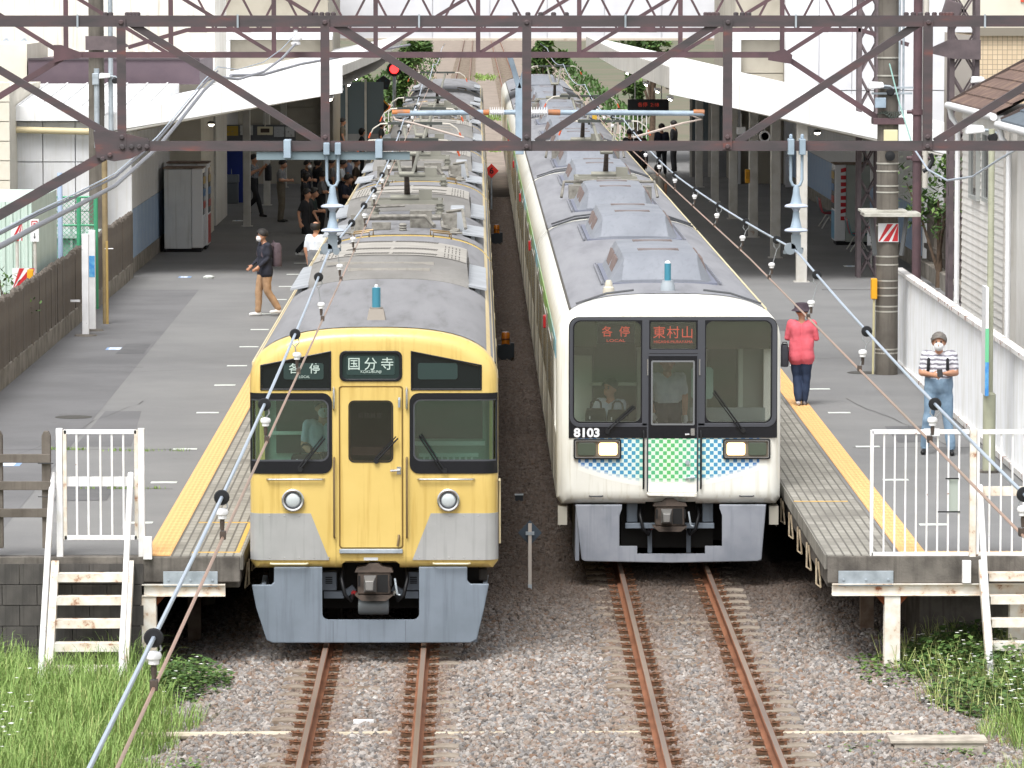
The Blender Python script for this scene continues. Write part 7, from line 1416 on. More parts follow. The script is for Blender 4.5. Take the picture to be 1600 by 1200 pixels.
crowd('person in pale blue shirt right of the insulator bracket', 545, 240, 1.7, 90, {}, cloth('paleblue','#8d97ad','#8089a0'), BLKC)
crowd('person in dark brown top at the train side', 556, 246, 1.7, 90, {}, cloth('brown','#3b3029','#443830'), BLKC)
crowd('man in pale shirt with dark backpack straps by the white far railing', 524, 187, 1.74, 100, {}, cloth('pale2','#a9b1bd','#9ca5b2'), NAVY, hair=HAIRG)
crowd('man in olive grey shirt by the white far railing', 535, 185, 1.74, 95, {}, KHA, GRYC)
crowd('dark haired person near the far left railing', 565, 201, 1.66, 90, {}, BLKC, BLKC, long=True); crowd('person with dark hair close to the far yellow train', 596, 189, 1.68, 90, {}, BLKC, BLKC, long=True)
crowd('bent person in white and navy behind the truss post', 497, 209, 1.6, 90, PHONE, WHTC, NAVY)
for lab, px, py, h, top in (('person in dark clothes far left on the right platform',984,203,1.66,BLKC),('person with brown hair on the right platform',1000,204,1.62,cloth('brown','#3b3029')),('person in black by the bench on the right platform',1000,222,1.6,BLKC),('man in navy jacket standing on the right platform',1034,194,1.74,NAVY),('man in black suit and white mask on the right platform',1053,189,1.76,BLKC)):
    crowd(lab, px, py, h, 190 if 'suit' not in lab else 250, {}, top, BLKC, group=G2, sleeve='long', mask='mask' in lab)
crowd('person in pale clothes beside the white train roof on the right platform', 1028, 258, 1.6, 180, {}, cloth('pale3','#9a968e','#8d8981'), cloth('pale3','#9a968e'), group=G2, long=True)
# ------------------------------------------------------------------ station furniture
def vending(label, x0, x1, y0, y1, h, face, body, front, stripes=False):
    t = thing('vending_machine', label, 'vending machine', ((x0+x1)/2,y0,PZ), 0, 'vending machines'); w = (x1-x0)/2; d = y1-y0
    m = MB(); xa, xb = (-w, w-.28) if face > 0 else (-w+.28, w); m.box(xa,xb,0,d,.08,h); obj('cabinet', m, body, t, bevel=.015)
    m = MB(); xa, xb = (w-.275,w) if face > 0 else (-w,-w+.275); m.box(xa,xb,-.005,d+.005,.1,h+.01); dr = obj('door', m, WHT, t, bevel=.02)
    f = xb if face > 0 else xa; m = MB(); m.box(min(f,f+face*.01),max(f,f+face*.01),.06,d-.06,.9,h-.1); obj('display', m, mat('display_dark','#39424a',.1,spec=.7), dr)
    m = MB(); m.box(min(f,f+face*.012),max(f,f+face*.012),.06,d-.06,.15,.85); obj('lower_front', m, front, dr)
    for i in range(3): m = MB(); m.box(min(f,f+face*.02),max(f,f+face*.02),.1,d-.1,1.05+i*.3,1.22+i*.3); obj('sample_row', m, mat('cans_%d' % i, ('#a8483f','#4f78a8','#b49a5a')[i], .4), dr)
    m = MB(); m.box(-w+.05,w-.05,.02,d-.02,0,.08); obj('feet', m, DARK, t)
    m = MB(); m.box(-w-.02,w+.02,-.02,d+.02,h+.012,h+.04); obj('top_lid', m, mat('lid_rust','#8d7d72',.7,c2='#6d5548',scale=6), t)
    if stripes:
        for i in range(8):
            z = .62+i*.17; m = MB(); k = .03 if i % 3 == 1 else 0; m.prism([(-w+.28-.13,z),(-w+.28-.0,z+k),(-w+.28-.0,z+.10+k),(-w+.28-.13,z+.10)], -.012, -.004); obj('red_dash', m, mat('sign_red','#b5272e'), t)
    return t
VG = mat('vending_grey','#d2d5d7',.5,c2='#c8cbcd',scale=2,streak='#adadaa')
p = onz(284,394,PZ); vending('grey white vending machine nearest on the left platform', -7.62, -6.68, p.y, p.y+1.0, 2.02, 1, VG, mat('front_white','#c9cbd0',.4))
vending('white vending machine with red front behind the nearest one on the left', -7.62, -6.62, p.y+1.15, p.y+2.2, 2.1, 1, VG, mat('front_red','#b03a34',.4)); vending('third vending machine in the row on the left platform', -7.62, -6.7, p.y+2.35, p.y+3.4, 1.95, 1, VG, mat('front_red','#b03a34',.4))
p = onz(1330,383,PZ); vending('grey vending machine with red dashes down its side on the right platform', 8.92, 9.8, p.y, p.y+1.0, 2.0, -1, mat('vending_greygreen','#9fa59f',.5,c2='#949a94',scale=2), mat('front_blue','#5f93b3',.4), True)
def seat(label, x, y, rz, cols):
    t = thing('bench_seat', label, 'bench', (x,y,PZ), rz, 'rows of shell seats')
    for i, cname in enumerate(cols):
        m = MB(); n = 8; L = [[],[]]
        prof = [(-.22,.42),(-.18,.40),(0,.38),(.15,.38),(.2,.42),(.24,.55),(.27,.72),(.28,.78)]
        for k, (yy, zz) in enumerate(prof):
            w = .21 if k < 6 else .19
            for j in range(n+1): u = -1+2*j/n; L[0].append((i*.48+w*u, yy, zz+.03*u*u))
        N_ = n+1; m.add(L[0], [(k*N_+j,k*N_+j+1,(k+1)*N_+j+1,(k+1)*N_+j) for k in range(len(prof)-1) for j in range(n)]); o = obj('shell', m, cname, t, smooth=60); sd_ = o.modifiers.new('s','SOLIDIFY'); sd_.thickness = .012
    m = MB(); w = .48*(len(cols)-1); m.bar((-.2,0,.35),(w+.2,0,.35),.05); obj('beam', m, STEEL_G, t)
    for x_ in (-.1,w+.1):
        for s in (-1,1): m = MB(); m.tube([(x_,0,.35),(x_,s*.22,0)], .018, 8); obj('leg', m, POSTW, t, smooth=50)
    return t
TEAL = mat('seat_teal','#4f7f86',.4); REDS = mat('seat_red','#a23340',.4)
p = onz(1338,392,PZ); seat('row of teal and red shell seats in front of the vending machine', 9.3, p.y-.4, math.radians(90), [TEAL,REDS,TEAL]); p = onz(1290,357,PZ); seat('row of red shell seats further back on the right platform', 9.4, p.y, math.radians(90), [REDS,REDS,TEAL])
p = at(1362,363,106.5); t = thing('hanging_notice', 'white notice with red emblem and arrow beside the concrete pole', 'sign', p); m = MB(); m.box(-.1,.1,0,.02,-.3,.26); b = obj('plate', m, WHT, t); m = MB(); ring(m, rrect(-.06,.07,.08,.2,.01), rrect(-.045,.055,.095,.185,.008), -.004, 0); m.box(-.02,.03,-.004,0,.12,.16); obj('emblem', m, mat('sign_red','#b5272e'), b); m = MB(); m.box(-.008,.008,-.004,0,-.25,-.15); m.prism([(-.03,-.22),(.03,-.22),(0,-.27)], -.004, 0); obj('arrow', m, BLACK, b)
for i in range(4): m = MB(); m.box(-.06,.06-.02*(i%2),-.004,0,.02-.035*i,.035-.035*i); obj('text_line', m, GRYC, b)
m = MB(); m.tube([(0,.05,-p.z+PZ),(0,.05,.2)], .02, 6); obj('stand', m, POSTW, t)
# blue partition, fountain, posters
p = onz(364,318,PZ); t = thing('blue_partition', 'deep blue partition wall behind the vending machines', 'partition', (0,p.y+.6,0)); Y = p.y+.6; m = MB(); m.box(at(342,300,Y).x,at(386,300,Y).x,0,.12,PZ,at(360,214,Y).z); obj('panel', m, mat('deep_blue','#253a8f',.5,c2='#21347f',scale=2), t, bevel=.01)
t = thing('drinking_fountain', 'grey steel drinking fountain in front of the blue partition', 'fountain', (at(362,318,p.y).x,p.y,PZ)); m = MB(); m.box(-.2,.2,-.15,.2,0,.62); obj('pedestal', m, mat('fountain_grey','#6f7477',.5,metal=.3), t, bevel=.02); m = MB(); m.box(-.22,.22,-.18,.22,.62,.86); obj('basin', m, mat('fountain_steel','#8b9094',.35,metal=.6), t, bevel=.02); m = MB(); m.tube([(0,0,.86),(0,0,1.0),(0,-.05,1.02)], .015, 6); obj('spout', m, CHROME, t)
Y = 136.0; t = thing('poster_board', 'board of yellow and white posters under the left canopy', 'poster board', (0,Y,0)); zf = lambda py: at(400,py,Y).z; xf = lambda px: at(px,205,Y).x
m = MB(); m.box(xf(343),xf(462),.03,.08,zf(222),zf(195)); obj('backing', m, mat('board_dark','#5d6064',.6), t)
for a, b, y0, y1, c in ((346,372,212,197,'#b89a3c'),(375,395,211,196,'#c6c8c4'),(402,426,211,199,'#d0cbb0'),(428,444,214,198,'#b8bcc0'),(446,460,214,198,'#c9cbcc')): m = MB(); m.box(xf(a),xf(b),.0,.03,zf(y0),zf(y1)); obj('poster', m, mat('poster'+c, c, .5, c2='#777a7c', scale=14, lo=.55, hi=.7), t)
t = thing('wall_clock_box', 'cream framed monitor hanging under the left canopy', 'monitor', at(414,204,134)); m = MB(); ring(m, rrect(-.22,.22,-.11,.11,.01), rrect(-.13,.13,-.06,.06,.01), 0, .12); obj('frame', m, mat('frame_cream','#d6cfb4',.5), t); m = MB(); m.box(-.2,.2,.06,.1,-.1,.1); obj('screen', m, mat('screen_brown','#4a3a30',.3), t); m = MB(); m.tube([(0,.06,.1),(0,.06,.8)], .02, 6); obj('hanger', m, POSTW, t)
# dim glazed walls at the back of both platforms
for X0, X1, Y, lab in ((-6.9,-3.4,172.0,'left'),(7.2,10.3,158.0,'right')):
    t = thing('glazed_screen', 'grey glazed screen wall at the back of the %s platform' % lab, 'screen wall', (0,Y,PZ)); n = 5; w = (X1-X0)/n
    if lab == 'left': continue_ = True
    m = MB(); m.box(X0,X1,.1,.2,0,1.0); obj('lower_wall', m, DKW, t)
    for i in range(n): m = MB(); m.box(X0+i*w+.04,X0+(i+1)*w-.04,.1,.14,1.0,2.9); obj('pane', m, mat('pane_dim','#5d6a70',.15,spec=.7), t); m = MB(); m.box(X0+i*w-.04,X0+i*w+.04,.05,.2,0,3); obj('mullion', m, POSTW, t)
# far platform railings with lamps, signals and signs
def railing(x0, x1, Y, z1, label, step=.16):
    t = thing('platform_railing', label, 'railing', (0,Y,0)); n = int((x1-x0)/step)
    for z in (PZ+.1,z1): m = MB(); m.bar((x0,0,z),(x1,0,z),.05); obj('rail', m, WHT, t)
    for i in range(n+1): m = MB(); x = x0+(x1-x0)*i/n; m.bar((x,0,PZ),(x,0,z1),.03); obj('bar', m, WHT, t)
Yr = 186.0; railing(at(514,190,Yr).x, at(607,190,Yr).x, Yr, at(560,165,Yr).z, 'white barred railing at the far end of the left platform'); railing(at(955,190,Yr).x, at(1010,190,Yr).x, Yr, at(960,172,Yr).z, 'white barred railing at the far end of the right platform')
Ys = 178.0; t = thing('track_signal', 'black railway signal with a glowing red lamp at the end of the left canopy', 'signal', (at(616,108,Ys).x,Ys,0)); z = at(616,108,Ys).z; m = MB(); m.tube([(0,.1,.5),(0,.1,z+.3)], .07, 10); obj('mast', m, STEEL_G, t, smooth=40); m = MB(); m.lathe([(.28,-.02),(.28,.06)], 20, (0,0,z), 'y'); obj('backplate', m, BLACK, t); m = MB(); m.lathe([(.17,-.06),(.17,-.02)], 18, (0,0,z), 'y'); obj('red_lamp', m, mat('signal_red','#ff2a2a',.3,emit='#ff2a2a',estr=3), t)
m = MB(); x, zq = at(599,130,Ys).x-t.location.x, at(599,130,Ys).z; m.prism([(x+.3*math.cos(a),zq+.3*math.sin(a)) for a in (math.pi/2+2*math.pi*i/5 for i in range(5))], -.05, .1); obj('position_signal', m, BLACK, t)
for dx, dz in ((-.12,-.1),(.12,-.1),(-.12,.08),(.1,.1)): m = MB(); m.lathe([(.04,-.02),(.04,.0)], 10, (x+dx,-.05,zq+dz), 'y'); obj('dim_lamp', m, mat('dim_lens','#33414a',.2), t)
p = at(595,167,176); t = thing('diamond_sign', 'black diamond sign with yellow border behind the left railing', 'sign', p); m = MB(); ring(m, [(0,.38),(-.38,0),(0,-.38),(.38,0)], [(0,.3),(-.3,0),(0,-.3),(.3,0)], 0, .03); obj('border', m, mat('sign_amber','#d59a1e',.5), t); m = MB(); m.prism([(0,.3),(-.3,0),(0,-.3),(.3,0)], .005, .025); obj('face', m, BLACK, t); m = MB(); m.tube([(0,.06,-p.z+.3),(0,.06,.1)], .04, 8); obj('post', m, STEEL_G, t)
p = onz(768,330,-.2); z = 7.65-295/45.6; t = thing('red_diamond_sign', 'red diamond sign with black number 6 on a post between the tracks', 'sign', (p.x,p.y,-.2)); z = at(768,267,p.y).z+.2; m = MB(); m.prism([(0,z+.25),(-.25,z),(0,z-.25),(.25,z)], 0, .02); obj('plate', m, mat('diamond_red','#c8322c',.5), t); text('6', .3, BLACK, t, (0,-.004,z), bold=.008, name='number'); m = MB(); m.tube([(0,.04,0),(0,.04,z)], .03, 8); obj('post', m, STEEL_G, t)
p = onz(828,925,-.2); t = thing('stop_marker', 'dark diamond marker seen from behind on a pale post between the trains', 'marker', (p.x,p.y,-.2)); h = at(828,818,p.y).z+.2; m = MB(); m.box(-.022,.022,-.02,.02,-.1,h); obj('post', m, mat('marker_post','#b5ada5',.6), t); zc = at(828,833,p.y).z+.2; m = MB(); m.prism([(0,zc+.165),(-.155,zc),(0,zc-.165),(.155,zc)], .024, .034); obj('plate', m, mat('marker_back','#39444f',.6), t, bevel=.004); m = MB(); m.box(-.055,.055,-.028,.022,zc-.022,zc+.018); obj('bracket', m, STEEL_G, t); m = MB(); m.box(-.026,.026,-.026,.026,-.02,.1); obj('foot', m, STEEL_G, t)
p = onz(811,787,-.2); t = thing('track_box', 'small dark box standing on the ballast between the trains', 'box', (p.x,p.y,-.2)); m = MB(); m.box(-.06,.06,-.05,.05,0,.13); obj('body', m, mat('box_dark','#2f3439',.6), t); m = MB(); m.box(-.065,.065,-.055,.055,.13,.145); obj('lid', m, mat('lid_pale','#9aa2a8',.5), t)
for px, py, ht, lab in ((790,566,.0,'nearer'),(776,384,.0,'farther')):
    p = onz(px,py,-.2); t = thing('warning_lamp', 'amber warning lamp on a black horn between the trains, the %s one' % lab, 'lamp', (p.x,p.y,-.2)); m = MB(); m.box(-.1,.1,-.05,.1,0,.12); m.lathe([(.05,.05),(.07,-.02),(.17,-.12),(.175,-.13)], 16, (0,0,.22), 'y'); m.box(-.16,-.1,-.05,.12,.1,.36); m.box(.1,.18,-.02,.12,.1,.4); obj('horn', m, mat('horn_black','#23282c',.5), t, smooth=40)
    m = MB(); m.lathe([(.085,.36),(.085,.6),(.07,.62),(.07,.63)], 16); obj('amber_lens', m, mat('amber','#b06a1e',.2,c2='#8f4f17',scale=9,spec=.6), t, smooth=40); m = MB(); m.lathe([(.092,.47),(.092,.5)], 16); obj('lens_band', m, mat('amber_dark','#5f3512',.5), t)
# hanging things under the right canopy
Yh = 128.0; t = thing('departure_display', 'dark departure display with red letters under the right canopy', 'display', at(1013,164,Yh+14)); m = MB(); m.box(-.62,.62,0,.2,-.17,.17); obj('case', m, BLACK, t, bevel=.01); text('各停  2:18', .15, mat('led_dim','#7d2f28',.5,emit='#c03a2a',estr=.25), t, (0,-.004,0), name='led_text'); m = MB(); m.tube([(-.4,.1,.17),(-.4,.1,.9)], .02, 6); obj('hanger', m, POSTW, t); m = MB(); m.tube([(.4,.1,.17),(.4,.1,.9)], .02, 6); obj('hanger', m, POSTW, t)
p = at(1195,213,107); t = thing('loudspeaker', 'white round loudspeaker under the right canopy', 'loudspeaker', p); m = MB(); m.lathe([(.1,.2),(.13,.1),(.13,-.06),(.12,-.07),(.09,-.05)], 18, (0,0,0), 'y'); obj('shell', m, WHT, t, smooth=40); m = MB(); m.lathe([(.09,-.05),(.02,.02)], 18, (0,0,0), 'y'); obj('cone', m, mat('cone_grey','#6b7075',.6), t); m = MB(); m.tube([(0,.1,.1),(0,.1,.4)], .015, 6); obj('hanger', m, POSTW, t)
p = at(1158,205,108); t = thing('security_camera', 'white camera box hanging under the right canopy', 'camera', p); m = MB(); m.box(-.1,.1,-.1,.1,-.07,.1); obj('housing', m, WHT, t, bevel=.015); m = MB(); m.lathe([(.05,-.12),(.055,.05)], 12, (-.02,-.05,-.15), 'y'); obj('lens_tube', m, WHT, t); m = MB(); m.lathe([(.03,-.13),(.035,-.12)], 12, (-.02,-.05,-.15), 'y'); obj('lens', m, BLACK, t); m = MB(); m.tube([(0,0,.1),(0,0,.4)], .015, 6); obj('hanger', m, POSTW, t)
for px, py, Y, lab in ((1277,207,105.5,'right'),(330,194,106.5,'left')):
    p = at(px,py,Y); t = thing('canopy_lamp', 'small lit lamp under the edge of the %s canopy' % lab, 'lamp', p); m = MB(); m.lathe([(.03,.07),(.08,.05),(.085,.0)], 14); obj('shade', m, mat('shade_dark','#4a4a48',.5), t); m = MB(); m.lathe([(.07,.01),(.06,-.03),(.01,-.05)], 14); obj('bulb', m, mat('bulb_lit','#fffbe8',.4,emit='#fff8e0',estr=8), t); m = MB(); m.tube([(0,0,.05),(0,.0,.35)], .012, 6); obj('hanger', m, POSTW, t)
for k in range(5):
    for X, s in ((4.6,1),(-3.5,-1)):
        t = thing('fluorescent_lamp', 'long lit fluorescent tube number %s under the %s canopy' % (('one','two','three','four','five')[k], 'right' if s > 0 else 'left'), 'lamp', (X,112+8*k,4.85), 0, 'fluorescent tubes under the canopies'); t['label'] = ('lit fluorescent tube under the %s canopy, %s from the front' % ('right' if s > 0 else 'left', ('first','second','third','fourth','fifth')[k]))
        m = MB(); m.box(-.06,.06,-.62,.62,.03,.09); obj('fitting', m, WHT, t); m = MB(); m.tube([(0,-.6,0),(0,.6,0)], .018, 8); obj('tube', m, mat('tube_lit','#fffff2',.4,emit='#fff9e6',estr=25), t)
for px, X_, lab in ((929,3.75,'right'),):
    p = at(929,165,140); t = thing('striped_post', 'yellow and black banded post beside the far white train', 'post', (p.x,140,PZ))
    for i in range(10): m = MB(); m.box(-.07,.07,-.07,.07,i*.3,(i+1)*.3); obj('band', m, (mat('band_yellow','#c9a23a',.5), BLACK)[i%2], t)
p = at(1124,322,140); m = MB(); m.box(-.09,.09,-.1,.1,-.28,.28); 
p = at(1168,276,119.5); t = thing('yellow_phone_box', 'yellow emergency box on a post of the right canopy', 'box', p); m = MB(); m.box(-.06,.06,-.1,.1,-.16,.18); obj('body', m, mat('box_yellow','#d59a1e'), t, bevel=.015); m = MB(); m.box(-.045,.045,-.105,-.1,-.05,.12); obj('door', m, mat('box_amber','#b9831c',.5), t)
# bench with books / rack beyond
p = at(1010,205,150); 
# ------------------------------------------------------------------ vegetation
def leafmat(n, a, b): return mat(n, a, .6, c2=b, scale=6, spec=.3)
GRS = leafmat('grass_blade','#76944c','#92a862'); GRS2 = leafmat('grass_dry','#a9ad72','#8f9f5c'); LEAF = leafmat('leaf_dark','#3c552b','#4a6834'); LEAF2 = leafmat('leaf_light','#566f38','#667f44'); FLW = mat('petal_white','#e6e8e2',.6); TREEL = leafmat('tree_leaf','#405a30','#526d3c'); BARK = mat('bark','#5b4c3f',.9,c2='#473b31',scale=8,bump=.5)
def grass(name, n, fx, h0, h1, mt, label, seed, lean=.25, w=.006):
    r = random.Random(seed); vs = []; fs = []
    for i in range(n):
        x, y, z, k = fx(r); h = r.uniform(h0,h1)*k; a = r.uniform(0,6.28); l = r.uniform(.05,lean)*h*1.6; dx, dy = math.cos(a), math.sin(a); px_, py_ = -dy*w, dx*w; b = len(vs)
        if abs(px_) < w*.5: px_ = w*.7
        vs += [(x-px_,y-py_,z),(x+px_,y+py_,z),(x+dx*l*.25-px_*.8,y+dy*l*.25-py_*.8,z+h*.5),(x+dx*l*.25+px_*.8,y+dy*l*.25+py_*.8,z+h*.5),(x+dx*l*.7-px_*.4,y+dy*l*.7-py_*.4,z+h*.86),(x+dx*l*.7+px_*.4,y+dy*l*.7+py_*.4,z+h*.86),(x+dx*l*1.25,y+dy*l*1.25,z+h*(1-.25*l/h))]
        fs += [(b,b+1,b+3,b+2),(b+2,b+3,b+5,b+4),(b+4,b+5,b+6)]
    me = bpy.data.meshes.new(name); me.from_pydata(vs, [], fs); return obj(name, me, mt, kind='stuff', label=label)
def lg(r):
    while True:
        y = r.uniform(43.8,53.0); x = r.uniform(-7.2,-2.9); e = -3.15-.02*(53-y)+.35*math.sin(y*1.7)+.2*math.sin(y*4.1)
        if y > 51.4 and x > -3.9: e -= .5
        if x < e or r.random() < .04: k = min(1,.45+(e-x)*.55) if x < e else .35; return x, y, -.42+.08*math.sin(x*3), k*(1.0 if y < 51 else .8)
grass('long_grass', 18500, lg, .35, .98, GRS, 'long bright green grass below the left platform stairs', 1, .45); grass('dry_grass', 2500, lg, .4, .9, GRS2, 'dry pale grass stalks among the long grass on the left', 2, .4)
def rg(r):
    while True:
        y = r.uniform(43.5,52.6); x = r.uniform(4.2,7.4); e = 5.55-.09*(y-44)*.0+.3*math.sin(y*1.9)-.25*(y < 46)
        if x > e or r.random() < .02: return x, y, -.4, min(1,.5+(x-e)*.6)
grass('long_grass', 7500, rg, .3, .75, GRS, 'long green grass and weeds at the lower right edge', 3, .5); grass('dry_grass', 1800, rg, .35, .8, GRS2, 'dry grass stalks among the weeds at the lower right', 4, .5)
def joints(r):
    q = r.choice((0,1,2)); 
    if q == 0: return r.uniform(-6.3,-5.7)+.2, onz(250,703,PZ).y+r.uniform(-.05,.05), PZ, 1
    y = onz(150,705 if q == 1 else 764,PZ).y; return r.choice((-5.1,-4.75,-4.6,-4.2))+r.gauss(0,.09), y+r.uniform(-.04,.04), PZ, 1
grass('joint_weeds', 260, joints, .02, .06, GRS, 'thin lines of weeds in the joints of the left platform asphalt', 5, .6)
def leaves(name, n, fx, size, mt, label, seed, flowers=0):
    r = random.Random(seed); vs = []; fs = []; fm = []
    def leaf(x, y, z, s, a, til, k):
        d = Vector((math.cos(a)*math.cos(til), math.sin(a)*math.cos(til), math.sin(til))); sd_ = Vector((-math.sin(a), math.cos(a), 0)); up = d.cross(sd_); p = Vector((x,y,z)); b = len(vs)
        for u, v, q in ((0,0,0),(.25,.42,.06),(.6,.38,.05),(1,0,-.05),(.6,-.38,.05),(.25,-.42,.06),(.5,0,-.04)): vs.append(tuple(p+d*s*u+sd_*s*v+up*s*q))
        for f in ((0,1,6),(1,2,6),(2,3,6),(3,4,6),(4,5,6),(5,0,6)): fs.append(tuple(b+i for i in f)); fm.append(k)
    for i in range(n):
        x, y, z, k = fx(r); leaf(x, y, z, size*r.uniform(.6,1.25), r.uniform(0,6.28), r.uniform(-.5,.55), 0 if r.random() < .6 else 1)
    for i in range(flowers):
        x, y, z, k = fx(r); z += .05; s = .028*r.uniform(.8,1.2)
        for q in range(4): leaf(x, y, z, s, q*math.pi/2+x, .25, 2)
    me = bpy.data.meshes.new(name); me.from_pydata(vs, [], fs); me.polygons.foreach_set('material_index', fm); return obj(name, me, [mt, LEAF2, FLW], kind='stuff', label=label)
def gc(r):
    while True:
        x, y = r.uniform(4.0,6.6), r.uniform(48.6,57.4); lump = math.sin(x*2.6+1)*math.sin(y*1.9)
        u = (x-5.75)/1.0; v = (y-53.0)/3.4
        if u*u+v*v < 1+.5*lump: top = (.30+.14*lump+.1*math.sin(x*7)*math.sin(y*5))*max(.1,1-u*u-v*v*.6)+.08; return x, y, -.36+r.random()**.6*top*1.25, 1
leaves('ground_cover', 6500, gc, .075, LEAF, 'dark green heart leaved ground cover with white flowers by the right platform post', 11, 300)
def stems(r): x, y, z, k = gc(r); return x, y, -.38, 1
grass('weed_stems', 900, stems, .25, .6, GRS2, 'thin pale stems and grass blades poking out of the right ground cover', 16, .5)
def gc2(r):
    while True:
        x, y = r.uniform(3.7,5.7), r.uniform(50.8,55.6); u = (x-4.7)/.8; v = (y-53.2)/1.9
        if u*u+v*v < 1+.3*math.sin(x*9): return x, y, -.34+r.random()*.26*max(.2,1-u*u-v*v), 1
leaves('ground_cover', 3000, gc2, .065, LEAF2, 'lighter low leafy weeds spreading over the ballast on the right', 12, 15)
def gc3(r):
    while True:
        x, y = r.uniform(-3.9,-2.5), r.uniform(50.6,53.4); u = (x+3.2)/.62; v = (y-52.0)/1.2
        if u*u+v*v < 1: return x, y, -.36+r.random()*.5*max(.15,1-u*u-v*v), 1
leaves('ground_cover', 3200, gc3, .065, LEAF, 'dark leafy weeds with white flowers at the foot of the left platform post', 13, 60)
def sp(r):
    c = r.choice(((4.55,46.3),(4.9,47.3),(4.2,44.6),(5.2,45.4),(-2.7,45.6),(-2.5,44.4),(-2.9,46.6),(4.95,48.2),(3.9,47.5)))
    return c[0]+r.gauss(0,.12), c[1]+r.gauss(0,.16), -.27+r.random()*.12, 1
leaves('weed_tufts', 1100, sp, .05, LEAF2, 'small scattered weed tufts growing in the ballast', 14, 0)
def fl(r):
    if r.random() < .55: return r.uniform(-6.6,-4.6), r.uniform(44,50), r.uniform(.05,.3), 1
    return r.uniform(5.7,6.8), r.uniform(44.5,51), r.uniform(-.05,.35), 1
leaves('meadow_flowers', 0, fl, .03, FLW, 'tiny white meadow flowers above the grass on both sides', 15, 420)
def tree(px, py, Y, rx, rz_, label, n=900, name='tree', zbase=-.5, sz=.22, seed=1, trunk=True):
    p = at(px,py,Y); t = thing(name, label, 'tree' if trunk else 'bush', (p.x,Y,zbase), 0); r = random.Random(seed); vs = []; fs = []; fm = []; cz_ = p.z-zbase
    blobs = [(r.gauss(0,.45)*rx, r.gauss(0,.45)*rx, cz_+r.gauss(0,.4)*rz_, r.uniform(.3,.55)) for _ in range(11)]
    for i in range(n):
        b = r.choice(blobs); a, e, q = r.uniform(0,6.28), math.asin(r.uniform(-.8,1)), r.random()**.35; R_ = b[3]
        c = Vector((b[0]+R_*rx*q*math.cos(a)*math.cos(e), b[1]+R_*rx*q*math.sin(a)*math.cos(e), max(.1,b[2]+R_*rz_*q*math.sin(e)))); s = sz*r.uniform(.5,1.2); a2, t2 = r.uniform(0,6.28), r.uniform(-.9,.9)
        d = Vector((math.cos(a2)*math.cos(t2),math.sin(a2)*math.cos(t2),math.sin(t2))); sd_ = Vector((-math.sin(a2),math.cos(a2),r.uniform(-.5,.5))).normalized(); k = len(vs)
        vs += [tuple(c-d*s),tuple(c+sd_*s*.45),tuple(c+d*s),tuple(c-sd_*s*.45)]; fs.append((k,k+1,k+2,k+3)); fm.append(int(r.random() < .4))
    me = bpy.data.meshes.new('crown'); me.from_pydata(vs, [], fs); me.polygons.foreach_set('material_index', fm); obj('crown', me, [TREEL, LEAF2], t)
    m = MB(); m.tube([(0,0,0),(.05*rx,0,cz_*.5),(0,0,cz_)], [.09*rx+.03,.06*rx+.02,.02], 8); 
    for b in blobs[:5]: m.tube([(0,0,cz_*.45),(b[0]*.5,b[1]*.5,cz_*.5+b[2]*.3),(b[0],b[1],b[2])], [.04*rx+.01,.025*rx+.01,.01], 6)
    obj('trunk', m, BARK, t, smooth=50); return t
FT = [(628,128,205,.45,.9,'slim leafy shrub tree by the far left signal'),(560,172,196,1.5,1.3,'bushy tree behind the far left railing'),(524,172,200,1.3,1.3,'dense tree at the left end of the far railing'),(648,80,330,.9,1.3,'distant tree left of the tracks under the footbridge'),(850,88,260,.7,1.3,'slender tree right of the far track beyond the white train'),(1018,70,210,1.6,.7,'low tree crown above the right canopy roof'),(995,150,200,.5,.9,'leafy shrub behind the departure display')]
for i, (px, py, Y, rx, rz_, lab) in enumerate(FT): tree(px, py, Y, rx, rz_, lab, 1100, 'tree', -.5, .2 if Y < 230 else .34, 20+i)
tree(1466,312,100.5,.75,1.1,'green bush behind the concrete palisade wall on the right', 700, 'bush', .2, .11, 40, False)
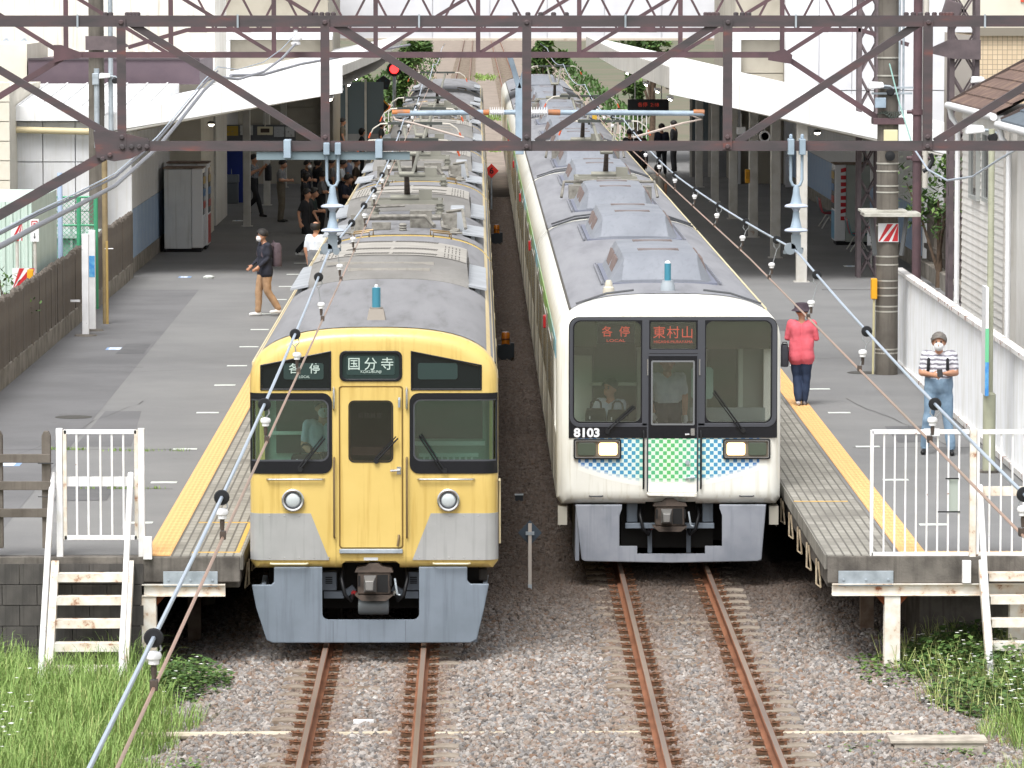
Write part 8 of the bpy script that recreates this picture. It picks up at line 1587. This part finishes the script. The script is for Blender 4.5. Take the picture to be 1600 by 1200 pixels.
tree(10,458,80.5,.5,.5,'small bare leaved shrub at the left fence edge', 160, 'bush', .2, .07, 41, False)
def far_weeds(r):
    c = r.choice(((.5,388,1.1,12),(.9,276,.8,7),(.75,222,.3,3))); return c[0]+r.gauss(0,c[2]*.5), c[1]+r.gauss(0,c[3]*.5), -.25, 1
grass('track_weeds', 800, far_weeds, .1, .25, GRS, 'patches of weeds growing between the far tracks', 6, .6, .05)
def far_green(r):
    s = r.choice((-1,1)); return (.6+s*r.uniform(4.2,9)), r.uniform(195,520), -.4, 1
grass('verge_grass', 3500, far_green, .15, .45, LEAF, 'green verge along the far tracks', 7, .6, .12)
# ------------------------------------------------------------------ small fittings that break up the plain surfaces
for s, lab in ((-1,'left'),(1,'right')):
    X = (LE+.01) if s < 0 else (RE-.01)
    t = thing('cable_tray', 'row of cable brackets under the %s platform edge' % lab, 'bracket row', (X,0,0))
    for k in range(7): m = MB(); y = PY0+.9+1.6*k; m.tube([(0,y,.92),(s*.03,y,.62),(-s*.0,y+.3,.62),(0,y+.3,.92)], .012, 6); obj('hook', m, mat('hook_cream','#b9ab93',.7,c2='#8f7f68',scale=9), t)
# hoses and cables beside the couplers
for tr, fx_, fz_, y in ((YT, yx, yz, .12), (WT, wx, wz, .14)):
    c = fx_(584) if tr is YT else fx_(1047); zc = fz_(905) if tr is YT else fz_(805)
    for s in (-1,1):
        m = MB(); m.tube([(c+s*.36,y+.25,zc+.12),(c+s*.38,y+.05,zc-.02),(c+s*.34,y,zc-.2),(c+s*.27,y+.05,zc-.27),(c+s*.24,y+.2,zc-.2)], .022, 8); obj('air_hose', m, BLACK, tr, smooth=60)
        m = MB(); m.lathe([(.03,-.03),(.035,0),(.03,.03)], 10, (c+s*.24,y+.18,zc-.2), 'y'); obj('hose_cock', m, mat('cock_white','#b9b7b0',.5) if s > 0 else REDL, tr)
# seams on the yellow cab front
for px in (524.5,634):
    m = MB(); X = yx(px); m.box(X-.002,X+.002,-.0025,.001,yz(886),yz(842)); obj('panel_seam', m, mat('seam_ochre','#8f7a3c',.7), YT)
